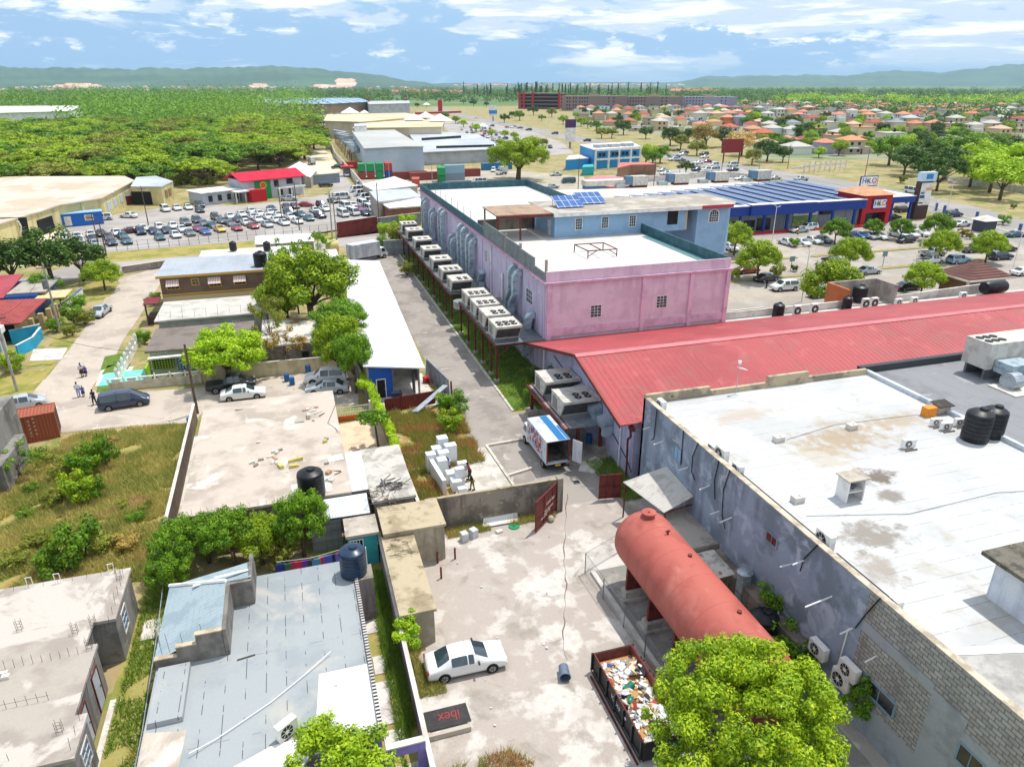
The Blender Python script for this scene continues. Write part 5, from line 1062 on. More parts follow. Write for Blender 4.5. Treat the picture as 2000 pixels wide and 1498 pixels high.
# near cars
sed = car('saloon','white',909,1288,-91,2,label='white saloon parked alone in the paved yard by the narrow outbuilding')
car('saloon','white',475,768,-90,2,label='white saloon parked in front of the mango tree on the cross street')
car('pickup','black',452,752,-88,2,label='black vehicle half hidden under the mango tree behind the white saloon')
car('minivan','navy',243,784,-83,2,label='dark blue minivan parked on the cross street by the decorated fence')
car('hatchback','silver',48,788,-75,2,label='silver hatchback at the far left corner above the rusty container')
car('saloon','silver',196,608,170,2,label='silver saloon with open boot parked on the street by shrubs')
car('suv','white',637,738,-100+180,2,label='white estate car backed into the shade of the creeper tree')
car('saloon','silver',640,757,-100+180,2,label='silver saloon with dark rear window in front of the white estate car')
car('suv','white',218,532,10,2,label='white car parked behind the round clipped tree on the street')
car('hatchback','white',178,511,-80,1,label='white car on the back road beside the dark leafy trees')
# open boot of the silver saloon
def lot(s_,sc_,ox,oy,rz,det,place,z=.55):
 cm = {'w': 'white','s': 'silver','g': 'grey','k': 'black','n': 'navy','b': 'blue','t': 'teal','r': 'red','m': 'maroon','p': 'magenta','y': 'yellow','d': 'dark green','l': 'pale blue'}
 km = {'': 'saloon','h': 'hatchback','u': 'suv','v': 'minibus','m': 'minivan','p': 'pickup'}
 for e in s_.split():
  a,c,k = e.split(',')[:3];r_ = rz
  if '@' in k: k,q = k.split('@');r_ = float(q)
  car(km[k[1:]],cm[k[0]],ox+float(a)/sc_,oy+float(c)/sc_,r_+rnd.uniform(-3,3),det,place,z=z)
lot('800,185,wu@100 1005,165,w@60 1290,115,wm 1380,105,w 1470,100,w 1560,85,nu 1560,122,k 510,335,w 605,328,w 620,358,s 628,398,w 710,312,w 725,345,k 745,385,s 792,305,k 850,330,m 868,372,n 910,300,w 960,325,t 988,362,t 1005,285,m@110 1100,290,nu 1115,265,w 1200,285,n 1247,332,t 1245,255,wh 1300,280,n 1352,245,w 1370,315,w 1420,270,w 1480,300,g 1450,222,gu 1540,205,nu 1550,265,p 1602,290,b 1590,225,g 1660,240,t 1715,270,y 1690,180,ku 1735,207,g 1800,225,g 1795,170,w 1850,260,r 1860,195,n 1885,155,w 1922,220,w 1975,245,r 1962,130,w 1975,175,w',4,0,380,198,1,'car yard')
lot('285,235,s 215,195,w 160,128,w 225,150,w 290,175,w 350,200,w 310,140,w 372,160,w 415,220,w 465,175,w 322,112,n 455,140,du 440,95,k 520,208,w 548,155,t 455,35,sp@-95 588,80,r@-100 610,185,t 500,92,m 700,165,nu 710,85,ku 660,125,w 735,112,w 880,155,wv 960,145,wv 955,85,w 1003,112,p 1045,145,n 1085,115,wv 1035,78,wv 895,95,wv 878,22,wv@-80 800,50,k 1132,95,bh',4,450,380,198,1,'car yard')
for i in range(6): car('minibus','white',698+i*8.5,372+i*7.5,100,1,'car yard')
car('minibus','white',702,362,170,1,'car yard');car('suv','black',636,362,-80,1,'car yard');car('suv','navy',658,327,95,1,'car yard');car('saloon','silver',677,342,0,1,'car yard')
lot('155,555,w@180 236,566,w@180 650,460,s@92 702,447,wu@92 580,535,w@186 662,535,w@186 728,522,w@186 792,517,g@186 1000,492,b@186 1062,495,s@186 1128,498,w@186 1245,487,w@186 1312,485,w@186 1372,478,w@186 1288,522,kh@90 335,700,r@-84 452,748,k@-80 562,802,wu@87 852,645,k@0 1066,705,s@-93 782,840,ku@-85 1298,800,k@-90 1440,645,wp@-93 1450,600,sp@-93 1606,643,lu@-88 1700,577,gp@-95 1858,620,nu@-95 1892,572,k@-90 1622,425,w@90 1952,487,t@-95 1268,340,ku@-90 1206,382,k@-90 1575,368,nu@-95 1330,228,wv@190 1996,712,w@-90',3.077,1350,300,0,1,'plaza car park')
lot('410,295,r 480,295,k 545,312,n 535,328,w 475,347,b 460,368,wu 515,372,g 700,325,gu 705,347,w 720,382,p 775,412,wm 655,392,w 600,416,w 630,422,s 645,447,n 720,447,wm 775,452,wv 690,487,sv 375,450,s 400,475,w 925,412,wv 925,447,n 985,517,w 1250,512,s 1460,522,sp',4,1200,220,95,0,'roadside car park')
car('minibus','teal',1110,355,85,1,'container yard');car('saloon','silver',1086,341,92,1,'container yard');car('saloon','silver',1078,365,85,1,'container yard')
car('minibus','white',936,356,85,1,'container yard');car('minivan','white',964,333,160,1,'container yard');car('saloon','grey',972,363,90,1,'container yard');car('saloon','silver',1192+24,383,92,0,'roadside car park')
# mall car park and highway
for row,(y0,xa,xb) in enumerate(((241,895,1000),(247,900,962),(253,902,985),(259,912,975),(265,918,1000),(271,930,1040),(278,948,1075))):
 px = xa
 while px < xb:
  if rnd.random() < .85: car(rnd.choice(['saloon','suv','hatchback','saloon','minivan']),rnd.choice(['white','white','silver','silver','grey','blue','navy','red','black']),px,y0+(px-xa)*.08+rnd.uniform(-.6,.6),rnd.choice([170,10]),0,'mall car park')
  px += 9.5 if row < 3 else 11.5
for row,(y0,xa,xb) in enumerate(((223.5,628,712),(227,632,720))):
 px = xa
 while px < xb: car('saloon',rnd.choice(['white','silver','white','grey','blue']),px,y0,5,0,'mall forecourt');px += 6.2
for px,py,c,r_,k in ((1033,254,'navy',60,'suv'),(1084,261,'navy',62,'suv'),(1147,275,'black',58,'suv'),(1016,250,'grey',60,'saloon'),(1004,247,'silver',60,'saloon'),(930,231,'white',60,'saloon'),(640,290,'silver',0,'minibus'),(636,250,'silver',0,'suv'),(638,236,'white',0,'suv'),(1650,378,'silver',100,'minibus')): car(k,c,px,py,r_,0,'main road')
# deferred labels: colour + kind + row + count from the left
rows = {'car yard': [(400,'back rows'),(425,'second row'),(448,'third row'),(999,'front row')],
  'plaza car park': [(430,'strip near the sign'),(475,'first row'),(510,'second row'),(540,'third row'),(999,'nearest row')],
  'roadside car park': [(302,'top row'),(320,'second row'),(335,'third row'),(999,'lowest row')],'container yard': [(999,'open part')],'mall forecourt': [(225.5,'back row'),(999,'front row')],
  'mall car park': [(243,'first row'),(249,'second row'),(256,'third row'),(262,'fourth row'),(268,'fifth row'),(275,'sixth row'),(999,'nearest row')],'main road': [(252,'far stretch'),(999,'near stretch')]}
cnt = {}
for t,place,color,kind,px,py in sorted(CARS,key=lambda e: e[4]):
 rw = next(n for th_,n in rows[place] if py < th_);k = (place,rw,color,kind);cnt.setdefault(k,[]).append(t)
kn = {'saloon': 'saloon','hatchback': 'hatchback','suv': 'estate car','minivan': 'minivan','minibus': 'minibus','pickup': 'pickup'}
for (place,rw,color,kind),ts in cnt.items():
 for i,t in enumerate(ts):
  t['label'] = '%s%s %s in the %s of the %s%s' % ('' if len(ts) == 1 else ordn[i]+' ',color,kn[kind],rw,place,'' if len(ts) == 1 else ' from the left');t['group'] = 'cars in the '+place
# ---------------- trucks ----------------
def box_truck(label,x,y,rz,L_=5.2,W_=2.1,Hb=1.0,H=3.2,open_=False,cabc='white',art=False):
 t = thing('box_truck',label,'truck',(x,y,0),rad(rz));WL[t.name] = Vector((0,0,0));w = W_/2;y0 = -L_/2-.3;y1 = y0+L_
 b = MB();m_bx = mat('truck_box_white','c9ccd2','b4b8c0',s=1,streak=('9a9ea6',1),fine=.06)
 b.box(-w,-w+.05,y0,y1,Hb,H);b.box(w-.05,w,y0,y1,Hb,H);b.box(-w+.05,w-.05,y1-.05,y1,Hb,H);b.box(-w,w,y0,y1,H,H+.06);b.box(-w,w,y0,y1,Hb-.1,Hb)
 if not open_: b.box(-w+.05,w-.05,y0,y0+.05,Hb,H)
 b.obj('cargo_box',m_bx,t)
 if open_:
  b = MB();b.box(-w+.055,w-.055,y0+.3,y1-.06,Hb+.002,Hb+.03);b.box(-w+.051,-w+.07,y0+.1,y1-.06,Hb+.03,H-.02);b.box(w-.07,w-.051,y0+.1,y1-.06,Hb+.03,H-.02);b.box(-w+.07,w-.07,y1-.09,y1-.06,Hb,H);b.obj('inner_lining',mat('dirty_lining','6b6560','4c4743',s=1),t)
  b = MB();b.box(-w,-w+.1,y0-.03,y0,Hb,H);b.box(w-.1,w,y0-.03,y0,Hb,H);b.obj('red_door_edge',paint('red_tape','8a2530'),t)
  MB().rbox((w+.5,y0-.45,(Hb+H)/2),(1.0,.05,H-Hb),(0,0,rad(-60))).obj('rear_door',m_bx,t)
  MB().box(-.25,.25,y0-.05,y0-.02,.62,.8).obj('number_plate',paint('yellow_plate','c9a83a'),t)
 b = MB();c0 = y1+.12;c1 = c0+1.65;b.v = [];hw = w-.08
 pr = [(c0,.5),(c0,2.1),(c0+.9,2.15),(c0+1.35,1.4),(c1,1.1),(c1+.02,.5)]
 b.add([(-hw,a,z) for a,z in pr]+[(hw,a,z) for a,z in pr],[tuple(range(6)),tuple(range(6,12))[::-1]]+[(i,6+i,6+(i+1) % 6,(i+1) % 6) for i in range(6)]);b.obj('cab',cpaint(cabc),t)
 b = MB();e = .012;b.add([(-hw+.1,c0+.93,2.1+e),(hw-.1,c0+.93,2.1+e),(hw-.1,c0+1.33,1.45+e),(-hw+.1,c0+1.33,1.45+e)],[(0,3,2,1)]);b.v = [(a,c+.02,d+.01) for a,c,d in b.v]
 for sx in (-1,1): b.add([(sx*(hw+e),c0+.25,1.35),(sx*(hw+e),c0+1.2,1.35),(sx*(hw+e),c0+.85,2.0),(sx*(hw+e),c0+.25,2.0)],[(0,1,2,3)])
 b.obj('cab_window',m_cglass,t)
 b = MB();b.box(-.4,.4,y0+.1,c1-.3,.45,Hb-.1);b.box(-w,w,y0-.1,y0,.5,.62);b.obj('chassis',m_trim,t)
 for yy in (y0+1.1,c0+.75):
  for sx in (-1,1): o = MB().tube((sx*(w-.32),yy,.42),(sx*(w-.04),yy,.42),.42,n=20).obj('wheel',m_tyre,t);MB().tube((sx*(w-.3),yy,.42),(sx*(w-.02),yy,.42),.22,n=14).obj('rim',m_rim,o)
 if art:
  b = MB();pal = ['b03a30','7a5f8c','c9634a','8f98c4','4b4a6a'];ms = [paint('mural_'+c,c,r=.6) for c in pal];q = random.Random(4)
  for i in range(60):
   yy = q.uniform(y0+1.2,y1-.3);zz = q.uniform(Hb+.25,H-.25);rr = q.uniform(.05,.24);k = 9;a0 = q.random()*3
   pts = [(-w-.004-.0004*i,yy+rr*math.cos(a0+6.2832*j/k)*q.uniform(.5,1.3),zz+rr*math.sin(a0+6.2832*j/k)*q.uniform(.6,1.5)) for j in range(k)]
   b.add(pts,[tuple(range(k))[::-1]],q.randrange(5))
  b.obj('side_mural',ms,t)
  b = MB();b.box(.05,.75,y0+.05,y1-.05,H+.06,H+.066);b.box(.82,w-.02,y0+.05,y0+L_*.55,H+.06,H+.066);b.obj('blue_roof_patch',paint('blue_tarp','1f6fa8',r=.6),t)
 return t
x,y = G(1080,880);box_truck('white box truck with open back and red mural on its side below the gantry',19.5,52.9,1,5.0,2.15,.95,3.0,True,'white',True)
x,y = G(705,508);box_truck('white box truck parked on the lane behind the white shed roof',12.6,135.5,-62,6.0,2.3,1.0,3.4)
x,y = G(610,322);box_truck('small white box truck on the sand by the wood edge',x,y,10,4.5,2.0,1,3)
x,y = G(935,348);box_truck('white tractor cab truck at the brown containers',*G(982,341),120,3.0,2.2,1,2.8)
def container(label,x,y,rz,c,L_=12.2,z=0,rust=True,group='shipping containers'):
 t = thing('shipping_container',label,'container',(x,y,z),rad(rz),group);WL[t.name] = Vector((0,0,0))
 m_ = mat('container_'+c,c,r=.55,fine=.07,c2=None,c3='6d5a4c' if rust else None,s3=.9,lo3=.66,hi3=.72,corr=('x',.28,.05))
 b = MB();b.box(-L_/2,L_/2,-1.22,1.22,.12,2.59);b.obj('shell',m_,t)
 b = MB()
 for sx in (-L_/2,L_/2-.12):
  for sy in (-1.25,1.14): b.box(sx-.01,sx+.13,sy,sy+.12,0,2.62)
 for sy in (-1.25,1.14): b.box(-L_/2,L_/2,sy,sy+.11,0,.14);b.box(-L_/2,L_/2,sy,sy+.11,2.56,2.64)
 b.obj('corner_frame',mat('cframe_'+c,c,r=.5,fine=.05),t)
 b = MB()
 for yy in (-.75,-.3,.3,.75): b.tube((L_/2+.03,yy,.2),(L_/2+.03,yy,2.5),.025,n=5)
 b.obj('door_rod',m_steel,t);return t
ct = container('orange brown shipping container below the silver hatchback at the street corner',-26.6,70.8,12,'9c5238',6.1,group='container by the street');
b = MB()
for i in range(14): b.box(.8,.95,-1.262,-1.25,2.3-i*.13,2.36-i*.13) if i % 3 else b.box(1.2,1.4,-1.262,-1.25,2.3-i*.13,2.38-i*.13)
b.obj('marking',paint('container_marking','d8c8b8',r=.7),ct)
# ================= RESIDENTIAL STREET AND LEFT SIDE =================
m_brown = mat('brown_paint','7a6455','705a4c',s=.6,fine=.06);m_greyroof = mat('grey_membrane','a3a9b2','949aa4',s=.15,c3='b3b7bd',s3=.5,seam=('x',1.1,.02,'868d97',.48),fine=.06)
m_must = paint('mustard_trim','c79a3f',r=.6)
bh = thing('brown_house','two storey brown house with mustard trim and white awnings under flat grey roof','house',(-11,113,0))
MB().box(-18.8,-4,108.4,119,0,5.8).obj('wall',m_brown,bh);MB().box(-19.2,-3.6,108.0,119.4,5.8,6.0).obj('roof',m_greyroof,bh)
b = MB();b.box(-19.2,-3.6,107.95,108.0,5.65,5.95);b.box(-18.8,-4,108.3,108.4,3.0,3.25);b.obj('trim_band',m_must,bh);MB().box(-18.8,-4,108.33,108.4,0,2.9).obj('lower_wall',mat('cream_lower_wall','c9b792',s=1),bh)
for x in (-17.2,-11.6,-8.2):
 window(bh,(x,108.4,4.4),1.5,.8,'S',m_must,m_dark,3,1,fw=.12)
 b = MB();b.slab([(x-.85,107.5,4.55),(x+.85,107.5,4.55),(x+.85,108.38,5.3),(x-.85,108.38,5.3)],.04);b.obj('awning',mat('striped_awning','dcd3cc',s=1,seam=('x',.22,.05,'b98a7e'),fine=.03,bump=0),bh)
window(bh,(-14.2,108.4,4.8),.8,.8,'S',m_must,m_glass,2,2,fw=.12)
MB().slab([(-20.8,104.5,3.1),(-18.9,104.5,3.1),(-18.9,108,3.2),(-20.8,108,3.2)],.08).obj('porch_roof',mat('maroon_tiles','7f3438','6f2c30',s=1,corr=('y',.35,.04)),bh)
b = MB().box(-20.7,-20.5,104.7,104.9,0,3).box(-20.7,-18.9,105,107.9,0,1.0);b.obj('porch',mat('dark_porch','54403a'),bh)
water_tank(510,520,6.0,.95,2.2,'dark water tank on the brown house roof corner above the big tree')
MB().box(-4,-2.6,109.5,112,0,6.2).obj('terracotta_wall',mat('terracotta_paint','b5654a',s=1),label='terracotta end wall beside the brown house',cat='wall')
gh = house('grey_house','long unfinished grey house with pale flat roof and white door',-17.6,-4.6,95.2,103.4,3.4,mat('grey_house_render','9a9b98','8a8b88',s=.7,c3='a8a8a4',s3=1.5,fine=.1),mat('pale_slab_roof','c0bcb4','aca79e',s=.4,c3='d3d0ca',s3=.8,fine=.1),ov=.4)
window(gh,(-13.8,95.2,1.4),1.7,1.1,'S',m_white,m_glass,4,3);door(gh,(-9.7,95.2,.1),.95,2.1,'S',m_white);window(gh,(-8.4,95.2,1.9),.8,1.0,'S',m_white,m_glass,2,3)
b = MB()
for i in range(10): b.tube((-17.5+i*1.4,95.3,3.4),(-17.4+i*1.4,95.3,4.2+.3*(i % 3)),.018,n=3)
each(b,'rebar',m_rebar,gh)
water_tank(0,0,3.4,.5,1.9,'slim black water tank at the grey house beside the big tree',pxy=(-4.9,101),group='black water tanks')
for i,(px,py,z) in enumerate(((456,489,3.4),(522,489,3.4))): water_tank(px,py,z,.62,1.6,['small black water tank on the white roof, left of two','small black water tank on the white roof, right of two'][i],group='tanks on the white roof')
t = house('low_white_roof_house','low house with dusty white roof carrying two small black tanks',-16,1.2,127,138,3.2,m_cwall,mat('dusty_white_roof','d5d0c8','bfb7ac',s=.3,c3='9f9686',s3=.6,lo3=.56,fine=.08))
t = house('long_white_roof_shed','narrow white roofed shed beside the back road',-7,3.6,142,150,3.0,m_conc,m_white,cat='shed')
t = house('small_white_roof_shed','small white roofed hut next to the orange wall',3.6,7.2,129,135,2.6,m_conc,m_white,cat='shed')
t = house('mossy_roof_house','low grey house with white slab roof and brown stain behind the mango tree',-4.9,2.2,82.3,92.5,3.0,m_cwall,mat('stained_white_slab','cbc6bd','b3ada2',s=.5,c3='8a6a3e',s3=.28,lo3=.56,hi3=.62,fine=.1))
window(t,(-.2,82.3,1.5),.8,.8,'S',m_cwall,m_dark,1,1)
t = thing('dark_roofed_house','low house with dark brown flat roof and lime green porch blocks','house',(-15,87,0))
MB().box(-17.2,-6.2,84.6,92.4,0,2.8).obj('wall',mat('pale_green_wall','b9c4a8',s=1),t);MB().box(-17.6,-6,84.2,92.8,2.8,3.0).obj('roof',mat('dark_flat_roof','7c726a','6b625b',s=.5,fine=.1),t)
MB().box(-14.4,-12.6,84.0,84.14,.5,2.2).obj('breeze_block_screen',mat('white_breeze','b4c4c8',s=1,seam=('x',.3,.09,'3a5a80'),seam2=('z',.3,.08,'3a5a80')),t)
MB().box(-17,-14.7,84.0,84.14,.9,2.3).obj('green_screen',mat('lime_breeze','9db83a',s=1,seam=('x',.3,.08,'40551c'),seam2=('z',.3,.08,'40551c')),t)
MB().box(-17.3,-12,83.5,84.1,2.25,2.4).obj('awning',m_white,t);MB().box(-17.4,-17.2,81.5,84,.05,2.0).obj('lime_pillar',mat('lime_paint','8ab02e'),t)
MB().box(-22.6,-17.6,82.6,86.6,.03,.1).obj('pool_deck',mat('aqua_paving','6fc9b8','86d4c4',s=1),kind='structure')
# decorative fence
df = thing('decorative_fence','cream garden wall with white stepped zigzag crest and green insets','fence',(-16,82,0))
p0,p1 = Vector(G(215,765)),Vector(G(395,747));d = (p1-p0);Lf = d.length;d.normalize();ang = math.atan2(d.y,d.x);n = 6
b = MB();c = (p0+p1)/2;b.rbox((c.x,c.y,.5),(Lf,.18,1.0),(0,0,ang));b.obj('wall',mat('cream_wall','c9bfa8','b5aa92',s=1,streak=('9a917b',1)),df)
g = MB();w = MB()
for i in range(n):
 q = p0+d*(Lf*(i+.5)/n);s_ = Lf/n
 for k,(hw,z) in enumerate(((s_*.42,1.38),(s_*.3,1.2),(s_*.17,1.02))): w.rbox((q.x,q.y,z),(hw*2,.2,.09),(0,0,ang))
 g.rbox((q.x,q.y,1.2),(s_*.5,.05,.25),(0,0,ang))
 for sx in (-.5,): e = q+d*s_*sx;w.rbox((e.x,e.y,1.25),(.16,.22,.5),(0,0,ang));w.rbox((e.x,e.y,1.56),(.09,.12,.2),(0,0,ang))
g.obj('green_inset',mat('lime_breeze2','7fae3c'),df);each(w,'crest_block',m_white,df)
wf = thing('white_scroll_fence','white low wall with pointed posts running up the street garden edge','fence',(-20,88,0));b = MB();b.rbox((-20.6,89,.45),(.16,13.5,.9));b.obj('wall',m_white,wf);b = MB()
for i in range(8): y = 82.8+i*1.75;b.box(-20.75,-20.45,y,y+.3,.9,1.7);b.add([(-20.75,y,1.702),(-20.45,y,1.702),(-20.45,y+.3,1.702),(-20.75,y+.3,1.702),(-20.6,y+.15,2.05)],[(0,1,4),(1,2,4),(2,3,4),(3,0,4),(0,3,2,1)])
each(b,'post',m_white,wf)
for i,(pp,l) in enumerate((([(205,697),(243,690),(250,705),(196,724)],0),([(210,715),(255,710),(250,722),(198,733)],0),([(190,757),(215,750),(216,762),(188,768)],1))): MB().prism(GP(pp),0,.06).obj('verge_lawn',m_grass,kind='structure')
sheet('driveway',GP([(198,724),(262,716),(245,745),(186,755)]),.042,mat('mint_concrete','c4dccf','d2e0d6',s=1))
# cream wall with blue drums on the cross street
wallthing('long cream plastered yard wall behind the blue drums',[(-12,80.8),(-6.3,80.5),(1.6,80.2),(5.0,80.0)],1.75,mat('cream_plaster','c9bb98','b3a37f',s=.8,streak=('94866a',1.0),fine=.08))
m_drum = mat('blue_drum_plastic','1f5f96','1a5284',s=2,r=.4,bump=0)
for i,(px,py,l) in enumerate(((561,745,'upright blue drum against the cream wall'),(571,752,'blue drum with white print standing in front of the other drum'),(602,728,'blue drum leaning near the white gate in the cream wall'),(373,832,'bright blue drum at the head of the vacant lot wall'),(1150,865,'blue drum under the gantry beside the open truck'),(296,628,'small blue bin at the grey house corner'),(762,745,'dark blue drum at the front of the blue workshop'))):
 x,y = G(px,py);MB().lathe((x,y,.03),[(.26,0),(.3,.04),(.3,.3),(.285,.32),(.3,.34),(.3,.6),(.285,.62),(.3,.64),(.3,.86),(.26,.9)],20).obj('drum',m_drum,label=l,cat='drum',group='blue drums',auto=40)
# white ornate gate and orange gate
t = thing('ornamental_gate','white ornamental double gate with orange base in front of the courtyard','gate',(3.5,65.8,0));b = MB();x = 2.0
while x < 5.3: b.tube((x,65.8,.5),(x,65.8,1.6+.25*math.sin((x-2)*2)),.018,n=4);x += .16
b.tube((2,65.8,.9),(5.3,65.8,.9),.03);b.tube((2,65.8,1.5),(5.3,65.8,1.5),.03);b.obj('grille',m_white,t);MB().box(1.95,5.3,65.75,65.85,.05,.55).obj('base_panel',paint('orange_gate_paint','c85a1e'),t)
b = MB();b.box(5.3,5.7,65.6,66,0,1.9);each(b,'post',m_white,t)
# shed with white corrugated roof and blue workshop front
ws = thing('workshop_shed','long white corrugated roofed shed with blue workshop front','shed',(9,95,0))
v = [(5.4,70.2,3.9),(11.6,68.6,3.6),(13.3,119,3.6),(6.2,121,3.9)]
MB().slab([v[0],v[1],v[2],v[3]],.12).obj('roof',mat('white_corrugated','d3d4d6','c2c3c6',s=.2,c3='a5a09a',s3=.6,lo3=.64,corr=('y',.5,.05),fine=.05,seam=('y',7.5,.04,'b5b6b8',.4)),ws)
MB().box(5.7,5.9,70.3,120,0,3.7).box(11.6,11.8,74,118,0,3.4).box(5.9,11.6,76,76.2,0,3.4).obj('wall',m_conc,ws)
b = MB();b.box(5.9,8.0,70.3,70.5,0,3.5);b.box(8.0,8.3,70.3,70.6,0,3.5);b.obj('blue_front',paint('royal_blue','1c4fa8',r=.6),ws);door(ws,(7.1,70.3,.05),.85,2.1,'S',m_dark);
b = MB();b.box(11.0,11.2,70.0,70.2,0,3.4);b.box(8.3,8.5,70.2,70.4,0,3.4);each(b,'post',m_steel,ws);MB().box(10.6,10.66,69.8,71.6,.1,2.4).obj('leaning_panel',m_steel,ws)
sheet('workshop_slab',[(5.7,66.8),(12.6,66.8),(12.4,76),(5.7,76)],.06,m_conc_lt)
t = thing('grill_cart','dark barrel grill cart in front of the blue workshop door','grill',(8.4,68.6,0));MB().box(7.9,9.0,68.3,68.9,.8,1.25).obj('box',mat('dark_blue_steel','1d2a3c',r=.5),t);b = MB()
for x in (8.0,8.9):
 for y in (68.35,68.85): b.tube((x,y,0),(x,y,.8),.03)
each(b,'leg',m_steel,t)
x,y = G(833,748);t = MB().rbox((x,y,.4),(.6,.5,.7),(.2,0,.4)).tube((x,y,.5),(x+.2,y-.4,.8),.15);t.obj('red_machine',paint('bright_red','b3202a'),label='small bright red machine on the workshop slab',cat='machine')
# zinc fences round the ruin lot
zf = thing('zinc_fence','rusty red corrugated zinc fence between workshop and ruin lot','fence',(10,66.5,0));m_zr = mat('rusty_zinc','74302a','612620',s=.8,corr=('x',.25,.04),fine=.1)
b = MB();b.rbox((9.6,66.9,.75),(5.4,.06,1.5),(0,0,rad(7)));b.rbox((13.0,65.9,.75),(.06,2.6,1.5),(0,0,rad(10)));each(b,'sheet',m_zr,zf);each(MB().tube((8.6,66.5,0),(8.6,66.5,2.4),.05).tube((13.3,67.3,0),(13.3,67.3,2.3),.04),'post',m_rust,zf)
MB().slab([(9.4,65.0,.5),(10.0,64.7,.55),(13.6,66.9,2.05),(13.2,67.3,2.05)],.05).obj('leaning_sheet',m_galv,label='long galvanised sheet leaning across the rusty zinc fence',cat='sheet')
z2 = thing('metal_panel_fence','blue grey sheet fence leaning at the lane edge by the workshop','fence',(13,72,0));b = MB()
for i in range(5): b.rbox((12.9+i*.25,74.4-i*1.35,1.05),(.06,1.35,2.1),(0,rad(6-i*2),rad(9)))
each(b,'sheet',mat('blue_grey_sheet','8792a0','76808e',s=1,r=.5),z2);each(MB().box(14.1,14.25,67.9,68.1,0,2.0),'post',m_rust,z2)
# ================= RUIN LOT: slab, kerbs, white blocks, people =================
MB().prism([(10.3,46.4),(15.1,46.6),(14.7,56.2),(10.4,56.0)],0,.12).obj('concrete_slab',mat('ruin_slab','c6bfb4','aca59a',s=.6,c3='dad6ce',s3=1.1,fine=.1),kind='structure')
for i,p in enumerate(([(7.1,57.0),(9.4,56.8)],[(6.8,53.8),(9.3,53.9)],[(14.9,56.4),(18.3,56.6)],[(15.2,50.6),(17.6,51.2)],[(15.25,47.4),(14.85,56.4)])):
 d = (Vector(p[1])-Vector(p[0])).normalized();q = Vector((-d.y,d.x))*.12;MB().prism([tuple(Vector(p[0])+q),tuple(Vector(p[0])-q),tuple(Vector(p[1])-q),tuple(Vector(p[1])+q)],0,.22+.002*i).obj('kerb_stub',m_kerb,kind='structure')
m_foam = mat('white_insulated_panel','dfe2e4','cfd3d6',s=1,r=.5,fine=.02)
blk = [('tall white box at the back of the white box stack',9.4,52.5,.9,.8,2.2),('white box left of the tallest one in the stack',8.7,51.7,.8,.8,1.7),('wide white box behind the standing man in dark blue',9.9,51.5,1.0,.7,1.9),('white box at the left edge of the stack',8.0,50.7,.8,.7,1.75),('white box in the middle of the stack',9.1,50.7,.9,.7,1.75),('white box in front of the middle of the stack',8.8,49.9,.8,.8,1.5),('low white box beside the man in dark blue',9.3,48.4,.9,.8,1.0),('low white box at the front of the row',9.4,47.2,.8,.9,.9),('tall white panel box in front of the two workers',9.8,47.6,.75,.5,1.7),('slanting white box beside the two workers',10.4,49.2,.8,.5,1.3),('short white box by the wall foot',9.7,46.3,.7,.5,.6)]
for l,x,y,a,c,h in blk: x += 1.1;y += 2.6;MB().rbox((x,y,.12+h/2),(a,c,h),(0,0,.05)).obj('insulated_box',m_foam,label=l,cat='box',group='white insulated boxes')
b = MB();b.rbox((9.2,51.4,.75),(.35,4.6,1.5),(0,0,rad(5)));b.obj('insulated_board',m_foam,label='long white insulated wall panel lying beside the box stack',cat='panel')
MB().rbox((10.9,50.6,.6),(1.2,.08,1.0),(.3,0,.4)).obj('leaning_board',m_foam,label='thin white panel leaning between the boxes',cat='panel')
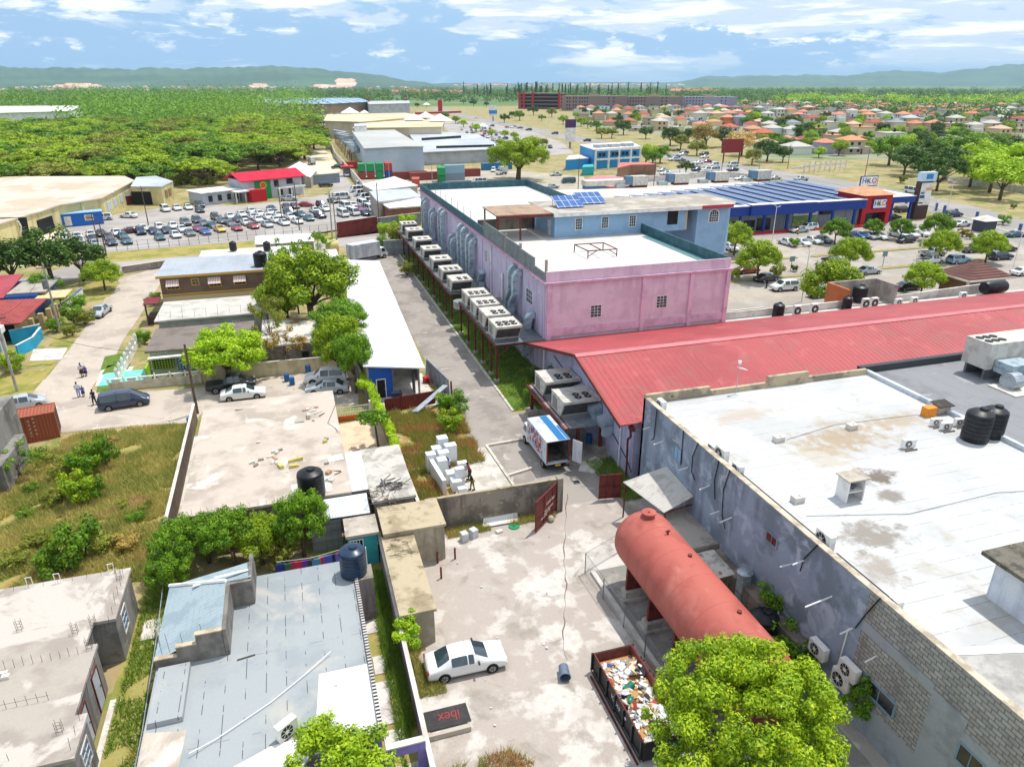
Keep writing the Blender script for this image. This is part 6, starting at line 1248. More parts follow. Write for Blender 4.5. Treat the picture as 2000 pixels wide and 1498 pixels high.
def person(label,x,y,rz,top,bottom,skin='4a2f22',hair='17120f',bend=0,arms=((.25,-.1),(.25,-.1)),stride=.15,h=1.72,shorts=False,dress=None,bag=None,z=.03):
 """one continuous skinned body (Skin + Subdivision), clothing and hair as parts"""
 t = thing('person',label,'person',(x,y,z),rad(rz));WL[t.name] = Vector((0,0,0));k = h/1.72
 def skinmesh(nm,vs,es,rs,m_,root=0,sub=1):
  me = bpy.data.meshes.new(nm);me.from_pydata([(a*k,c*k,d*k) for a,c,d in vs],es,[])
  o = bpy.data.objects.new(nm,me);COL.objects.link(o);md = o.modifiers.new('skin','SKIN');o.modifiers.new('sub','SUBSURF').levels = sub
  for i,r in enumerate(rs): sv = me.skin_vertices[0].data[i];sv.radius = (r[0]*k,r[1]*k) if isinstance(r,tuple) else (r*k,r*k);sv.use_root = (i == root)
  m2 = bpy.data.meshes.new_from_object(o.evaluated_get(bpy.context.evaluated_depsgraph_get()));bpy.data.objects.remove(o)
  m2.polygons.foreach_set('use_smooth',[True]*len(m2.polygons));m2.materials.clear();m2.materials.append(m_)
  q = bpy.data.objects.new(nm,m2);COL.objects.link(q);q.parent = t;return q
 sb,cb_ = math.sin(bend),math.cos(bend)
 def up(a,c,d):  # bend the trunk forward about the hips
  dz = d-.95;return (a,c*cb_+dz*sb,.95+dz*cb_-c*sb)
 vs = [(0,0,.95),up(0,0,1.15),up(0,0,1.38),up(0,.0,1.49),up(0,.02,1.56),up(0,.03,1.64),up(0,.03,1.72)]
 es = [(0,1),(1,2),(2,3),(3,4),(4,5),(5,6)];rs = [(.15,.11),(.13,.1),(.16,.1),.05,.06,(.078,.095),(.05,.06)]
 for s_,(af,ao) in zip((-1,1),arms):
  b0 = len(vs);sh = up(s_*.19,0,1.4);el = (sh[0]+s_*.05,sh[1]+math.sin(af)*.28,sh[2]-math.cos(af)*.28);wr = (el[0]-s_*.02,el[1]+math.sin(af+.5)*.25,el[2]-math.cos(af+.5)*.25);hd = (wr[0],wr[1]+math.sin(af+.5)*.09,wr[2]-math.cos(af+.5)*.09)
  vs += [sh,el,wr,hd];es += [(2,b0),(b0,b0+1),(b0+1,b0+2),(b0+2,b0+3)];rs += [.058,.043,.03,.034]
  for f in range(4): vs.append((hd[0]+(f-1.5)*.018,hd[1]+math.sin(af+.7)*.07,hd[2]-math.cos(af+.7)*(.07+.01*(f in (1,2)))));es.append((b0+3,len(vs)-1));rs.append(.009)
  vs.append((hd[0]-s_*.03,hd[1]+.035,hd[2]-.01));es.append((b0+3,len(vs)-1));rs.append(.01)
 leg = []
 for s_ in (-1,1):
  b0 = len(vs);st_ = s_*stride;vs += [(s_*.09,0,.88),(s_*.1,st_*.5+.02,.48),(s_*.1,st_*.9,.09),(s_*.11,st_*.9+.15,.04)];es += [(0,b0),(b0,b0+1),(b0+1,b0+2),(b0+2,b0+3)];rs += [.09,.06,.042,.035];leg.append([vs[b0],vs[b0+1],vs[b0+2]])
 skinmesh('body',vs,es,rs,paint('skin_'+skin,skin,r=.6))
 tv = [up(0,0,.9),up(0,0,1.15),up(0,0,1.38),up(0,0,1.45)];te = [(0,1),(1,2),(2,3)];tr_ = [(.175,.135),(.155,.125),(.18,.125),(.08,.08)]
 for s_,(af,ao) in zip((-1,1),arms): b0 = len(tv);sh = up(s_*.19,0,1.4);tv += [sh,(sh[0]+s_*.03,sh[1]+math.sin(af)*.2,sh[2]-math.cos(af)*.2)];te += [(2,b0),(b0,b0+1)];tr_ += [.075,.068]
 skinmesh('shirt',tv,te,tr_,paint('cloth_'+top,top,r=.9),0)
 if dress:
  b = MB();n_ = 16;pr = [(.17,1.0),(.2,.85),(.27,.5)]
  b.lathe((0,0,0),[(r*k,z_*k) for r,z_ in pr[::-1]],n_);b.obj('skirt',paint('cloth_'+dress,dress,r=.9),t,smooth=True)
 else:
  e_ = 1 if shorts else 2;lv = [(0,0,.93)];le = [];lr = [(.16,.125)]
  for L3 in leg:
   b0 = len(lv);lv += [L3[0],L3[1]]+([] if shorts else [L3[2]]);le += [(0,b0),(b0,b0+1)]+([] if shorts else [(b0+1,b0+2)]);lr += [.105,.08]+([] if shorts else [.062])
  skinmesh('trousers',lv,le,lr,paint('cloth_'+bottom,bottom,r=.9),0)
 hx = up(0,.015,1.665);b = MB();b.lathe((hx[0]*k,hx[1]*k,hx[2]*k),[(.07*k,-.06*k),(.094*k,-.01*k),(.09*k,.04*k),(.06*k,.085*k),(.01,.1*k)],14);b.obj('hair',paint('hair_'+hair,hair,r=.9),t,smooth=True)
 fc = up(0,.125,1.63);b = MB();b.rbox((fc[0]*k,fc[1]*k,fc[2]*k),(.025*k,.035*k,.04*k));
 b.obj('nose',paint('skin_'+skin,skin,r=.6),t)
 b = MB()
 for s_ in (-1,1): q = up(s_*.033,.112,1.66);b.rbox((q[0]*k,q[1]*k,q[2]*k),(.02,.012,.01))
 each(b,'eye',m_dark,t);q = up(0,.112,1.585);MB().rbox((q[0]*k,q[1]*k,q[2]*k),(.045,.012,.01)).obj('mouth',paint('lips','5c2a26'),t)
 for s_ in (-1,1): q = up(s_*.082,.02,1.635);MB().rbox((q[0]*k,q[1]*k,q[2]*k),(.012,.03,.05)).obj('ear',paint('skin_'+skin,skin,r=.6),t)
 b = MB()
 for L3 in leg: b.rbox((L3[2][0]*k,(L3[2][1]+.07)*k,.045*k),(.1*k,.27*k,.09*k))
 each(b,'shoe',m_trim,t)
 if bag: MB().rbox((0,-.17*k,1.25*k),(.28*k,.14*k,.36*k)).obj('backpack',paint('cloth_'+bag,bag,r=.9),t)
 return t
x,y = G(877,918,.1);person('person in dark blue shirt with pale shorts leaning over the white boxes',x,y,70,'1f2745','aab4c4',bend=.5,arms=((.9,0),(.7,0)),shorts=True,z=.12)
x,y = G(918,938,.1);person('person with red top working beside the slanting white box',x,y,80,'8a3a3c','4a1f24',bend=.25,arms=((.8,0),(.6,0)),z=.12)
x,y = G(923,957,.1);person('person in black top and khaki trousers standing at the grey wall',x,y,95,'1c1718','77702e',bend=.35,arms=((.7,0),(.9,0)),z=.12)
x,y = G(162,737);person('adult in white top and dark skirt walking up the street, farther pair',x,y,25,'c4c2cf','4a2b24',dress='4a2b24',arms=((.2,0),(-.2,0)))
x,y = G(169,735);person('child in purple uniform walking beside the adult in dark skirt',x,y,25,'5a4aa0','2a2a5c',h=1.25,dress='2c2c66',arms=((.2,0),(-.1,0)))
x,y = G(155,776);person('adult in pale blue clothes walking up the street, nearer pair',x,y,20,'b3bccf','9aa8cc',bag='c9c9d4',arms=((.3,0),(-.2,0)))
x,y = G(164,775);person('child in blue uniform walking beside the adult in pale blue',x,y,20,'3d4f9a','26336c',h=1.25,dress='2b3a7c',arms=((.2,0),(-.1,0)))
x,y = G(186,791);person('person in dark clothes standing behind the dark blue minivan',x,y,160,'23242c','1b2036',arms=((.5,0),(.2,0)))
x,y = G(1497,563);person('person in black standing in the plaza car park near the white estate',x,y,30,'17181b','1b1b1e')
x,y = G(1559,458);person('person in red and yellow beside the silver saloon at the shopfront',x,y,30,'a8332c','c9a63a')
# ================= TREES AND PLANTS =================
def fol(name,c,c2,c3=None):
 up_ = lambda h: '%02x%02x%02x' % tuple(min(255,int(int(h[i:i+2],16)*k_)) for i,k_ in ((0,1.2),(2,1.17),(4,.85)))
 c,c2,c3 = up_(c),up_(c2),c3 and up_(c3)
 return mat('foliage_'+name,c,c2,s=.55,lo=.42,hi=.6,c3=c3,s3=2.2,lo3=.5,hi3=.64,r=.55,fine=.12,bs=5,bump=0,trans=.22,rand=.18,spec=.3)
f_lime = fol('lime','7f9a1e','5f8016','9db02a');f_green = fol('green','5d8420','3f6418','7d9c2a');f_dark = fol('dark','3d5c22','2c4519','567330')
f_acacia = fol('acacia','86a026','6a881e','9cae3a');f_olive = fol('olive','75803a','5c6a30','94904c');f_bright = fol('bright','8fae22','6f9418','a8bf36')
f_dry = fol('dry','8d7c50','6f6440','a8946a');f_cas = fol('casuarina','4c5f3a','3a4c2e','66744a');f_pinkish = fol('blossom','b5a08c','8f8168','c9b4a4')
def leaves(name,cl,nleaf,size,seed,up=.7,aspect=.5,surf=.5):
 """cl: list of (centre, radius, vertical squash); leaf sized lozenges on and in each clump"""
 g = np.random.default_rng(seed);w = np.array([c[1]**2 for c in cl]);w = w/w.sum();idx = g.choice(len(cl),nleaf,p=w)
 C = np.array([c[0] for c in cl])[idx];Rr = np.array([c[1] for c in cl])[idx];Q = np.array([c[2] for c in cl])[idx]
 d = g.normal(size=(nleaf,3));d /= np.linalg.norm(d,axis=1)[:,None];rr = Rr*(surf+(1-surf)*g.random(nleaf)+g.normal(size=nleaf)*.08)
 P = C+d*rr[:,None]*np.stack([np.ones(nleaf),np.ones(nleaf),Q],1)
 nr = d*.95+np.array([0,0,up*.5])+g.normal(size=(nleaf,3))*.4;nr /= np.linalg.norm(nr,axis=1)[:,None]
 t = np.cross(nr,g.normal(size=(nleaf,3)));t /= np.linalg.norm(t,axis=1)[:,None];b = np.cross(nr,t)
 s = size*(.6+.8*g.random(nleaf))[:,None]
 V = np.stack([P-t*s*.5,P+b*s*aspect*.5+nr*s*.05,P+t*s*.5,P-b*s*aspect*.5+nr*s*.05],1).reshape(-1,3)
 me = bpy.data.meshes.new(name);me.vertices.add(len(V));me.vertices.foreach_set('co',V.astype(np.float32).ravel())
 me.loops.add(nleaf*4);me.loops.foreach_set('vertex_index',np.arange(nleaf*4,dtype=np.int32));me.polygons.add(nleaf)
 me.polygons.foreach_set('loop_start',np.arange(nleaf,dtype=np.int32)*4);me.polygons.foreach_set('loop_total',np.full(nleaf,4,dtype=np.int32));me.update(calc_edges=True)
 me.materials.append(f_green);return me
def clumps(R_,H,n,seed,shape='round',cr=(.22,.36),z0=.0):
 q = random.Random(seed);out = []
 for i in range(n):
  a = q.uniform(0,6.2832);u = math.sqrt(q.random());
  if shape == 'round': th = math.acos(q.uniform(-.45,1));k = q.uniform(.5,1.02);c = (R_*k*math.sin(th)*math.cos(a),R_*k*math.sin(th)*math.sin(a),H*.5+H*.5*k*math.cos(th));sq = .85
  elif shape == 'dome': th = math.acos(q.uniform(-.1,1));k = q.uniform(.6,.84);c = (R_*k*math.sin(th)*math.cos(a),R_*k*math.sin(th)*math.sin(a),H*.25+H*.75*k*math.cos(th));sq = .8
  elif shape == 'umbrella': c = (R_*u*.9*math.cos(a),R_*u*.9*math.sin(a),H*(1-.42*u*u)+q.uniform(-.12,.05)*H);sq = .42
  elif shape == 'cone': z = q.random();c = (R_*(1-z)*.7*math.cos(a),R_*(1-z)*.7*math.sin(a),H*(.08+.92*z));sq = 1.6
  else: c = (R_*u*math.cos(a),R_*u*math.sin(a),H*q.uniform(.25,.85));sq = .8
  rr = R_*q.uniform(*cr)*(1-.5*q.random()*(shape == 'cone'));out.append(((c[0],c[1],c[2]+z0),rr,sq))
 return out
TP = {}
def tproto(k):
 if k in TP: return TP[k]
 spec = {  # R, H crown, clumps, leaves, leaf size, shape, trunk height, trunk radius
     'near': (4.3,7.0,260,70000,.17,'round',2.2,.2,(.08,.17)),'broad': (4.0,6.0,90,17000,.3,'round',2.6,.28,(.13,.26)),'broad2': (4.0,5.6,70,15000,.3,'round',2.6,.28,(.14,.28)),
     'mango': (4.0,5.2,120,26000,.27,'round',1.8,.3,(.12,.24)),'bush': (1.0,1.6,22,2600,.16,'bush',.1,.05,(.25,.45)),'bush2': (1.0,1.3,16,1800,.2,'bush',.1,.05,(.3,.5)),
     'plaza': (3.1,3.6,70,12000,.24,'dome',1.9,.12,(.16,.26)),'umbrella': (8.0,8.0,60,7500,.7,'umbrella',2.4,.35,(.15,.26)),'umbrella2': (8.0,7.6,50,7500,.7,'umbrella',2.4,.35,(.16,.3)),
     'mid': (5.0,7.5,34,3800,.62,'round',3,.3,(.22,.36)),'mid2': (5.0,7.0,26,3400,.66,'round',3,.3,(.24,.4)),'cas': (2.6,15,26,1500,.8,'cone',3,.2,(.18,.34)),'sparse': (3.0,4.2,26,2200,.26,'round',2.2,.1,(.14,.24))}[k]
 R_,H,n,nl,ls,sh,th,tr_,cr = spec;res = []
 for v in range(2 if k not in ('near','mango') else 1):
  cl = clumps(R_,H,n,hash_(k)+v*7,sh,cr,th*.8);me = leaves('crown',cl,nl,ls,hash_(k)+v)
  b = MB();b.tube((0,0,0),(.1,0,th),tr_*1.25,tr_,n=8);q = random.Random(v+3)
  for c in q.sample(cl,min(len(cl),9)):
   m_ = (c[0][0]*.4,c[0][1]*.4,th+(c[0][2]-th)*.45);b.tube((.1,0,th*.9),m_,tr_*.6,tr_*.35,n=6);b.tube(m_,c[0],tr_*.35,tr_*.1,n=5)
  tm = b.mesh('trunk',smooth=True);tm.materials.append(m_trunk);res.append((me,tm))
 TP[k] = res;return res
def hash_(s): return sum(ord(c)*(i+3) for i,c in enumerate(s)) % 1000
tn = [0]
def tree(k,label,xy,s=1.0,f=None,sz=None,group=None,name='tree',z=0,rz=None,cat=None):
 res = tproto(k);me,tm = res[tn[0] % len(res)];tn[0] += 1
 t = thing(name,label,cat or ('shrub' if 'bush' in k else 'tree'),(xy[0],xy[1],z),rnd.uniform(0,6.28) if rz is None else rz,group,(s,s,sz or s))
 for nm,m_,mt in (('crown',me,f or f_green),('trunk',tm,None)):
  o = bpy.data.objects.new(nm,m_);COL.objects.link(o);o.parent = t
  if mt: o.material_slots[0].link = 'OBJECT';o.material_slots[0].material = mt
 return t
tree('near','large bright yellow green tree between the black skip and the grey wall',(16.6,19.0),.98,f_lime,.95)
tree('broad','dense bright green tree in front of the white porch of the felt roofed house',(-.85,24.0),.6,f_bright,.56)
for i,(px,py,s,f,k,l) in enumerate(((352,1075,.46,f_green,'broad','leftmost tree of the green row behind the felt roofed house'),(400,1052,.44,f_green,'broad2','second tree of the green row behind the felt roofed house'),(452,1062,.48,f_green,'broad','third tree of the green row behind the felt roofed house'),(505,1055,.42,f_lime,'broad2','fourth tree of the green row behind the felt roofed house'),(588,1040,.46,f_green,'broad','taller tree by the pale door of the old flat roofed house'),(330,1110,.36,f_green,'broad2','small tree at the left end of the row by the fence rail'))):
 tree(k,l,G(px,py,2.0),s,f,s*(1.15 if i != 4 else 1.4),'trees between the two houses')
tree('bush','yellowish bush in front of the taller tree behind the felt roof',G(555,1085,.8),1.3,f_olive)
tree('broad','big spreading green tree beside the white corrugated shed roof',(1.2,96.5),1.5,f_lime,1.35)
tree('broad2','smaller lobe like tree at the foot of the big spreading tree',(-2.0,98),.9,f_lime,.9);tree('sparse','tall thin top tree rising above the big spreading tree',(-.5,104),1.1,f_green,1.9)
tree('mango','round dense mango tree overhanging the parked white saloon',(-8.7,79.6),1.02,f_bright,.92)
tree('broad2','feathery green tree beside the lower end of the white shed roof',(4.2,84),.82,f_green,.95);tree('broad','light green tree hanging over the white estate car',(3.2,76.5),.72,f_lime,.95);tree('broad2','creeper covered tree between courtyard wall and white shed',(4.6,72.5),.5,f_green,.9)
tree('sparse','sparse yellowish tree between the mango and the mossy roof',(-4.2,87),.85,f_olive,1.25);tree('sparse','brownish half bare tree beside the mango tree',(-2.6,81.6),.8,f_dry,.9)
# papaya
x,y = 5.3,59.3;t = thing('papaya_tree','small papaya tree casting star shadows on the pink courtyard','tree',(x,y,0));MB().tube((x,y,0),(x-.2,y-.2,3.4),.11,.06).obj('trunk',m_trunk,t)
me = leaves('crown',[((x-.3+1.1*math.cos(a)*k,y-.2+1.1*math.sin(a)*k,3.5-.25*k),.38,.35) for a in [i*.78 for i in range(8)] for k in (.4,.8,1.2)]+[((x-.3,y,3.0),.6,.8)],1500,.3,5);me.transform(Matrix.Translation((-x,-y,0)));o = bpy.data.objects.new('crown',me);COL.objects.link(o);o.parent = t;o.material_slots[0].link = 'OBJECT';o.material_slots[0].material = f_green
def foliage_mass(name,label,cl,n,size,f,kind=None,cat=None,up=.6):
 me = leaves(name,cl,n,size,len(label),up);me.materials.clear();me.materials.append(f)
 o = bpy.data.objects.new(name,me);COL.objects.link(o);return tag(o,label,cat,None,kind)
foliage_mass('creeper','bright creeper hedge smothering the top of the courtyard wall',[((6.45-.02*i+rnd.uniform(-.15,.15),55+i*.42,2.0+rnd.uniform(-.1,.25)),rnd.uniform(.35,.55),.9) for i in range(44)]+[((4.9+i*.3,69.5,2.3-.15*i),.5,1) for i in range(5)],14000,.17,f_bright,cat='creeper')
foliage_mass('creeper','yellow green vine over the end of the narrow outbuilding roof',[((3.5+rnd.uniform(-.5,.6),32.4+rnd.uniform(-.9,1.1),2.1+rnd.uniform(-.5,.6)),rnd.uniform(.25,.4),.9) for i in range(18)],3200,.15,f_bright,cat='creeper')
foliage_mass('creeper','green climber on the grey wall above the block patch',[((25.0,20.8+rnd.uniform(-.8,.8),1.2+i*.13),rnd.uniform(.2,.38),1) for i in range(18)]+[((24+.1*i,21.2,1.4+.05*i),.2,1) for i in range(8)],2600,.15,f_green,cat='creeper')
for i,(xy,s,f,l) in enumerate((((24.4,25.6),1.5,f_green,'dark leafy shrub behind the black tank at the grey wall'),((23.9,24.0),1.3,f_dark,'leafy shrub beside the hung AC units at the grey wall'),((24.9,28.2),.9,f_green,'plant growing over the top of the crumpled black tank'),((13.6,64.0),1.5,f_green,'leafy green bush at the lane edge of the ruin lot'),((12.2,60.5),1.3,f_lime,'round green bush in the middle of the ruin lot'),((24,66.5),1.9,f_dark,'dark shrub below the corner of the lilac wall'),((22.4,64.2),1.2,f_green,'low shrub at the end of the grass strip'),((9.4,45.3),.8,f_bright,'light green weed bush at the foot of the white boxes'),((16.6,45.6),.9,f_olive,'weed bush behind the tall grey wall by the gate'))):
 tree('bush',l,xy,s,f,name='shrub',z=1.8 if i == 2 else 0)
# vacant lot shrubs
for i,(px,py,s,f,k,sz) in enumerate(((38,925,1.0,f_green,'sparse',.85),(60,950,.8,f_green,'bush',1),(130,925,1.5,f_olive,'bush',1.3),(165,925,1.7,f_green,'bush',1.6),(205,905,1.6,f_green,'bush',1.9),(150,975,1.8,f_lime,'bush',1.5),(185,965,1.3,f_green,'bush',1.5),(110,975,1.4,f_olive,'bush',1),(235,985,.8,f_olive,'bush',.8),(262,1010,.8,f_green,'bush2',1.2),(285,985,.7,f_olive,'bush2',1.1),(160,1085,2.3,f_green,'bush',1.3),(110,1110,1.7,f_green,'bush',1),(70,1060,1.3,f_olive,'bush',.9),(200,1060,1.6,f_olive,'bush',.8),(20,1095,1.4,f_olive,'bush',.8),(245,1060,1.4,f_dry,'bush',.8),(210,860,1.1,f_dry,'bush',.6),(90,895,1.0,f_olive,'bush',.8),(50,1000,.9,f_green,'bush',.9))):
 tree(k,'shrub in the overgrown vacant lot, %s counted from the street end' % ordn[i],G(px,py,.5),s*.72,f,s*sz*.62,'shrubs in the vacant lot','shrub',cat='shrub')
# left gardens
for i,(px,py,s,f,k,l) in enumerate(((142,625,1.5,f_green,'bush','leafy garden shrub beside the boot of the silver saloon'),(165,628,1.3,f_olive,'bush','spiky pale shrub right behind the silver saloon'),(150,605,1.5,f_green,'bush','taller garden shrub by the stone gate piers'),(90,580,1.2,f_green,'mid2','garden tree against the red hipped roof'),(118,590,.6,f_lime,'mid2','small garden tree beside the leaning grey pole'),(110,640,1.1,f_green,'bush','small shrub at the foot of the leaning grey pole'),(140,650,1.0,f_olive,'bush','small palm like shrub at the lawn edge'),(20,720,1.5,f_lime,'bush','yellow green weeds under the second grey pole'),(300,590,1.1,f_green,'bush','plants by the maroon porch of the brown house'),(350,632,1.4,f_green,'bush','shrub in front of the grey house windows'),(282,665,1.0,f_green,'bush','clipped shrub at the dark roofed house gate'),(620,510,1.0,f_green,'sparse','slim tree beside the orange wall behind the shed'))):
 tree(k,l,G(px,py,.5),s*(.35 if k == 'mid2' else 1),f,None,'garden plants on the street','shrub' if 'bush' in k else 'tree')
tree('plaza','round clipped tree with stout trunk on the street corner lawn',(-30.2,126.5),1.1,f_lime,1.0)
for i,(xy,s) in enumerate((((-50,131),1.35),((-44.5,132),1.3),((-39.5,134),1.45),((-35,134.5),1.1),((-56,133),1.2))): tree('mid','dark leafy tree in the clump at the left edge, %s from the left' % ordn[(i+1) % 5],xy,s*.72,f_dark,s*.62,'dark trees at the left edge')
for i,(px,py,f,s) in enumerate(((765,462,f_bright,1.5),(795,440,f_bright,1.3),(780,470,f_olive,1.6),(810,470,f_dry,1.2),(745,480,f_green,1.0),(795,530,f_olive,1.0))): tree('bush','straggly bush by the far end of the gantry lane, %s from the left' % ordn[i],G(px,py,.8),s*1.5,f,s*1.5,'bushes at the far end of the lane','shrub')
# plaza trees
pl = [(1438,456,1.35,'next to the blue rooftop tower corner'),(1486,495,1.45,'standing over the dark red saloon'),(1636,443,1.15,'in front of the red tower, left of it'),(1664,485,1.35,'at the end of the four car row'),(1708,440,.85,'smallest, before the red tower door'),(1763,440,1.0,'between the red tower and the pylon sign'),(1834,435,1.25,'just below the pylon sign'),(1842,469,1.3,'beside the silver pickups'),(1935,472,1.25,'farthest right, near the guard hut'),(1630,540,1.65,'nearest, hiding a black car by the orange wall'),(1808,534,1.15,'beside the brown roofed kiosk')]
for px,py,s,l in pl: tree('plaza','bright rounded car park tree '+l,G(px,py,3.2*s),s*.93,f_lime if py > 450 else f_green,s*.95,'plaza car park trees','ornamental_tree')
for i,(px,py,s,c) in enumerate(((1520,538,1.3,f_olive),(1551,525,.7,f_dark),(1610,540,.8,f_green),(1430,540,1.2,f_lime),(1880,458,1.1,f_dry),(1895,463,.9,f_olive),(1960,435,1.4,f_green),(1550,478,1.1,f_green),(1760,355,1.6,f_olive),(1980,405,.8,f_olive))): tree('bush','low planted shrub of the plaza, %s listed from the pink building' % ordn[i],G(px,py,.5),s,c,s,'low plaza shrubs','shrub')
# mid-distance trees
tree('mango','large round tree standing behind the white roof beside the blue building',(77,243),2.5,f_acacia,2.1);tree('umbrella','large dark tree with shadow on the dry slope behind the pylon',(193,178),1.0,f_dark,1.1)
MT = [(985,233,.9,'d'),(1000,226,.8,'d'),(1015,228,1.1,'g'),(1042,218,1.2,'d'),(1078,222,1.1,'o'),(1100,236,.9,'l'),(1058,232,.7,'g'),(1135,240,.9,'l'),(1148,245,.7,'o'),(1165,248,.9,'g'),(1175,262,.8,'o'),(1195,262,.8,'o'),(1218,252,1.2,'d'),(1262,262,.9,'d'),(1210,215,.8,'l'),(1235,220,.8,'b'),(1260,222,.9,'g'),(1295,226,.8,'g'),(1330,224,.9,'d'),(1350,220,.7,'b'),(1370,225,.9,'b'),(1400,222,.9,'b'),(1425,225,.8,'g'),(1447,222,.8,'d'),(1475,230,1,'b'),(1310,270,1.2,'d'),(1345,268,1,'d'),(1330,280,.9,'o'),(1380,270,1.5,'y'),(1362,292,.9,'o'),(1412,272,1.3,'d'),(1450,285,1.4,'p'),(1500,298,1.2,'d'),(1470,310,.8,'o'),(1530,305,.8,'d'),(1290,305,.9,'g'),(1262,305,1.0,'b'),(1275,312,.8,'g'),(1340,330,.6,'d'),(1740,300,1.5,'g'),(1775,290,1.3,'b'),(1770,320,1.3,'d'),(1800,310,1.5,'d'),(1840,300,1.4,'g'),(1850,325,1.4,'d'),(1890,300,1.5,'g'),(1920,320,1.6,'b'),(1950,300,1.5,'g'),(1980,330,1.7,'b'),(1940,345,1.5,'b'),(1985,300,1.4,'d'),(1900,340,1.3,'l'),(1960,360,1.4,'b'),(1640,292,.9,'b'),(1600,300,.6,'b'),(1570,262,1.2,'d'),(1545,240,1.2,'d'),(1478,231,1.0,'b'),(1700,228,1,'d'),(1680,232,.8,'b'),(1730,235,.9,'b'),(1830,252,1,'d'),(1815,240,.9,'g'),(1795,258,.8,'b'),(1860,262,.9,'b'),(1910,285,.9,'d'),(1960,280,1,'g'),(1970,250,1,'g'),(1745,260,.8,'b'),(1655,258,.7,'l'),(1510,275,.9,'g'),(1600,262,.8,'g'),(890,236,.8,'l'),(905,243,.7,'b'),(930,252,.7,'b'),(960,262,.6,'b'),(985,264,.6,'l'),(1005,268,.6,'l'),(1040,276,.6,'b'),(1060,282,.6,'o'),(870,228,.9,'g'),(610,206,1.6,'a'),(815,207,.8,'d'),(905,200,1.0,'g'),(925,203,1.1,'d'),(950,205,.9,'d')]
fm = {'d': f_dark,'g': f_green,'o': f_olive,'l': f_lime,'b': f_bright,'y': f_dry,'p': f_pinkish,'a': f_acacia};cn = {'d': 'dark green','g': 'green','o': 'olive','l': 'yellow green','b': 'bright green','y': 'dry brown','p': 'pale blossoming','a': 'flat topped'}
def zone(px,py): return ('by the highway' if py < 250 and px < 1110 else 'on the dry verge beside the highway' if px < 1480 and py > 232 else 'in front of the long apartment blocks' if px < 1480 else 'in the wooded belt at the right edge' if (px > 1730 and py > 285) else 'among the housing scheme roofs')
MT.sort();zc = {}
for px,py,s,c in MT: zc.setdefault((c,zone(px,py)),[]).append((px,py,s,c))
for (c,zz),es in zc.items():
 for i,(px,py,s,_) in enumerate(es): tree('mid' if i % 2 else 'mid2','%s%s tree %s%s' % ('' if len(es) == 1 else ordn[i % 20]+' ',cn[c],zz,'' if len(es) == 1 else ', counted from the left'),G(px,py,4*s*.8),s*.95,fm[c],s*.78,'scattered trees '+zz)
# acacia wood on the left: every crown a tree of its own
wood = [];q = random.Random(77);y = 262.0
while y < 1250:
 st_ = 12.5+max(0,(y-420))*.03
 xl = -math.tan(math.radians(20))*y-30;xr = (2 if y < 330 else 14 if y < 420 else 20+.03*(y-420))
 if y < 290: xr = -22
 x = xl
 while x < xr:
  X = x+q.uniform(-2.5,2.5)*(st_/9.6);Y = y+q.uniform(-3,3)*(st_/9.6)
  if not (X < -.16*Y-45 and 560 < Y < 960): wood.append((X,Y,st_/9.6))
  x += st_*q.uniform(.95,1.35)
 y += st_*1.05
wood = [w for w in wood if abs(math.atan2(w[0],w[1])+0) < 2];wood.sort(key=lambda w: w[1])
wn = {}
for i,(X,Y,s) in enumerate(wood[:280]):
 bnd = 'front edge' if Y < 300 else 'second line' if Y < 350 else 'middle' if Y < 450 else 'back half' if Y < 600 else 'far end'
 c = q.choice(['acacia','acacia','acacia','green','green','olive','bright']);k = (bnd,c);wn.setdefault(k,[]).append((X,Y,s))
 f = {'acacia': f_acacia,'green': f_green,'olive': f_olive,'bright': f_lime}[c]
 tree(q.choice(['umbrella','umbrella2','umbrella']),'x',(X,Y),s*q.uniform(.85,1.15),f,(q.uniform(.85,1.2)*(.8 if Y < 285 else 1)),'acacia trees of the wood on the left','acacia_tree')['_k'] = str(k)
wt = {}
for o in [o for o in scene.objects if o.get('_k')]: wt.setdefault(o['_k'],[]).append(o)
cw = {'acacia': 'spreading yellow green','green': 'deeper green spreading','olive': 'dull olive spreading','bright': 'bright lime spreading'}
for k,os_ in wt.items():
 bnd,c = eval(k);os_.sort(key=lambda o: o.location.x)
 for i,o in enumerate(os_):
  o['label'] = '%s crown, %s of the wood, %s from left' % (cw[c],bnd,(['','twenty-','thirty-','forty-','fifty-','sixty-','seventy-','eighty-'][0 if i < 20 else i//10-1] + ordn[i if i < 20 else i % 10]));del o['_k']
def mass(name,label,pts,seed,col_,kind='stuff',n=60,ls=1.6):
 """far wood as one mass: many leafy mounds"""
 me = leaves(name,[((x,y,z),r,.7) for x,y,z,r in pts],len(pts)*n,ls,seed,.9);me.materials.clear();me.materials.append(col_);o = bpy.data.objects.new(name,me);COL.objects.link(o);return tag(o,label,'wood',None,kind)
q = random.Random(5);mass('undergrowth','tangled dark undergrowth along the front edge of the acacia wood',[(q.uniform(-112,-18),q.uniform(262,292),q.uniform(.5,2.5),q.uniform(1.8,3.4)) for i in range(130)]+[(q.uniform(-18,14),q.uniform(330,420),q.uniform(.5,2),q.uniform(1.6,3)) for i in range(50)],9,f_olive,n=260,ls=.8)
q = random.Random(5);pts = []
for X,Y,s in wood[280:]: r = 10*s;pts.append((X,Y,6+q.uniform(-1,1),r))
if pts: mass('acacia_wood','far part of the acacia wood merging into one green canopy',pts,3,f_green,n=240,ls=2.4)
pts = [];pt2 = [];pt3 = [];pt4 = []
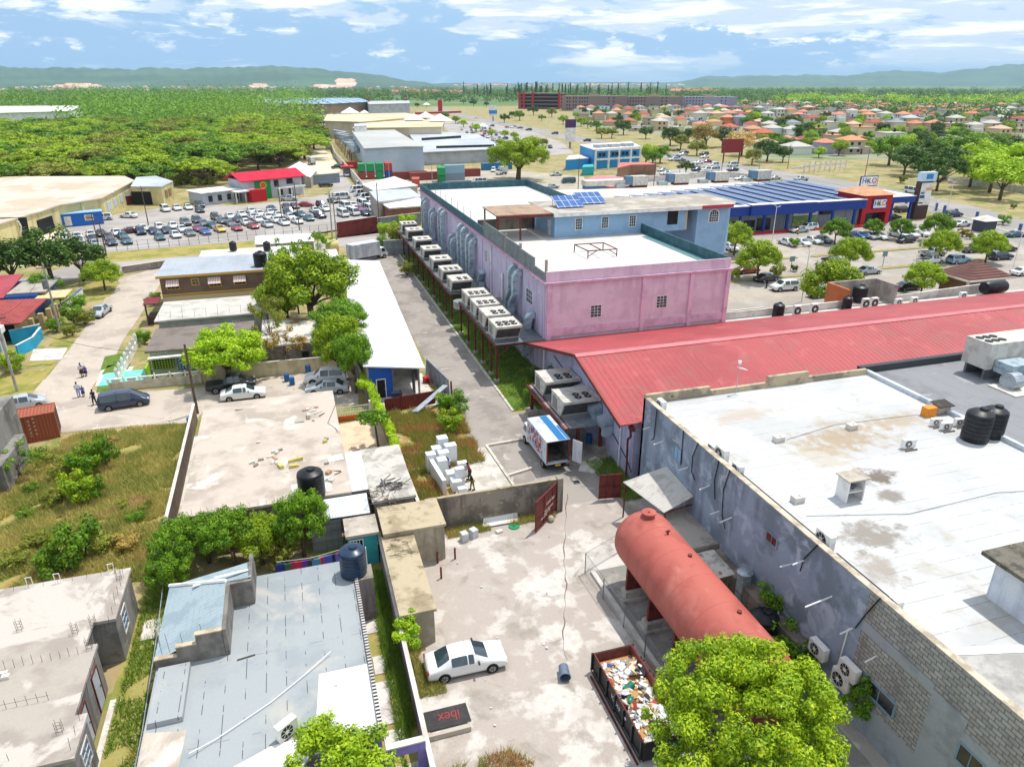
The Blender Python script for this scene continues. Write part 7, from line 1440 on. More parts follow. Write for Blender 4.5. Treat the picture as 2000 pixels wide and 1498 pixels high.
for i in range(5200):
 az = rad(q.uniform(-24,58));d = 620*math.exp(q.random()*1.7);X,Y = d*math.sin(az),d*math.cos(az)
 a = math.degrees(az)
 if a < 20 and d < 1350: continue
 if 16 < a < 38 and d < 1010+(a < 27)*150: continue
 if a >= 38 and d < 780+(46-min(a,46))*30: continue
 r = 5+d*.004*q.uniform(.6,1.4);e = (X,Y,3+q.uniform(0,3)+(2 if d > 1500 else 0),r)
 (pt2 if (36 < a < 52 and 1250 < d < 1700 and q.random() < .75) else pts if q.random() < .6 else pt3).append(e)
mass('distant_wood','continuous dark green woodland stretching to the distant hills',pts,4,f_dark,n=60,ls=3.4);mass('distant_wood','paler green trees mixed through the far woodland',pt3,5,f_green,n=60,ls=3.4);mass('bright_thicket','bright yellow green thicket band within the far woodland',pt2,6,f_bright,n=60,ls=3.2)
q = random.Random(8);cz = []
for i in range(58):
 px = q.uniform(985,1300) if i < 48 else q.uniform(905,960);cz.append((px,q.uniform(189,196)))
cz.sort()
for i,(px,py) in enumerate(cz): tree('cas','feathery tall casuarina behind the apartment blocks',G(px,py),1.5*q.uniform(.7,1.15),f_cas,1.75*q.uniform(.75,1.1),'casuarinas behind the apartment blocks','casuarina_tree')
# grass and ground cover
def tufts(name,label,poly,n,h,w,m_,seed,zz=.03):
 g = np.random.default_rng(seed);P = np.array(poly);x0,y0 = P.min(0);x1,y1 = P.max(0);pt = []
 while len(pt) < n:
  c = g.random((n,2))*[x1-x0,y1-y0]+[x0,y0]
  ins = np.zeros(len(c),bool);j = len(P)-1
  for i in range(len(P)):
   a,b_ = P[i],P[j];cnd = ((a[1] > c[:,1]) != (b_[1] > c[:,1])) & (c[:,0] < (b_[0]-a[0])*(c[:,1]-a[1])/(b_[1]-a[1]+1e-9)+a[0]);ins ^= cnd;j = i
  for v in c[ins]:
   if mn.noise(Vector((v[0]*.45,v[1]*.45,seed))) > -.3: pt.append(v)
 p = np.array(pt[:n]);a = g.random(n)*6.2832;hh = h*(.4+g.random(n));ln = g.normal(size=(n,2))*h*.45
 V = np.zeros((n,3,3));V[:,0,0] = p[:,0]-np.cos(a)*w/2;V[:,0,1] = p[:,1]-np.sin(a)*w/2;V[:,1,0] = p[:,0]+np.cos(a)*w/2;V[:,1,1] = p[:,1]+np.sin(a)*w/2;V[:,:2,2] = zz
 V[:,2,0] = p[:,0]+ln[:,0];V[:,2,1] = p[:,1]+ln[:,1];V[:,2,2] = zz+hh
 me = bpy.data.meshes.new(name);me.vertices.add(n*3);me.vertices.foreach_set('co',V.ravel().astype(np.float32));me.loops.add(n*3);me.loops.foreach_set('vertex_index',np.arange(n*3,dtype=np.int32));me.polygons.add(n)
 me.polygons.foreach_set('loop_start',np.arange(n,dtype=np.int32)*3);me.polygons.foreach_set('loop_total',np.full(n,3,dtype=np.int32));me.update(calc_edges=True);me.materials.append(m_)
 o = bpy.data.objects.new(name,me);COL.objects.link(o);return tag(o,label,'grass',None,'stuff')
g_o = mat('grass_blades_olive','c8bd6e','a9aa58',s=.3,lo=.42,hi=.58,c3='cdb07a',s3=.16,lo3=.53,hi3=.62,r=.7,fine=.15,bump=0,trans=.3);g_g = mat('grass_blades_green','84a436','6c8c2c',s=.5,c3='b0aa50',s3=.4,lo3=.56,r=.7,fine=.15,bump=0,trans=.3)
g_b = mat('grass_blades_brown','bd955c','a09c4a',s=.5,lo=.42,hi=.52,c3='ccae70',s3=.8,r=.8,fine=.15,bump=0,trans=.3)
lotp = GP([(0,905),(95,880),(150,850),(370,828),(340,1040),(312,1130),(0,1170)])
tufts('grass','overgrown olive grass covering the vacant lot',lotp,70000,.42,.09,g_o,1);tufts('grass','lush green grass below the gantries',[(19.7,63),(25,63),(25,141),(19.7,141)],22000,.25,.08,g_g,2)
tufts('grass','green weeds between felt roofed house and yard wall',[(2.2,20),(3.2,20),(3.2,41),(2.2,41)],9000,.45,.06,g_g,3);tufts('grass','weeds in the strip beside the unfinished house',[(-12,20),(-9.4,20),(-9.5,46),(-12,46)],9000,.35,.06,g_g,4)
tufts('grass','brown and green scrub growing in the ruin lot',[(6.8,45.2),(9.2,45.2),(9.2,53.2),(14,53.6),(14.2,65.5),(7.2,66)],26000,.55,.07,g_b,5);tufts('grass','tufts of weeds at the near left corner of the yard',[(3.6,18),(8.6,18),(9.2,22.6),(7.4,24.8),(3.8,24.4)],8000,.4,.05,g_b,6)
tufts('grass','weeds along the foot of the grey wall and outbuildings',[(7.8,43.2),(17,43.6),(17,44.3),(8,44.3)],4500,.35,.05,g_o,7);tufts('grass','weeds round the white saloon',[(3.6,29.2),(5.2,29.2),(5.6,33),(3.6,33)],3000,.3,.05,g_o,8)
tufts('grass','weeds beside the open red gate and the gantry footing',[(23,44),(25,44),(25,51),(22.4,51)],4500,.3,.05,g_g,9)
# ================= MIDDLE DISTANCE =================
m_yel = mat('pale_yellow_paint','cfc48f','bdb27e',s=.3,streak=('a39a70',.5),fine=.05);m_dusty = mat('dusty_warehouse_roof','cdc0ad','b9a994',s=.06,c3='d9cfbf',s3=.1,seam=('x',6,.05,'a5947f',.42),fine=.05)
m_gmet = mat('grey_metal_roof','b5babf','a5abb1',s=.1,corr=('x',.6,.05),fine=.04);m_bluewin = mat('dark_window','20262c',r=.2,fine=0,bump=0);m_grey2 = mat('pale_grey_paint','b4b8c0','a5a9b2',s=.3,fine=.05);m_wpaint = m_white
m_redp = paint('strong_red_paint','b3161f',r=.6);m_hblue = paint('store_blue_paint','14398c',r=.55);m_greenp = paint('shop_green_paint','1b8a4c',r=.6)
def poly_bld(name,label,cat,pts,h,mw,mr,par_h=0,group=None,th=.3):
 c = (sum(p[0] for p in pts)/len(pts),sum(p[1] for p in pts)/len(pts));t = thing(name,label,cat,(c[0],c[1],0),0,group)
 hs = h if isinstance(h,(list,tuple)) else [h]*len(pts);a = sum(pts[i][0]*pts[(i+1) % len(pts)][1]-pts[(i+1) % len(pts)][0]*pts[i][1] for i in range(len(pts)))
 if a < 0: pts = pts[::-1];hs = hs[::-1]
 MB().prism(pts,0,[z-th for z in hs]).obj('wall',mw,t)
 q = [(c[0]+(x-c[0])*1.02,c[1]+(y-c[1])*1.02) for x,y in pts];MB().prism(q,min(hs)-th if len(set(hs)) == 1 else 0,hs).obj('roof',mr,t) if len(set(hs)) == 1 else MB().slab([(x,y,z) for (x,y),z in zip(q,hs)],th).obj('roof',mr,t)
 return t
def bx(par,name,x0,x1,y0,y1,z0,z1,m_,label=None): return MB().box(x0,x1,y0,y1,z0,z1).obj(name,m_,par,label=label)
def wall_on(par,name,a,c,z0,z1,t_,m_,off=0,split=False):
 """box standing along the plan segment a-c"""
 d = (Vector(c)-Vector(a));L_ = d.length;d.normalize();n = Vector((d.y,-d.x));md = (Vector(a)+Vector(c))/2+n*off;return MB().rbox((md.x,md.y,(z0+z1)/2),(L_,t_,z1-z0),(0,0,math.atan2(d.y,d.x))).obj(name,m_,par)
def along(a,c,u): return tuple(Vector(a)+(Vector(c)-Vector(a))*u)
# yellow warehouse on the left
A_,B_ = G(0,443),G(222,400);
t = poly_bld('yellow_warehouse','long pale yellow warehouse with a dusty pink roof at the left edge','warehouse',[(-92,158),(-56.5,165),(-51,190),(-44,199),(-42.5,234),(-47,246),(-110,262)],5.2,m_yel,m_dusty)
for (a,c,u) in (((-56.5,165),(-51,190),.3),((-51,190),(-44,199),.5)): wall_on(t,'pilaster',along(a,c,u),along(a,c,u+.05),0,4.8,.5,m_yel)
a,c = (-44,199),(-42.5,234)
for u in (.12,.3,.5,.7): wall_on(t,'blue_panel',along(a,c,u),along(a,c,u+.1),1.4,3.4,.2,mat('pale_blue_patch','b3bcc8',s=1))
wall_on(t,'loading_door',along((-56.5,165),(-51,190),.6),along((-56.5,165),(-51,190),.85),.1,3.4,.3,m_dark)
t = poly_bld('open_shed','open fronted shed with grey roof at the end of the yellow warehouse','shed',[(-41,222),(-33,219),(-31.5,231),(-38,246),(-43,244)],5.0,m_yel,m_gmet);wall_on(t,'opening',(-41,221.9),(-36,220.2),.1,3.6,.3,m_dark)
for u in (.2,.5): wall_on(t,'window',along((-33,219),(-31.5,231),u),along((-33,219),(-31.5,231),u+.2),1.6,3.6,.3,mat('louvre_wood','8a7350',s=1))
# blue cabin, billboard, skip wall
x,y = G(155,440);t = thing('site_cabin','bright blue site cabin with white door and window by the car yard','cabin',(x,y,0));bp_ = paint('cabin_blue','1c62b8')
MB().rbox((x,y,1.5),(10.2,3.2,2.9),(0,0,.28)).obj('wall',bp_,t);MB().rbox((x,y,3.02),(10.6,3.6,.14),(0,0,.28)).obj('roof',mat('cabin_roof','8fb4d4',s=1),t)
MB().rbox((x-1.6,y-2.15,1.4),(1.4,.1,2.1),(0,0,.28)).obj('door',m_white,t);o = MB().rbox((x+2.6,y-.95,1.8),(1.8,.1,1.3),(0,0,.28)).obj('window',m_white,t);MB().rbox((x+2.62,y-1.02,1.8),(1.4,.06,.9),(0,0,.28)).obj('pane',mat('tan_blind','b08f6a',s=1),o)
x,y = G(38,475);t = thing('billboard','dark leaning billboard with white swoosh at the left edge of the road','billboard',(x,y,0));MB().rbox((x,y,3.2),(4.6,.3,4.2),(0,.06,.2)).obj('panel',mat('dark_board','20262a',s=1),t)
b = MB();b.path([(x+.8,y-.3,2),(x+1.2,y-.3,3.4),(x+.9,y-.3,4.6),(x+.3,y-.3,4.4)],.16);b.obj('emblem',m_white,t);b = MB();b.tube((x-1.5,y,0),(x-1.5,y,1.4),.12);b.tube((x+1.5,y,0),(x+1.5,y,1.4),.12);each(b,'post',m_steel,t)
wallthing('long dark red zinc fence in front of the yellow warehouse',[G(160,412),G(268,398)],2.4,m_zr)
wallthing('dark red zinc gate closing the lane beyond the box truck',[G(660,465),G(738,452)],3.4,m_zr,t=.15);wallthing('grey block wall right of the dark red gate',[G(738,452),G(822,440)],3.0,m_cblock)
wallthing('grey block wall with end piers across the lane end beside the gantry',[G(750,500),G(806,497)],3.0,m_cblock);wallthing('low stained wall between street end and back road',[G(240,535),G(325,522)],1.3,m_cwall)
x,y = G(650,492);MB().lathe((x,y,1.2),[(.2,-1.3),(1.1,-1.2),(1.25,-1),(1.25,1),(1.1,1.2),(.2,1.3)],20,axis='x').box(x-1.1,x+1.1,y-1,y+1,0,.5).obj('fuel_tank',mat('cream_tank','d9cc8c',s=1),label='cream horizontal tank with round end beside the white box truck',cat='tank')
# shops beside the car yard
t = thing('green_shop','two storey shop with crimson roof and green panel bearing round emblem','shop',(-3,225,0));a,c = G(478,393),G(592,380)
P0,P1 = Vector(a),Vector(c);d = (P1-P0).normalized();nrm = Vector((-d.y,d.x));P2,P3 = P1+nrm*9,P0+nrm*9
MB().prism([tuple(P0),tuple(P1),tuple(P2),tuple(P3)],0,5.6).obj('wall',m_grey2,t)
m_crim = mat('crimson_roof','c01f3c','b01a36',s=.3,fine=.03);e = 1.0;q0,q1,q2,q3 = P0-d*e-nrm*e,P1+d*e-nrm*e,P2+d*e+nrm*e,P3-d*e+nrm*e;r0,r1 = (q0+q3)/2,(q1+q2)/2
b = MB();b.slab([(*q0,5.5),(*q1,5.5),(*r1,7.4),(*r0,7.4)],.2);b.slab([(*r0,7.4),(*r1,7.4),(*q2,5.5),(*q3,5.5)],.2);b.obj('roof',m_crim,t)
wall_on(t,'green_panel',tuple(P0+d*3.6),tuple(P0+d*8.4),0,5.5,.5,m_greenp);md = P0+d*6-nrm*.3
b = MB();b.tube((md.x,md.y,3.9),(md.x-nrm.x*.12,md.y-nrm.y*.12,3.9),1.05,n=24);b.obj('emblem',paint('emblem_ring','d8b24a'),t);b = MB();b.tube((md.x-nrm.x*.1,md.y-nrm.y*.1,3.9),(md.x-nrm.x*.2,md.y-nrm.y*.2,3.9),.7,n=20);b.obj('emblem_centre',paint('emblem_orange','d05a2a'),t)
for u,w,z0,z1 in ((9.6,1.4,3.2,4.9),(13.6,2.0,3.5,5.0),(10.5,1.6,.6,2.2),(14,1.4,.2,2.3)): wall_on(t,'window',tuple(P0+d*u),tuple(P0+d*(u+w)),z0,z1,.3,m_bluewin)
b = MB();f0 = P0+d*9-nrm*4;f1 = P0+d*17-nrm*3.5
for u in (0,.5,1): v = f0+(f1-f0)*u;b.tube((v.x,v.y,0),(v.x,v.y,2.9),.22,n=6)
b.rbox((*((f0+f1)/2),3.05),((f1-f0).length+1,.6,.4),(0,0,math.atan2(d.y,d.x)));b.obj('portico',m_white,t)
MB().rbox((*(P0+d*2.4-nrm*3.2),1.7),(4.6,2.6,3.2),(0,0,math.atan2(d.y,d.x))).obj('red_porch',m_redp,t)
t = thing('grey_shop','single storey grey shop with white slab roof and portico by the car yard','shop',(-16,222,0));a,c = Vector(G(398,402)),Vector(G(470,393));d = (c-a).normalized();nrm = Vector((-d.y,d.x));ang = math.atan2(d.y,d.x);md = (a+c)/2+nrm*4
MB().rbox((*md,1.6),((c-a).length,8,3.2),(0,0,ang)).obj('wall',m_grey2,t);MB().rbox((*md,3.3),((c-a).length+1,9,.25),(0,0,ang)).obj('roof',m_white,t)
for u in (.15,.4,.65,.85): wall_on(t,'window',tuple(a+(c-a)*u),tuple(a+(c-a)*(u+.1)),.8,2.4,.3,m_bluewin)
b = MB();f0 = a+(c-a)*.75-nrm*3;f1 = c+d*3-nrm*3
for u in (0,.5,1): v = f0+(f1-f0)*u;b.tube((v.x,v.y,0),(v.x,v.y,3.0),.22,n=6)
b.rbox((*((f0+f1)/2),3.1),((f1-f0).length+1,3.0,.3),(0,0,ang));b.obj('portico',m_white,t)
t = poly_bld('white_shed','white roofed open shed behind the crimson roofed shop','shed',[G(560,330,4.2),G(606,346,3.4),G(618,332,3.4),G(585,316,4.2)],[4.2,3.4,3.4,4.2],m_conc,m_white)
wallthing('long blue grey site hoarding right of the crimson roofed shop',[G(585,364),G(664,357)],3.2,mat('hoarding','7c8894','707c88',s=.3,corr=('x',.5,.05)))
t = thing('entrance_hut','small hut with red canopy at the sand track','hut',(*G(680,335),0));x,y = G(680,345);MB().box(x-1.5,x+1.5,y,y+3,0,3).obj('wall',m_steel,t);MB().box(x-2.2,x+2.2,y-1,y+3.4,3,3.5).obj('roof',m_redp,t)
wallthing('long pale perimeter wall of the shopping centre running into the distance',[G(720,388),G(690,350),G(655,310),G(640,270),G(632,240)],2.8,m_conc_lt)
# sheds and containers behind the pink building
t = poly_bld('white_shed','large white pitched shed roof behind the containers','shed',[G(708,360,3.6),G(770,345,4.6),G(815,362,4.2),G(730,372,3.6)],[3.6,4.6,4.2,3.6],m_conc,m_white)
t = poly_bld('grey_shed','grey metal roofed shed directly left of the pink building','shed',[G(738,394,4.6),G(822,384,4),G(800,368,5.2),G(722,374,5.6)],[4.6,4.0,5.2,5.6],m_conc,m_gmet)
t = poly_bld('brown_shed','brown corrugated walled shed with white roof at the pink building corner','shed',[(22.6,172),(33,174),(32,188),(21.4,184)],3.8,mat('brown_corrugated','8a5a48','7a4d3e',s=.3,corr=('x',.4,.05)),m_white)
cs = []
b0 = G(702,344,1.3)
for i in range(4):
 for k in (0,1): container(['dark red container, left end of the lower row','dark red container, second of the lower row','green container at the foot of the stack','blue container at the foot of the stack','green container on top at the left end of the stack','second green container on top of the stack','third green container on top of the stack','red container on top at the right end of the stack'][i+4*k],b0[0]+i*3.1+1.2,b0[1]+3,85,[['8a3a32','8a3a32','1f8a4c','1c4a9a'],['1f8a4c','1f8a4c','1f8a4c','b04038']][k][i],6.5,2.65*k,False)
for px,py,rz,c,k,l,L_ in ((800,343,5,'7f3a32',0,'long dark red container right of the stack',12.2),(834,344,5,'8f453c',0,'long brown red container beside the tall green ones',12.2),(862,349,80,'1f7a48',0,'tall green container stack lower one',9),(862,349,80,'259056',1,'tall green container stack upper one',9),(905,338,5,'8a3f38',0,'long brown red container at the tractor cab',12.2),(884,346,5,'7f8f9c',0,'grey blue container beneath the pale blue office',8),(884,346,5,'8fb0c4',1,'pale blue container office set above the others',8),(895,362,5,'6b7480',0,'grey container office with white roof',8),(872,366,85,'1c3f6a',0,'dark blue container beside the grey office',6),(812,356,80,'b05040',0,'short orange red container in front of the long ones',6),(970,325,8,'2a6f9c',0,'long blue container beyond the white trailer',12.2),(700,322,5,'b5473c',0,'orange red container behind the stack',12.2)):
 x,y = G(px,py,1.3);container(l,x,y,rz,c,L_,2.65*k,False)
# shopping centre: big boxes
m_cream = mat('cream_cladding','c9bfa8','b9ae96',s=.1,fine=.04);m_tanroof = mat('tan_roof','d3c2a2','c4b08c',s=.03,fine=.05,seam=('x',9,.12,'e0d4bc',.4));m_pbl = mat('pale_blue_cladding','b4c2cc','a6b5c0',s=.05,fine=.04)
def gb(name,label,cat,px,z,mw,mr): return poly_bld(name,label,cat,[G(a,c,z) for a,c in px],z,mw,mr)
gb('shopping_centre','pale blue windowless block of the shopping centre nearest the containers','building',[(712,290),(790,286),(826,286),(770,254),(688,256)],9.5,m_pbl,mat('grey_centre_roof','a9aba8','b4b4b0',s=.03,fine=.05))
t = gb('shopping_centre','long low white walled wing of the shopping centre with canopy roofs','building',[(826,297),(988,290),(930,262),(860,258),(800,262)],5.2,m_grey2,m_gmet);wall_on(t,'window_band',G(852,290,5.25),G(965,287,5.25),5.2,6.2,.5,m_bluewin);wall_on(t,'window_band',G(824,275,5.2),G(900,270,5.2),5.2,6.4,.5,m_bluewin);wall_on(t,'glass_front',G(826,306),G(850,304),.2,3.6,1,m_bluewin)
gb('shopping_centre','tan roofed middle block of the shopping centre','building',[(690,250),(862,248),(868,234),(720,235)],9,m_cream,m_tanroof)
gb('shopping_centre','cream stepped far block of the shopping centre','building',[(634,236),(702,238),(830,228),(790,221),(640,224)],10,m_cream,m_tanroof)
t = gb('shopping_centre','small white plant room on the tan roof','building',[(692,247),(716,246),(714,241),(692,242)],12,m_white,m_gmet)
for i,(px,py,s) in enumerate(((684,222,14),(809,236,12),(832,231,12),(860,238,14),(833,205,10),(943,247,7),(712,222,7))):
 x,y = G(px,py,9 if i not in (4,5) else 3);z = 9.5 if i not in (4,5) else 3;b = MB();b.add([(x-s/2,y-s/2,z),(x+s/2,y-s/2,z),(x+s/2,y+s/2,z),(x-s/2,y+s/2,z),(x,y,z+s*.3)],[(0,1,4),(1,2,4),(2,3,4),(3,0,4),(3,2,1,0)]);t = thing('pavilion_canopy','white pyramid canopy of the shopping centre, %s from the left' % ordn[i],'canopy',(x,y,0),0,'white pyramid canopies');b.obj('roof',m_white,t);bx(t,'post',x-.3,x+.3,y-.3,y+.3,0,z,m_steel)
b = MB();q = random.Random(2)
t = thing('plant_gantry','red steel gantry crowded with silver ducts beside the shopping centre','gantry',(30,330,0));a,c = Vector(G(664,262,5)),Vector(G(700,298,5))
for i in range(16): v = a+(c-a)*(i/15);b.rbox((v.x,v.y,5.8),(7,1.6,1.8),(q.uniform(-.2,.2),q.uniform(-.2,.2),q.uniform(0,1)))
b.obj('duct_row',m_galv,t);b = MB()
for i in range(12):
 v = a+(c-a)*(i/11)
 for dx in (-3,2.5): b.box(v.x+dx-.15,v.x+dx+.15,v.y-.15,v.y+.15,0,4.8)
each(b,'post',m_rust,t)
t = gb('department_store','long brown store with solar panels on a blue roof at the far end','building',[(506,200),(560,203),(640,203),(722,199),(700,192),(520,192)],11,mat('taupe_cladding','a08a78','8f7b6a',s=.05),mat('blue_solar_roof','8fa6c0','a5b8cc',s=.1,seam=('x',12,1.5,'5f7fa8')));wall_on(t,'blue_canopy',G(618,214),G(690,211),4.5,7,6,m_hblue);wall_on(t,'white_band',G(618,212),G(690,209),7,8.2,8,m_white)
t = gb('department_store','white shop block in front of the long brown store','building',[(518,210),(575,211),(575,203),(520,202)],7,m_white,m_gmet);wall_on(t,'yellow_sign',G(563,220),G(576,219),5,9,1,paint('yellow_sign','d9a21c'))
t = gb('department_store','white block with red stripes beside the long brown store','building',[(722,204),(800,202),(798,197),(716,198)],11,m_grey2,m_gmet)
for px in (716,790): wall_on(t,'red_panel',G(px,213),G(px+7,213),2,12,2,m_redp)
wallthing('low crimson wall band in front of the shopping centre',[G(812,224),G(900,221)],2.2,m_redp,t=2)
x,y = G(860,219);MB().box(x-2.4,x+2.4,y-1,y+1,0,13).obj('sign_tower',m_redp,label='tall red sign tower among the shopping centre canopies',cat='sign')
gb('white_warehouse','huge flat white roof rising out of the wood at the left edge','warehouse',[(-20,221),(135,217),(158,207),(-20,208)],9,m_white,m_white)
# blue and pink roofed buildings
m_bb = paint('bright_blue_wall','2a8fd0',r=.6)
t = gb('blue_building','two storey bright blue building with white bands beyond the white roof','building',[(1160,292),(1250,286),(1232,277),(1133,283)],7.5,m_bb,m_white);a,c = G(1161,333),G(1250,327)
for z in (3.6,7.0): wall_on(t,'white_band',a,c,z,z+.6,.6,m_white)
for u in (.0,.28,.5,.76,.97): wall_on(t,'white_pilaster',along(a,c,u),along(a,c,u+.025),0,7.2,.7,m_white)
for u in (.08,.16,.36,.44,.58,.66,.84): wall_on(t,'window',along(a,c,u),along(a,c,u+.05),4.9,6.3,.5,m_bluewin)
b = MB()
for u in (.2,.5,.8): v = along(a,c,u);b.rbox((v[0]+2,v[1]+9,8.1),(5,3,1.0),(0,0,.3))
each(b,'roof_plant',m_galv,t)
t = gb('pink_roofed_building','low building with pink metal roof, blue wall and green wall','building',[(1138,352),(1192,365),(1258,361),(1252,349),(1170,343)],3.6,paint('teal_blue_wall','2f6f96'),mat('pink_metal_roof','d07f86','c67279',s=.3,fine=.03));wall_on(t,'green_wall',G(1194,378,0),G(1257,374,0),0,3.3,.5,m_greenp)
gb('brown_kiosk','small brown and cream building with a red roof before the blue building','building',[(1206,328),(1232,322),(1282,321),(1258,317),(1212,318)],3.8,mat('brown_plank','8a6a52','7c5e48',s=.5),mat('salmon_roof','c87068',s=1))
gb('turquoise_hut','small turquoise hut in front of the blue building','hut',[(1137,327),(1160,326),(1158,321),(1140,322)],3,m_turq,m_turq)
gb('porch_building','grey flat roofed porch left of the blue building','building',[(1105,312),(1150,309),(1135,302),(1112,304)],4,m_bb,m_conc_lt)
x,y = G(1113,290);t = thing('road_sign','tall white and purple roadside sign left of the blue building','sign',(x,y,0));bx(t,'board',x-2.6,x+2.6,y-.4,y+.4,3,10,m_white);bx(t,'purple_board',x-2.8,x+2.8,y-.5,y+.5,10,14,paint('purple_sign','4a2a5c'));bx(t,'post',x-.4,x+.4,y-.3,y+.3,0,3,m_steel)
x,y = G(963,237);t = thing('road_sign','white and blue roadside sign at the mall car park','sign',(x,y,0));bx(t,'board',x-3.5,x+3.5,y-.4,y+.4,4,13,m_white);bx(t,'blue_board',x-3.6,x+3.6,y-.5,y+.5,6,9,paint('sign_blue','3a80c0'));bx(t,'post',x-.5,x+.5,y-.3,y+.3,0,4,m_steel)
x,y = G(1427,318);t = thing('billboard','blank dark red billboard on legs by the highway','billboard',(x,y,0));bx(t,'panel',x-5,x+5,y-.3,y+.3,4,9.5,paint('dull_red_board','8a2a30'));each(MB().box(x-4,x-3.6,y-.2,y+.2,0,4).box(x+3.6,x+4,y-.2,y+.2,0,4),'leg',m_rust,t)
wallthing('long white wall along the roadside car park',[G(1165,362),G(1320,352),G(1402,343),G(1470,352)],1.8,m_conc_lt);wallthing('low pale wall on the dry slope at the right edge',[G(1850,358),G(1940,368),G(2030,384)],2,m_conc_lt)
t = thing('footbridge','pale foot bridge with white posts crossing the gully','bridge',(*G(1610,335),0));a,c,e = G(1545,340),G(1600,333),G(1650,331);wall_on(t,'rail',a,c,1.6,2.4,.3,m_white);wall_on(t,'rail',c,e,1.8,2.6,.3,m_white);b = MB()
for i in range(9): v = G(1570+i*10,337-i*.5);b.box(v[0]-.2,v[0]+.2,v[1]-.2,v[1]+.2,0,4)
each(b,'post',m_white,t)
# ================= SUPERMARKET AND PLAZA =================
sm = thing('supermarket','long blue trimmed supermarket with grey shopfronts and solar covered roof','building',(105,150,0))
m_shopgrey = mat('shopfront_grey','8d949c','7f868e',s=.3,seam=('x',2.4,.05,'5f666e'),fine=.04)
bx(sm,'wall',62,128.3,138.5,178,0,5.0,m_shopgrey);bx(sm,'rear_wing',128.32,142,146.6,178,0,5.2,m_shopgrey);bx(sm,'roof',61.5,128.35,137.4,178.6,5.0,5.25,mat('supermarket_roof','cfcac0','bcb6aa',s=.1,fine=.05))
for x0,x1,y,z in ((61,78,136.4,6.0),(78,96.5,136.0,6.1),(96.5,113.5,135.4,6.4),(113.5,128.4,136.6,6.1)): bx(sm,'blue_fascia',x0,x1-.02,y,y+1.6,4.1,z,m_hblue);bx(sm,'white_coping',x0,x1-.02,y-.1,y+1.7,z,z+.14,m_white)
x = 64
while x < 128: bx(sm,'column',x,x+.5,136.2,136.7,0,4.1,m_hblue);x += 6.1
bx(sm,'red_kerb',62,128.3,135.4,136.1,0,.5,m_redp)
for x,w,z0,z1 in ((84,1.8,1.2,2.4),(88.5,1.5,1.2,2.4),(92.5,3.6,.2,2.6),(97,3,.2,2.6),(100.5,3.6,.2,2.9),(117,4,2.9,4)): bx(sm,'shop_window',x,x+w,138.4,138.49,z0,z1,m_bluewin)
bx(sm,'green_poster',110,116.5,138.3,138.48,.4,2.8,mat('poster_green','6f9a4c','c2b46a',s=.9,c3='8a4a3a',s3=1.2));bx(sm,'white_sign',110,116.5,138.3,138.48,3.0,4.6,m_white);text_obj('lettering','DENTAL',1.1,(113.2,138.2,3.8),(math.pi/2,0,0),m_dark,sm,.02)
m_solar2 = mat('roof_solar_array','48608c','3f5580',s=.2,r=.6,spec=.15,fine=.02,bump=0,seam=('x',1.4,.09,'aebacb'),seam2=('y',1.6,.1,'9aa8bc'))
rows_ = [];x = 66.0
i = 0
while x < 134:
 y1 = 158+(x-66)*.27;t = thing('solar_array','tilted solar array on the supermarket roof, %s from the left' % ordn[i],'solar panel',(x,140,5.25),0,'solar arrays on the supermarket roof')
 MB().slab([(x,139.2,5.9),(x+4.36,139.2,5.62),(x+4.36,min(y1,176),5.62),(x,min(y1,176),5.9)],.08).obj('panel',m_solar2,t);each(MB().box(x+.1,x+.2,139.6,139.7,5.25,5.8).box(x+.1,x+.2,min(y1,176)-.5,min(y1,176)-.4,5.25,5.8),'support_leg',m_steel,t);x += 4.5;i += 1
for i,(px,py) in enumerate(((1245,366),(1326,361),(1404,357),(1486,354),(1412,340))[:4]):
 x,y = G(px,py,5.2);t = thing('rooftop_plant','cream AC plant with blue intake on the supermarket roof, %s from the left' % ordn[i],'air conditioner',(x,y,5.2),0,'AC plants on the supermarket roof');bx(t,'casing',x-2,x+2.4,y-1.2,y+1.2,5.8,8.2,m_acw);bx(t,'intake',x-3.8,x-2.1,y-1,y+1,6.0,8.2,mat('blue_intake','5f7f98',s=1));bx(t,'duct',x-6.5,x-3.9,y-.8,y+.8,5.3,6.3,m_galv);bx(t,'base_frame',x-2,x+2.4,y-1,y+1,5.25,5.8,m_rust)
x,y = G(1160,362,6);t = thing('fan_gantry','white framed row of condenser fans on the roof behind the blue rooftop house','air conditioner',(x,y,5),0);bx(t,'frame',x-3,x+10,y-2,y+1.5,6,7.3,m_acw)
bx(None,'roof_hut',74,84.5,150.5,154.5,5.25,6.5,m_white,'long low white hut on the supermarket roof beside the solar arrays')['category'] = 'hut'
tw = thing('red_tower','bright red entrance tower with tan hipped roof and white store sign','tower',(124.5,133,0));TX0,TX1,TY0,TY1 = 128.4,136.6,137.6,146.4
b = MB();b.box(TX0,TX0+1.2,TY0,TY0+.5,0,2.8);b.box(TX1-1.2,TX1,TY0,TY0+.5,0,2.8);b.box(TX0,TX1,TY0,TY0+.5,2.8,6.9);b.box(TX0,TX0+.5,TY0+.5,TY1,0,6.9);b.box(TX1-.5,TX1,TY0+.5,TY1,0,6.9);b.box(TX0,TX1,TY1-.3,TY1,0,6.9);b.obj('wall',m_redp,tw);bx(tw,'doors',TX0+1.2,TX1-1.2,TY0+2,TY0+2.2,0,3.2,m_bluewin)
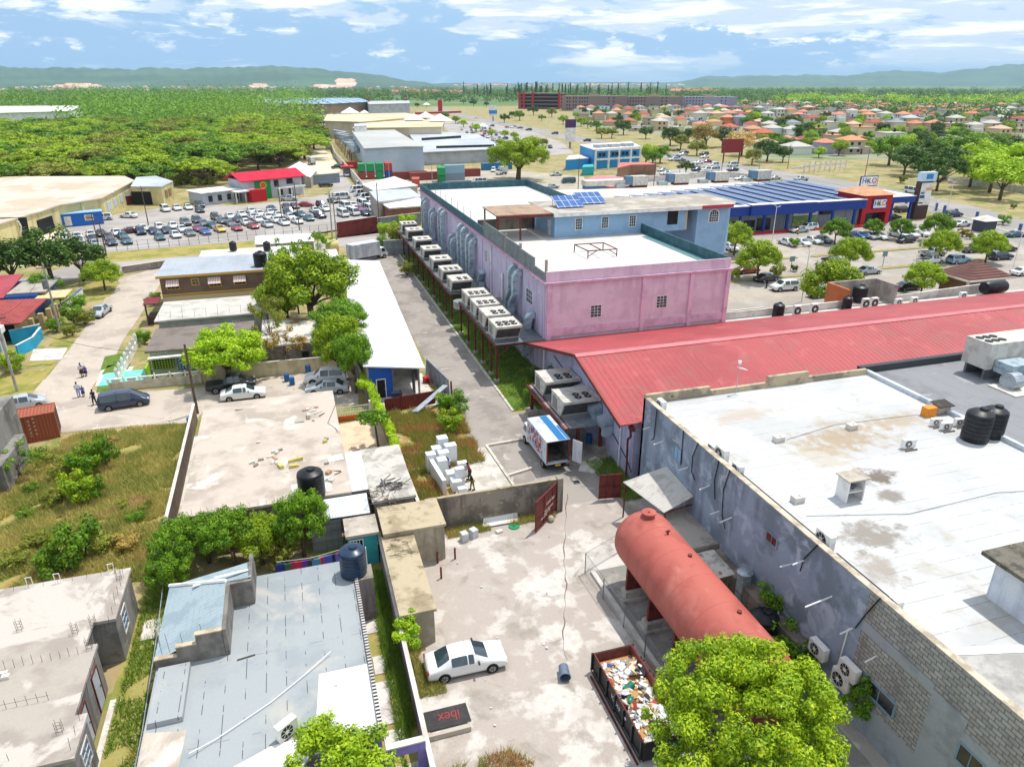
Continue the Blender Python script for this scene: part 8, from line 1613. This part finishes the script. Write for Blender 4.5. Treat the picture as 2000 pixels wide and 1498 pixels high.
b = MB();e = .8;cx,cy = (TX0+TX1)/2,(TY0+TY1)/2;b.add([(TX0-e,TY0-e,6.9),(TX1+e,TY0-e,6.9),(TX1+e,TY1+e,6.9),(TX0-e,TY1+e,6.9),(cx,cy-1,8.4),(cx,cy+1,8.4)],[(0,1,4),(1,2,5,4),(2,3,5),(3,0,4,5),(3,2,1,0)]);b.obj('hip_roof',mat('tan_tiles','c99a74','bb8a66',s=.6,seam=('y',.5,.05,'a87a5c')),tw)
def store_sign(par,x,y,z,w,h):
 bx(par,'sign_frame',x-w/2-.2,x+w/2+.2,y-.25,y,z-h/2-.2,z+h/2+.2,m_hblue);bx(par,'sign_board',x-w/2,x+w/2,y-.3,y-.25,z-h/2,z+h/2,m_white)
 text_obj('letter_h','H',h*.85,(x-w*.31,y-.32,z+.05),(math.pi/2,0,0),m_hblue,par,.02);text_obj('letters_lo','LO',h*.85,(x+w*.22,y-.32,z+.05),(math.pi/2,0,0),m_redp,par,.02)
 b = MB();k = 10;b.add([(x-w*.09+h*(.24 if i % 2 else .11)*math.sin(i*6.2832/k),y-.34,z+.05+h*(.38 if i % 2 else .16)*math.cos(i*6.2832/k)) for i in range(k)],[tuple(range(k))[::-1]]);b.obj('emblem',paint('sign_green','1b7a5c'),par)
store_sign(tw,cx+.4,TY0-.02,4.9,3.6,1.9)
t = thing('canopy','blue trimmed entrance canopy right of the red tower','canopy',(138,137,0));bx(t,'roof',136.7,145.6,139.6,150,4.4,5.8,m_hblue);bx(t,'roof_top',136.7,145.7,139.5,150.1,5.8,5.92,m_white);each(MB().box(139,139.5,139.8,140.3,0,4.4).box(144.6,145.1,139.8,140.3,0,4.4),'column',m_hblue,t);bx(t,'wall',136.8,137.6,142,149,0,4.4,m_shopgrey)
x,y = G(1720,372,8);t = thing('sign_pole','white and blue store sign on a pole behind the red tower','sign',(142,152,0));bx(t,'pole',141.8,142.2,151.8,152.2,0,6.5,m_steel);store_sign(t,142,152,8.0,5.0,2.2)
# pylon sign
t = thing('pylon_sign','tall brown pylon sign with white tenant boards and pale blue head','sign',(148.5,140.5,0));x0,x1,y0,y1 = 146.6,150.6,140.2,141.4
bx(t,'pylon',x0,x1,y0,y1,0,9.0,mat('brown_pylon','4a3430',s=1));bx(t,'head',x0+.1,x1+.6,y0-.1,y1+.1,9.1,11.2,mat('pale_blue_head','bcd4e6',s=1));bx(t,'board',x0+.5,x1-.1,y0-.08,y0-.02,3.4,8.7,m_white)
bx(t,'head_emblem',x0+1.4,x1-.6,y0-.16,y0-.11,9.6,10.8,paint('sign_mid_blue','2a80b8'));bx(t,'yellow_tile',x0+2.1,x1-.2,y0-.12,y0-.09,6.9,7.6,paint('tile_ochre','d0a060'));bx(t,'blue_tile',x0+.55,x0+2,y0-.12,y0-.09,5.1,5.8,paint('tile_navy','1f4a80'));bx(t,'blue_tile',x0+.7,x0+1.8,y0-.12,y0-.09,6.1,6.6,paint('tile_teal','3a7f98'));bx(t,'dark_tile',x0+.6,x0+1.9,y0-.12,y0-.09,3.8,4.1,m_bluewin)
# kiosk with brown roof
kx0,kx1,ky0,ky1 = 96.6,105.8,79.6,86.2
t = thing('kiosk','brick kiosk with brown hipped tile roof and black tank beside it','kiosk',(101,83,0));bx(t,'wall',kx0+.8,kx1-2.4,ky0+.9,ky1-.9,0,3.5,mat('brick_red_wall','8f5a48','7f4e3e',s=.6,brick=('y','9a8878',.4,.2)));each(MB().box(kx1-1,kx1-.7,ky0+.9,ky0+1.2,0,3.5).box(kx0+.6,kx0+.9,ky0+.6,ky0+.9,0,3.5),'post',m_white,t)
b = MB();cx,cy = (kx0+kx1)/2,(ky0+ky1)/2;b.add([(kx0,ky0,3.5),(kx1,ky0,3.5),(kx1,ky1,3.5),(kx0,ky1,3.5),(cx,cy,5.7)],[(0,1,4),(1,2,4),(2,3,4),(3,0,4),(3,2,1,0)]);b.obj('roof',mat('brown_tiles','6f4a42','624038',s=.6,corr=('y',.45,.08),seam=('z',.28,.03,'513530')),t);MB().box(kx0,kx1,ky0-.1,ky0-.01,3.3,3.55).box(kx0-.1,kx0-.01,ky0,ky1,3.3,3.55).obj('fascia',m_white,t)
MB().lathe((92,71.9,5.0),[(.1,-1.9),(.8,-1.8),(.95,-1.4),(.95,1.4),(.8,1.8),(.1,1.9)],24,axis='x').obj('water_tank',m_black_pl,label='black water tank lying on its side before the brown roofed kiosk',cat='water tank',auto=40)
# ledge, walls and machines behind the red roof
t = thing('service_ledge','white flat service ledge along the back of the red roof','ledge',(75,71.8,0));bx(t,'ledge',49.2,130,70.72,72.8,0,3.9,m_wroof);wallthing('long pale wall between the red roofed hall and the plaza car park',[(49.2,73),(67.6,73)],4.8,m_conc_lt);wallthing('pale wall from the orange enclosure to the kiosk',[(75.6,73),(95.5,74.5)],4.8,m_conc_lt);wallthing('pale wall right of the kiosk',[(104,75),(130,76)],4.3,m_conc_lt)
t = thing('tank_enclosure','open topped enclosure with orange front wall holding a black tank','enclosure',(70,74,0));bx(t,'orange_wall',67.6,67.9,72.2,76.2,3,6.5,mat('orange_render','c47248','b8683f',s=.6));bx(t,'back_wall',67.9,75.3,75.9,76.2,0,6.5,m_conc);bx(t,'side_wall',75.3,75.6,72.2,76.2,0,6.5,m_conc);bx(t,'floor',67.9,75.3,72.9,75.9,0,4.0,m_conc)
water_tank(0,0,4.0,.95,2.3,'large black water tank inside the orange fronted enclosure',pxy=(71.6,74.4));water_tank(0,0,3.9,.6,1.9,'slim black water tank at the corner of the orange wall',pxy=(67.4,71.8));water_tank(0,0,3.9,.7,1.9,'black water tank standing alone behind the red roof',pxy=(57.0,71.8))
for i,x in enumerate((59.7,62.3,70.2,71.6,75.6,78.2,86.5,98.6,100.2)): t = thing('split_ac_unit','white AC box behind the red roof ridge, %s from the left' % ordn[i],'air conditioner',(x,71.7,3.9),0,'AC boxes behind the red roof');split_unit(t,x,71.7,3.92,0,.95,.5,1.3 if i < 4 else .8)
wallthing('low white parapet wall closing the plaza near side',[(49,84),(64,84)],1.1,m_conc_lt)
# lamp posts
def lamp(label,px,py,h=7.0,arm=1):
 x,y = G(px,py);t = thing('street_lamp',label,'street lamp',(x,y,0),0,'white car park lamps');MB().tube((x,y,0),(x,y,h),.09,.06).obj('pole',m_white,t);b = MB();b.path([(x,y,h),(x-.5*arm,y,h+.5),(x-1.5*arm,y,h+.75)],.05);b.path([(x,y,h),(x+1.0*arm,y,h+.2)],.05);b.obj('arm',m_white,t);MB().rbox((x-1.8*arm,y,h+.78),(.7,.25,.12)).obj('lamp_head',m_white,t)
for l,px,py,h in (('double armed white lamp before the supermarket columns',1508,470,7),('double armed white lamp in front of the red tower',1672,438,7),('tall white lamp beside the orange enclosure tree',1565,590,8),('tall white lamp between the two nearest car park trees',1781,566,9),('white lamp on the road behind the pylon sign',1850,410,7),('white lamp left of the big round tree pylon side',1815,455,7),('white lamp at the right edge beside the navy car',1975,535,7)): lamp(l,px,py,h)
for i,(px,py) in enumerate(((1544,530),(1724,520))): x,y = G(px,py);t = thing('parking_sign',['grey parking sign beside the planted median, left one','grey parking sign beside the planted median, right one'][i],'sign',(x,y,0),0,'parking signs');bx(t,'board',x-.55,x+.55,y-.04,y,1.8,2.7,mat('sign_grey_green','6f9298',s=1));bx(t,'post',x-.04,x+.04,y,y+.08,0,1.9,m_steel)
x,y = G(1922,452);t = thing('guard_hut','dark guard hut with pale pointed roof at the plaza gate','hut',(x,y,0));bx(t,'wall',x-1.8,x+1.8,y-1.2,y+1.8,0,2.6,mat('dark_hut','4a4f55',s=1));b = MB();b.add([(x-2.6,y-2,2.6),(x+2.6,y-2,2.6),(x+2.6,y+2.6,2.6),(x-2.6,y+2.6,2.6),(x,y+.3,3.6)],[(0,1,4),(1,2,4),(2,3,4),(3,0,4),(3,2,1,0)]);b.obj('roof',m_conc_lt,t)
fx = thing('blue_post_fence','row of blue fence piers with red kerb along the plaza road side','fence',(*G(1790,410),0));b = MB()
for px,py in ((1770,398),(1787,403),(1827,412),(1843,417),(1901,444),(1906,430),(1990,455),(1865,424)): x,y = G(px,py);b.box(x-.25,x+.25,y-.25,y+.25,0,2)
each(b,'pier',mat('pier_blue','4a5f98',s=1),fx)
# utility poles and wires
def pole(label,px,py,h,m_=None,tilt=(0,0),r=.16):
 x,y = G(px,py);t = thing('utility_pole',label,'pole',(x,y,0),0,'utility poles');b = MB();b.tube((x,y,0),(x+tilt[0],y+tilt[1],h),r,r*.65);b.obj('pole',m_ or m_pole,t);b = MB();b.box(x+tilt[0]-.9,x+tilt[0]+.9,y+tilt[1]-.05,y+tilt[1]+.05,h-.7,h-.58);b.obj('crossarm',m_wood,t);return (x+tilt[0],y+tilt[1],h-.5)
P1 = pole('leaning pale concrete pole with transformer on the left street',118,650,9.5);x,y = P1[0],P1[1];MB().tube((x-.2,y-.35,6.2),(x-.2,y-.35,7.4),.35,n=14).obj('transformer',m_steel,bpy.data.objects['utility_pole'])
P2 = pole('pale concrete pole at the left edge above the silver hatchback',34,765,9);P3 = pole('dark wooden pole at the corner of the old flat roofed house',386,808,7.5,m_wood);P4 = pole('pair of pale poles with cables beyond the white box truck',660,492,11.5);pole('second pale pole next to the cable pair',650,480,11,tilt=(.3,0))
for l,px,py,h in (('dark pole in the car yard front left',197,500,8),('dark pole beside the first in the car yard',208,500,7),('dark pole rising in the middle of the car yard',290,440,9),('dark pole right of the car yard centre',552,440,9.5),('dark pole on the verge before the minibuses',585,450,11),('dark pole near the dark red zinc gate',742,455,11),('dark pole beside the brown shed',1129,372,10),('dark pole by the pink roofed building',1276,372,10),('dark pole on the highway by the billboard',1408,346,11),('pale pole pair by the highway bend',1480,350,11),('dark pole on the grass slope right',1688,350,10),('dark pole by the foot bridge',1538,330,9),('slim pole by the roadside wall',1326,352,7),('slim pole in the container yard',845,368,8),('slim pole left of the container yard',762,372,8)): pole(l,px,py,h,m_wood if 'dark' in l else None,r=.13)
def wire(label,a,c,sag=1.2): MB().path([tuple(Vector(a).lerp(Vector(c),u)-Vector((0,0,sag*4*u*(1-u)))) for u in [i/10 for i in range(11)]],.022,n=4).obj('power_line',m_cable,label=label,cat='power line',group='overhead wires')
wire('sagging overhead wire between the two pale poles on the left street',P1,P2);wire('overhead wire crossing the street from left edge pole to wooden pole',P2,P3,1.5);wire('overhead wire from the wooden pole toward the courtyard trees',P3,(6,76,6));wire('overhead wire from the cable pair to the dark red gate',P4,(19.5,171,10));wire('long wire from the leaning pole to the car yard',P1,(-35,168,7))
# car yard fence
cf2 = thing('yard_fence','thin mesh fence along the front edge of the car yard','fence',(-10,165,0));a,c = Vector(G(165,497)),Vector(G(640,455));b = MB()
for i in range(26): v = a+(c-a)*(i/25);b.tube((v.x,v.y,0),(v.x,v.y,1.9),.05,n=5)
each(b,'post',m_steel,cf2);b = MB()
for z in (.3,1.0,1.85): b.tube((*a,z),(*c,z),.03,n=4)
b.obj('rail',m_steel,cf2)
# ================= LEFT STREET HOUSES =================
m_rtile = mat('red_tiles','a04a48','8f3f3e',s=.6,corr=('y',.4,.06),seam=('x',.38,.03,'7d3634'))
def hip(t,x0,x1,y0,y1,z,h,m_,nm='roof',ov=.5,th=.15):
 x0 -= ov;x1 += ov;y0 -= ov;y1 += ov;w,l = x1-x0,y1-y0;k = min(w,l)/2*.98
 r0,r1 = ((x0+k,(y0+y1)/2),(x1-k,(y0+y1)/2)) if w > l else (((x0+x1)/2,y0+k),((x0+x1)/2,y1-k))
 b = MB();v = [(x0,y0,z),(x1,y0,z),(x1,y1,z),(x0,y1,z),(*r0,z+h),(*r1,z+h),(x0,y0,z-th),(x1,y0,z-th),(x1,y1,z-th),(x0,y1,z-th)]
 f = [(0,1,5,4),(1,2,5),(2,3,4,5),(3,0,4)] if w > l else [(0,1,4),(1,2,5,4),(2,3,5),(3,0,4,5)]
 b.add(v,f+[(6,7,1,0),(7,8,2,1),(8,9,3,2),(9,6,0,3),(9,8,7,6)]);return b.obj(nm,m_,t)
t = thing('red_roofed_house','bungalow with red hipped tile roof and green eaves on the left street','house',(-41,108,0));bx(t,'wall',-46,-36.5,103,113,0,2.6,mat('cream_bungalow','c9b98f',s=1));hip(t,-46,-35.2,102,113,2.7,1.7,m_rtile);bx(t,'carport_opening',-42,-36,102.8,102.99,.1,2.3,m_dark)
t = thing('red_roofed_house','house with long low red roof and blue walls beneath the dark trees','house',(-45,121,0));bx(t,'wall',-58,-36.5,115.5,125,0,2.8,paint('blue_house_wall','2a62b0'));MB().slab([(-60,114.8,2.9),(-40.5,114.8,2.9),(-40.5,125,3.9),(-60,125,3.9)],.15).obj('roof',mat('plain_red_roof','a54a55','983f4a',s=.4),t);bx(t,'annex_roof',-40.4,-35.5,116,123,2.9,3.1,m_conc)
bx(None,'carport_roof',-36.5,-32.6,114,118.5,2.4,2.55,mat('cream_sheet','cdb98c',s=1),'flat cream carport roof between the bungalow and the clipped tree')['category'] = 'roof'
m_tq = mat('bright_turquoise','2fa3c8','2896bc',s=1)
t = thing('turquoise_house','turquoise two storey house with white balustrades at the left edge','house',(-40,96,0));bx(t,'wall',-46,-36.6,93.6,100,0,5.2,m_tq);MB().slab([(-47,93,5.3),(-36,93,5.3),(-36,100.5,6.2),(-47,100.5,6.2)],.15).obj('roof',mat('dark_grey_roof','55585e',s=1),t);b = MB()
for i in range(5): b.tube((-36.3,93.8+i*1.4,0),(-36.3,93.8+i*1.4,5.2),.14)
each(b,'column',m_white,t);bx(t,'balcony',-36.5,-35.9,93.6,99.6,2.4,3.2,m_white)
w1 = wallthing('turquoise garden wall in front of the red hipped bungalow',[(-36.2,101.4),(-33.2,103.2)],1.9,m_tq);wallthing('white and turquoise stepped garden wall along the street',[(-33.2,103.2),(-33.0,99),(-34.0,96)],1.5,m_tq,cap=m_white);wallthing('grey stained wall at the corner of the turquoise house',[(-39,93.0),(-33.9,91.8),(-33.6,94)],1.4,m_cwall);wallthing('white and blue garden wall by the clipped tree',[(-33.4,114),(-32.8,118),(-32.6,123)],1.5,m_white,cap=paint('blue_cap','2a62b0'))
for i,(x,y) in enumerate(((-34.6,104.8),(-34,107),(-33.6,109.2),(-33.4,111.5))): bx(None,'gate_pier',x-.3,x+.3,y-.3,y+.3,0,2.3,mat('tan_pier','b99f72',s=1),'tan garden gate pier on the left street, %s from the near end' % ordn[i % 26])['category'] = 'pier'
for px in ([(112,655),(150,655),(135,676),(95,676)],[(60,707),(112,704),(102,713),(52,716)],[(168,545),(235,552),(215,580),(150,590)],[(0,735),(60,725),(110,712),(60,772),(0,790)]): MB().prism(GP(px),0,.05).obj('verge_lawn',m_dry,kind='structure')
MB().prism(GP([(65,683),(132,680),(120,703),(58,706)]),0,.055).obj('driveway',m_conc_lt,kind='structure')
t = thing('grey_block_house','grey unfinished block house at the left edge beside the container','house',(-27.5,62,0));bx(t,'wall',-40,-25.4,56,68,0,5.5,m_ublk);bx(t,'parapet',-25.4,-24.6,60,66,0,2.6,m_ublk)
# ================= HOUSING SCHEME =================
wc = ['d5cfc4','c9b590','b9a38c','c2c6cc','d8c9a0','9fb2c2','c98f7c','b7ab9a','dcdcd8','c27a52','8fa5a0','a8a4b4'];rc = ['c2795a','b56048','a84a44','c98a68','9a5048','b8b4ac','7a6a62','c87f72','5f7fa0','8a8e94','c9826c','a85a6a']
cnm = {'d5cfc4': 'white','c9b590': 'cream','b9a38c': 'beige','c2c6cc': 'pale grey','d8c9a0': 'light yellow','9fb2c2': 'pale blue','c98f7c': 'salmon','b7ab9a': 'stone','dcdcd8': 'bright white','c27a52': 'orange','8fa5a0': 'sage','a8a4b4': 'lilac grey','c2795a': 'terracotta','b56048': 'brick','a84a44': 'red','c98a68': 'peach','9a5048': 'maroon','b8b4ac': 'flat pale','7a6a62': 'brown','c87f72': 'pink','5f7fa0': 'blue','8a8e94': 'grey','a85a6a': 'rose'}
cnm['c9826c'] = 'coral';cnm['d0a890'] = 'sandy pink';HP = []
for k in range(5):
 fl = k in (1,4);H_ = (5.6,5.8,3.2,5.6,3.2)[k];w,l = ((9,8),(10,8),(10,9),(8,9),(11,8))[k];t0 = thing('tmp','x','x');P = []
 b = MB().box(-w/2,w/2,-l/2,l/2,0,H_)
 if k in (0,3): b.box(w/2,w/2+3.4,-l/2,l/4,0,3.0)
 P.append(b.obj('wall',m_white,t0));q = hip(t0,-w/2,w/2,-l/2,l/2,H_+.1,1.9,m_white) if not fl else MB().box(-w/2-.4,w/2+.4,-l/2-.4,l/2+.4,H_,H_+.25).obj('roof',m_white,t0);P.append(q)
 for x in (-w*.28,w*.1):
  for z in ((1.5,4.3) if H_ > 5 else (1.5,)): P.append(MB().box(x,x+1.3,-l/2-.06,-l/2-.003,z-.6,z+.6).obj('window',m_bluewin,t0))
 P.append(MB().box(-w/2-.06,-w/2-.003,-.6,.7,1,2.2).obj('window',m_bluewin,t0));P.append(MB().box(w*.3,w*.3+.9,-l/2-.07,-l/2-.004,.1,2.2).obj('door',m_rust,t0))
 if k in (0,1,4): P.append(MB().slab([(-w/2,-l/2-1.3,2.6),(w*.1,-l/2-1.3,2.6),(w*.1,-l/2,3.0),(-w/2,-l/2,3.0)],.1).obj('awning',m_white,t0))
 if fl: P.append(MB().lathe((w*.3,l*.2,H_+.25),[(.6,0),(.6,1.3),(.3,1.6)],10).obj('roof_tank',m_black_pl,t0))
 HP.append([(o.name.split('.')[0],o.data) for o in P]);[bpy.data.objects.remove(o) for o in P+[t0]]
m_rf = {}
hs = [];q = random.Random(31);seen = []
for rw,(y0,xa,xb,st_) in enumerate(((208.5,1455,1760,25),(212,1430,2000,20),(216,1240,2000,19),(221,1130,2010,21),(228,1120,2010,23),(236,1130,2015,26),(246,1190,2010,29),(257,1240,2020,34),(270,1420,1990,38),(284,1480,1960,42),(300,1490,1870,48))):
 x = xa+q.uniform(0,10)
 while x < xb:
  hs.append((x,y0+q.uniform(-1.5,1.5)+(x-1500)*.004,rw));x += st_*q.uniform(.85,1.35)
rn = ['farthest row','second farthest row','third row from the back','fourth row from the back','fifth row from the back','middle row','fifth row from the front','fourth row from the front','third row from the front','second row from the front','front row']
lab = {}
for px,py,rw in hs:
 if px < 1440 and rw in (2,7) and q.random() < .3: continue
 x,y = G(px,py);
 if any((x-a)**2+(y-c)**2 < 118 for a,c in seen): continue
 if abs(x-1e9) < 1 or (rw >= 8 and px > 1730 and q.random() < .45): continue
 seen.append((x,y));k = q.choice([0,0,1,2,3,3,4]);wcl = q.choice(wc[:5]*2+['dcdcd8','dcdcd8']+wc);rcl = q.choice(['c2795a','b56048','a84a44','c98a68','c98a68','9a5048','7a6a62','8a8e94','b8b4ac','c9826c','b8b4ac','d0a890']) if k in (0,2,3) else q.choice(['b8b4ac','8a8e94','b8b4ac','c98a68'])
 if k not in (0,2,3) and q.random() < .2: rcl = '5f7fa0'
 t = thing('house','x','house',(x,y,0),q.choice([0,math.pi/2,math.pi,-math.pi/2])+rad(-8+q.uniform(-4,4)),'houses of the scheme',(q.uniform(.9,1.15),)*3);lab.setdefault((wcl,rcl,rw,k in (0,1,3)),[]).append((px,t))
 for nm,me in HP[k]:
  o = bpy.data.objects.new(nm,me);COL.objects.link(o);o.parent = t
  if nm in ('wall','roof'): o.material_slots[0].link = 'OBJECT';cc = wcl if nm == 'wall' else rcl;o.material_slots[0].material = mat('scheme_'+cc,cc,s=.3,fine=.08,bump=0,r=.8)
for (a,c,rw,two),es in lab.items():
 for i,(px,t) in enumerate(sorted(es,key=lambda e: e[0])): t['label'] = ('%s%s %s house, %s roof, scheme %s' % ('' if len(es) == 1 else ordn[i % 26]+' ',cnm[a],'two storey' if two else 'single storey',cnm[c],rn[rw]))
q = random.Random(12);n_ = 0;ex = []
while n_ < 150:
 px,py = q.uniform(1120,2000),q.uniform(212,300)
 if py > 250+max(0,(px-1480))*.1 and px < 1480: continue
 x,y = G(px,py)
 if any((x-a)**2+(y-c)**2 < 42 for a,c in seen+ex): continue
 ex.append((x,y));ex.sort();n_ += 1
 f = q.choice([f_bright,f_green,f_dark,f_dark,f_green,f_lime]);tree(q.choice(['mid','mid2']),'x',(x,y),q.uniform(.6,1.0),f,q.uniform(.5,.8),'yard trees of the scheme','yard_tree')['_p'] = '%.0f %.0f %s' % (px,py,{f_bright: 'bright',f_green: 'green',f_dark: 'dark',f_lime: 'lime'}[f])
yt = {}
for o in sorted([o for o in scene.objects if o.get('_p')],key=lambda o: float(o['_p'].split()[0])): p_ = o['_p'].split();p_[1] = float(p_[1]);yt.setdefault((p_[2],'back' if p_[1] < 230 else 'middle' if p_[1] < 262 else 'front'),[]).append(o)
for (c,r_),es in yt.items():
 for i,o in enumerate(es): o['label'] = '%s bushy tree between houses in the %s of the scheme, %s from the left' % (c,r_,ordn[i % 26]);del o['_p']
# long apartment blocks
m_apt = mat('mauve_brown_render','8a7570','7f6b67',s=.02,fine=.04);m_apt2 = mat('lilac_grey_render','9a94a4','8e8898',s=.02,fine=.04)
def apt(label,px0,px1,yb,yt,m_,nw,dp=26):
 a,c = Vector(G(px0,yb)),Vector(G(px1,yb));d = (c-a).normalized();n = Vector((-d.y,d.x));g = a.x*math.sin(YAW)+a.y*math.cos(YAW);v = (749-yt)/FPX;h = CAM_H+(-math.sin(PITCH)+v*math.cos(PITCH))/(math.cos(PITCH)+v*math.sin(PITCH))*g
 t = thing('apartment_block',label,'apartment block',(*((a+c)/2),0),0,'long apartment blocks');MB().prism([tuple(a),tuple(c),tuple(c+n*dp),tuple(a+n*dp)],0,h).obj('wall',m_,t);ang = math.atan2(d.y,d.x)
 L_ = (c-a).length;MB().rbox((*(a+d*L_*.5+n*dp*.5),h+1),(L_*.16,8,2),(0,0,ang)).obj('stair_head',mat('tan_stair_head','b59a88',s=1),t);b = MB()
 for u in nw:
  for z in range(int(h//3.6)): v_ = a+d*L_*u-n*.06;b.rbox((v_.x,v_.y,2.6+z*3.9),(L_*.022,.12,1.7),(0,0,ang))
 each(b,'window',m_bluewin,t);return t
w1_ = [.05+i*.045 for i in range(6)];apt('mauve brown apartment block with two window bays at its left end',1100,1222,217,188,m_apt,[.06,.1,.16,.2,.26,.3,.34,.38,.72,.8]);apt('mauve apartment block second from the left behind the tree line',1226,1332,216,189,m_apt,[.04,.09,.14,.19,.24,.3,.62,.7]);apt('lilac grey apartment block at the right end of the row',1336,1438,215,189.5,m_apt2,[.04,.1,.16,.22,.28,.34,.7,.78])
t = thing('parking_structure','dark red framed open concrete block left of the apartment blocks','building',(*G(1050,213),0));a,c = Vector(G(1014,213)),Vector(G(1094,214));d = (c-a).normalized();n = Vector((-d.y,d.x));ang = math.atan2(d.y,d.x);md = (a+c)/2+n*14
for z in range(5): MB().rbox((*md,1.6+z*4.3),((c-a).length,28,1.2),(0,0,ang)).obj('floor_slab',mat('brown_slab','8a6f66',s=1),t)
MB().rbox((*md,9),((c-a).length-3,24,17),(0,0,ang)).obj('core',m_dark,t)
for u in (.01,.12,.34,.98): v = a+d*(c-a).length*u-n*.5;MB().rbox((v.x,v.y,10),(2.4,2.4,20),(0,0,ang)).obj('red_frame',m_redp,t)
# terracotta estates in the far distance
for nm,lbl,x0,x1,y0,y1,n_ in (('far_estate','peach roofed estate behind the casuarinas',1310,1400,179,184,60),('far_estate','peach roofed estate beyond the mall car park',765,900,181,187,70),('far_town','scattered pale far houses showing through the distant wood',0,800,174,183,130),('far_town','thin line of far pale roofs at the horizon',860,1340,167,172,110)):
 b = MB();q = random.Random(len(lbl))
 for i in range(n_):
  x,y = G(q.uniform(x0,x1),q.uniform(y0,y1));s_ = max(4,math.hypot(x,y)/420);h_ = s_*.75+4;mi = q.randrange(3)
  b.box(x-s_,x+s_,y-s_*.8,y+s_*.8,0,h_,mi);b.add([(x-s_-.5,y-s_,h_+.02),(x+s_+.5,y-s_,h_+.02),(x+s_+.5,y+s_,h_+.02),(x-s_-.5,y+s_,h_+.02),(x,y,h_+s_*.5)],[(0,1,4),(1,2,4),(2,3,4),(3,0,4)],3+q.randrange(2))
 o = b.obj(nm,[mat('scheme_'+c,c,s=.3,fine=.08,bump=0,r=.8) for c in (('d5cfc4','c9b590','b9a38c','c98a68','c2795a') if nm == 'far_estate' else ('d5cfc4','dcdcd8','c2c6cc','c98a68','b8b4ac'))],label=lbl,cat='houses',kind='stuff')
# ================= HILLS =================
m_hill = mat('hill_woodland','3f5a44','4c6a4c',s=.0016,c3='34503f',s3=.006,fine=.12,bs=.02,bump=0);m_quarry = mat('quarry_scar','d3a58c','e0c8b4',s=.004,fine=.06,bump=0)
def ridge(name,pts,d0,depth,m_,seed):
 """hill range: pts = (photo x, height above the plain in metres) at distance d0"""
 nx,ny = 420,40;v = [];xs = [p[0] for p in pts]
 for j in range(ny):
  for i in range(nx):
   px = xs[0]+(xs[-1]-xs[0])*i/(nx-1);h = np.interp(px,xs,[p[1] for p in pts]);u = j/(ny-1);az = math.atan((px-1000)/FPX/(math.cos(PITCH)+.4228*math.sin(PITCH)))+YAW;d = (d0+depth*u)/math.cos(az-YAW)
   prof = math.sin(min(1,u*1.25)*math.pi/2)**1.2*(1 if u < .8 else 1-(u-.8)*3)
   z = h*prof*(1+.12*mn.noise(Vector((px*.012,u*3,seed))))+prof*18*mn.noise(Vector((px*.05,u*6,seed+3)))*min(1,h/80);v.append((d*math.sin(az),d*math.cos(az),z-4))
 me = bpy.data.meshes.new(name);me.from_pydata(v,[],[(j*nx+i,j*nx+i+1,(j+1)*nx+i+1,(j+1)*nx+i) for j in range(ny-1) for i in range(nx-1)]);me.polygons.foreach_set('use_smooth',[True]*len(me.polygons));me.materials.append(m_);me.materials.append(m_quarry)
 for p in me.polygons:
  j,i = divmod(p.index,nx-1);px = xs[0]+(xs[-1]-xs[0])*i/(nx-1)
  nz_ = .6*mn.noise(Vector((px*.06,j*.4,1)))
  if name == 'hills' and any(((px-a)/w)**2+((j-c_)/e_)**2+nz_ < 1 for a,c_,w,e_ in ((148,3.5,46,1.8),(503,3,20,1.5),(640,3,30,1.6),(674,7,20,5))): p.material_index = 1
 o = bpy.data.objects.new(name,me);COL.objects.link(o);tag(o,kind='structure')
ridge('hills',[(-260,165),(0,162),(150,155),(260,146),(380,158),(450,168),(540,170),(600,158),(680,122),(740,92),(800,52),(830,36),(880,8)],4200,3400,m_hill,1)
ridge('far_hills',[(1180,5),(1330,50),(1380,118),(1450,112),(1560,132),(1650,126),(1740,182),(1840,160),(1900,206),(1960,256),(2040,250),(2200,230)],7600,3000,m_hill,2);ridge('far_hills',[(780,10),(860,36),(1000,34),(1150,48),(1300,44),(1400,10)],8200,3000,m_hill,5)
# ================= HAZE =================
hm = bpy.data.materials.new('haze');hm.use_nodes = True;hn = hm.node_tree;hn.nodes.clear();pv = hn.nodes.new('ShaderNodeVolumePrincipled');pv.inputs['Color'].default_value = (.52,.79,1,1);pv.inputs['Density'].default_value = HAZE;pv.inputs['Anisotropy'].default_value = .1;ho = hn.nodes.new('ShaderNodeOutputMaterial');hn.links.new(pv.outputs[0],ho.inputs['Volume'])
MB().box(-21000,21000,-1000,21000,-1,330).obj('haze',hm,label='thin blue summer haze over the plain and hills',cat='haze',kind='stuff',loc=(0,0,0))
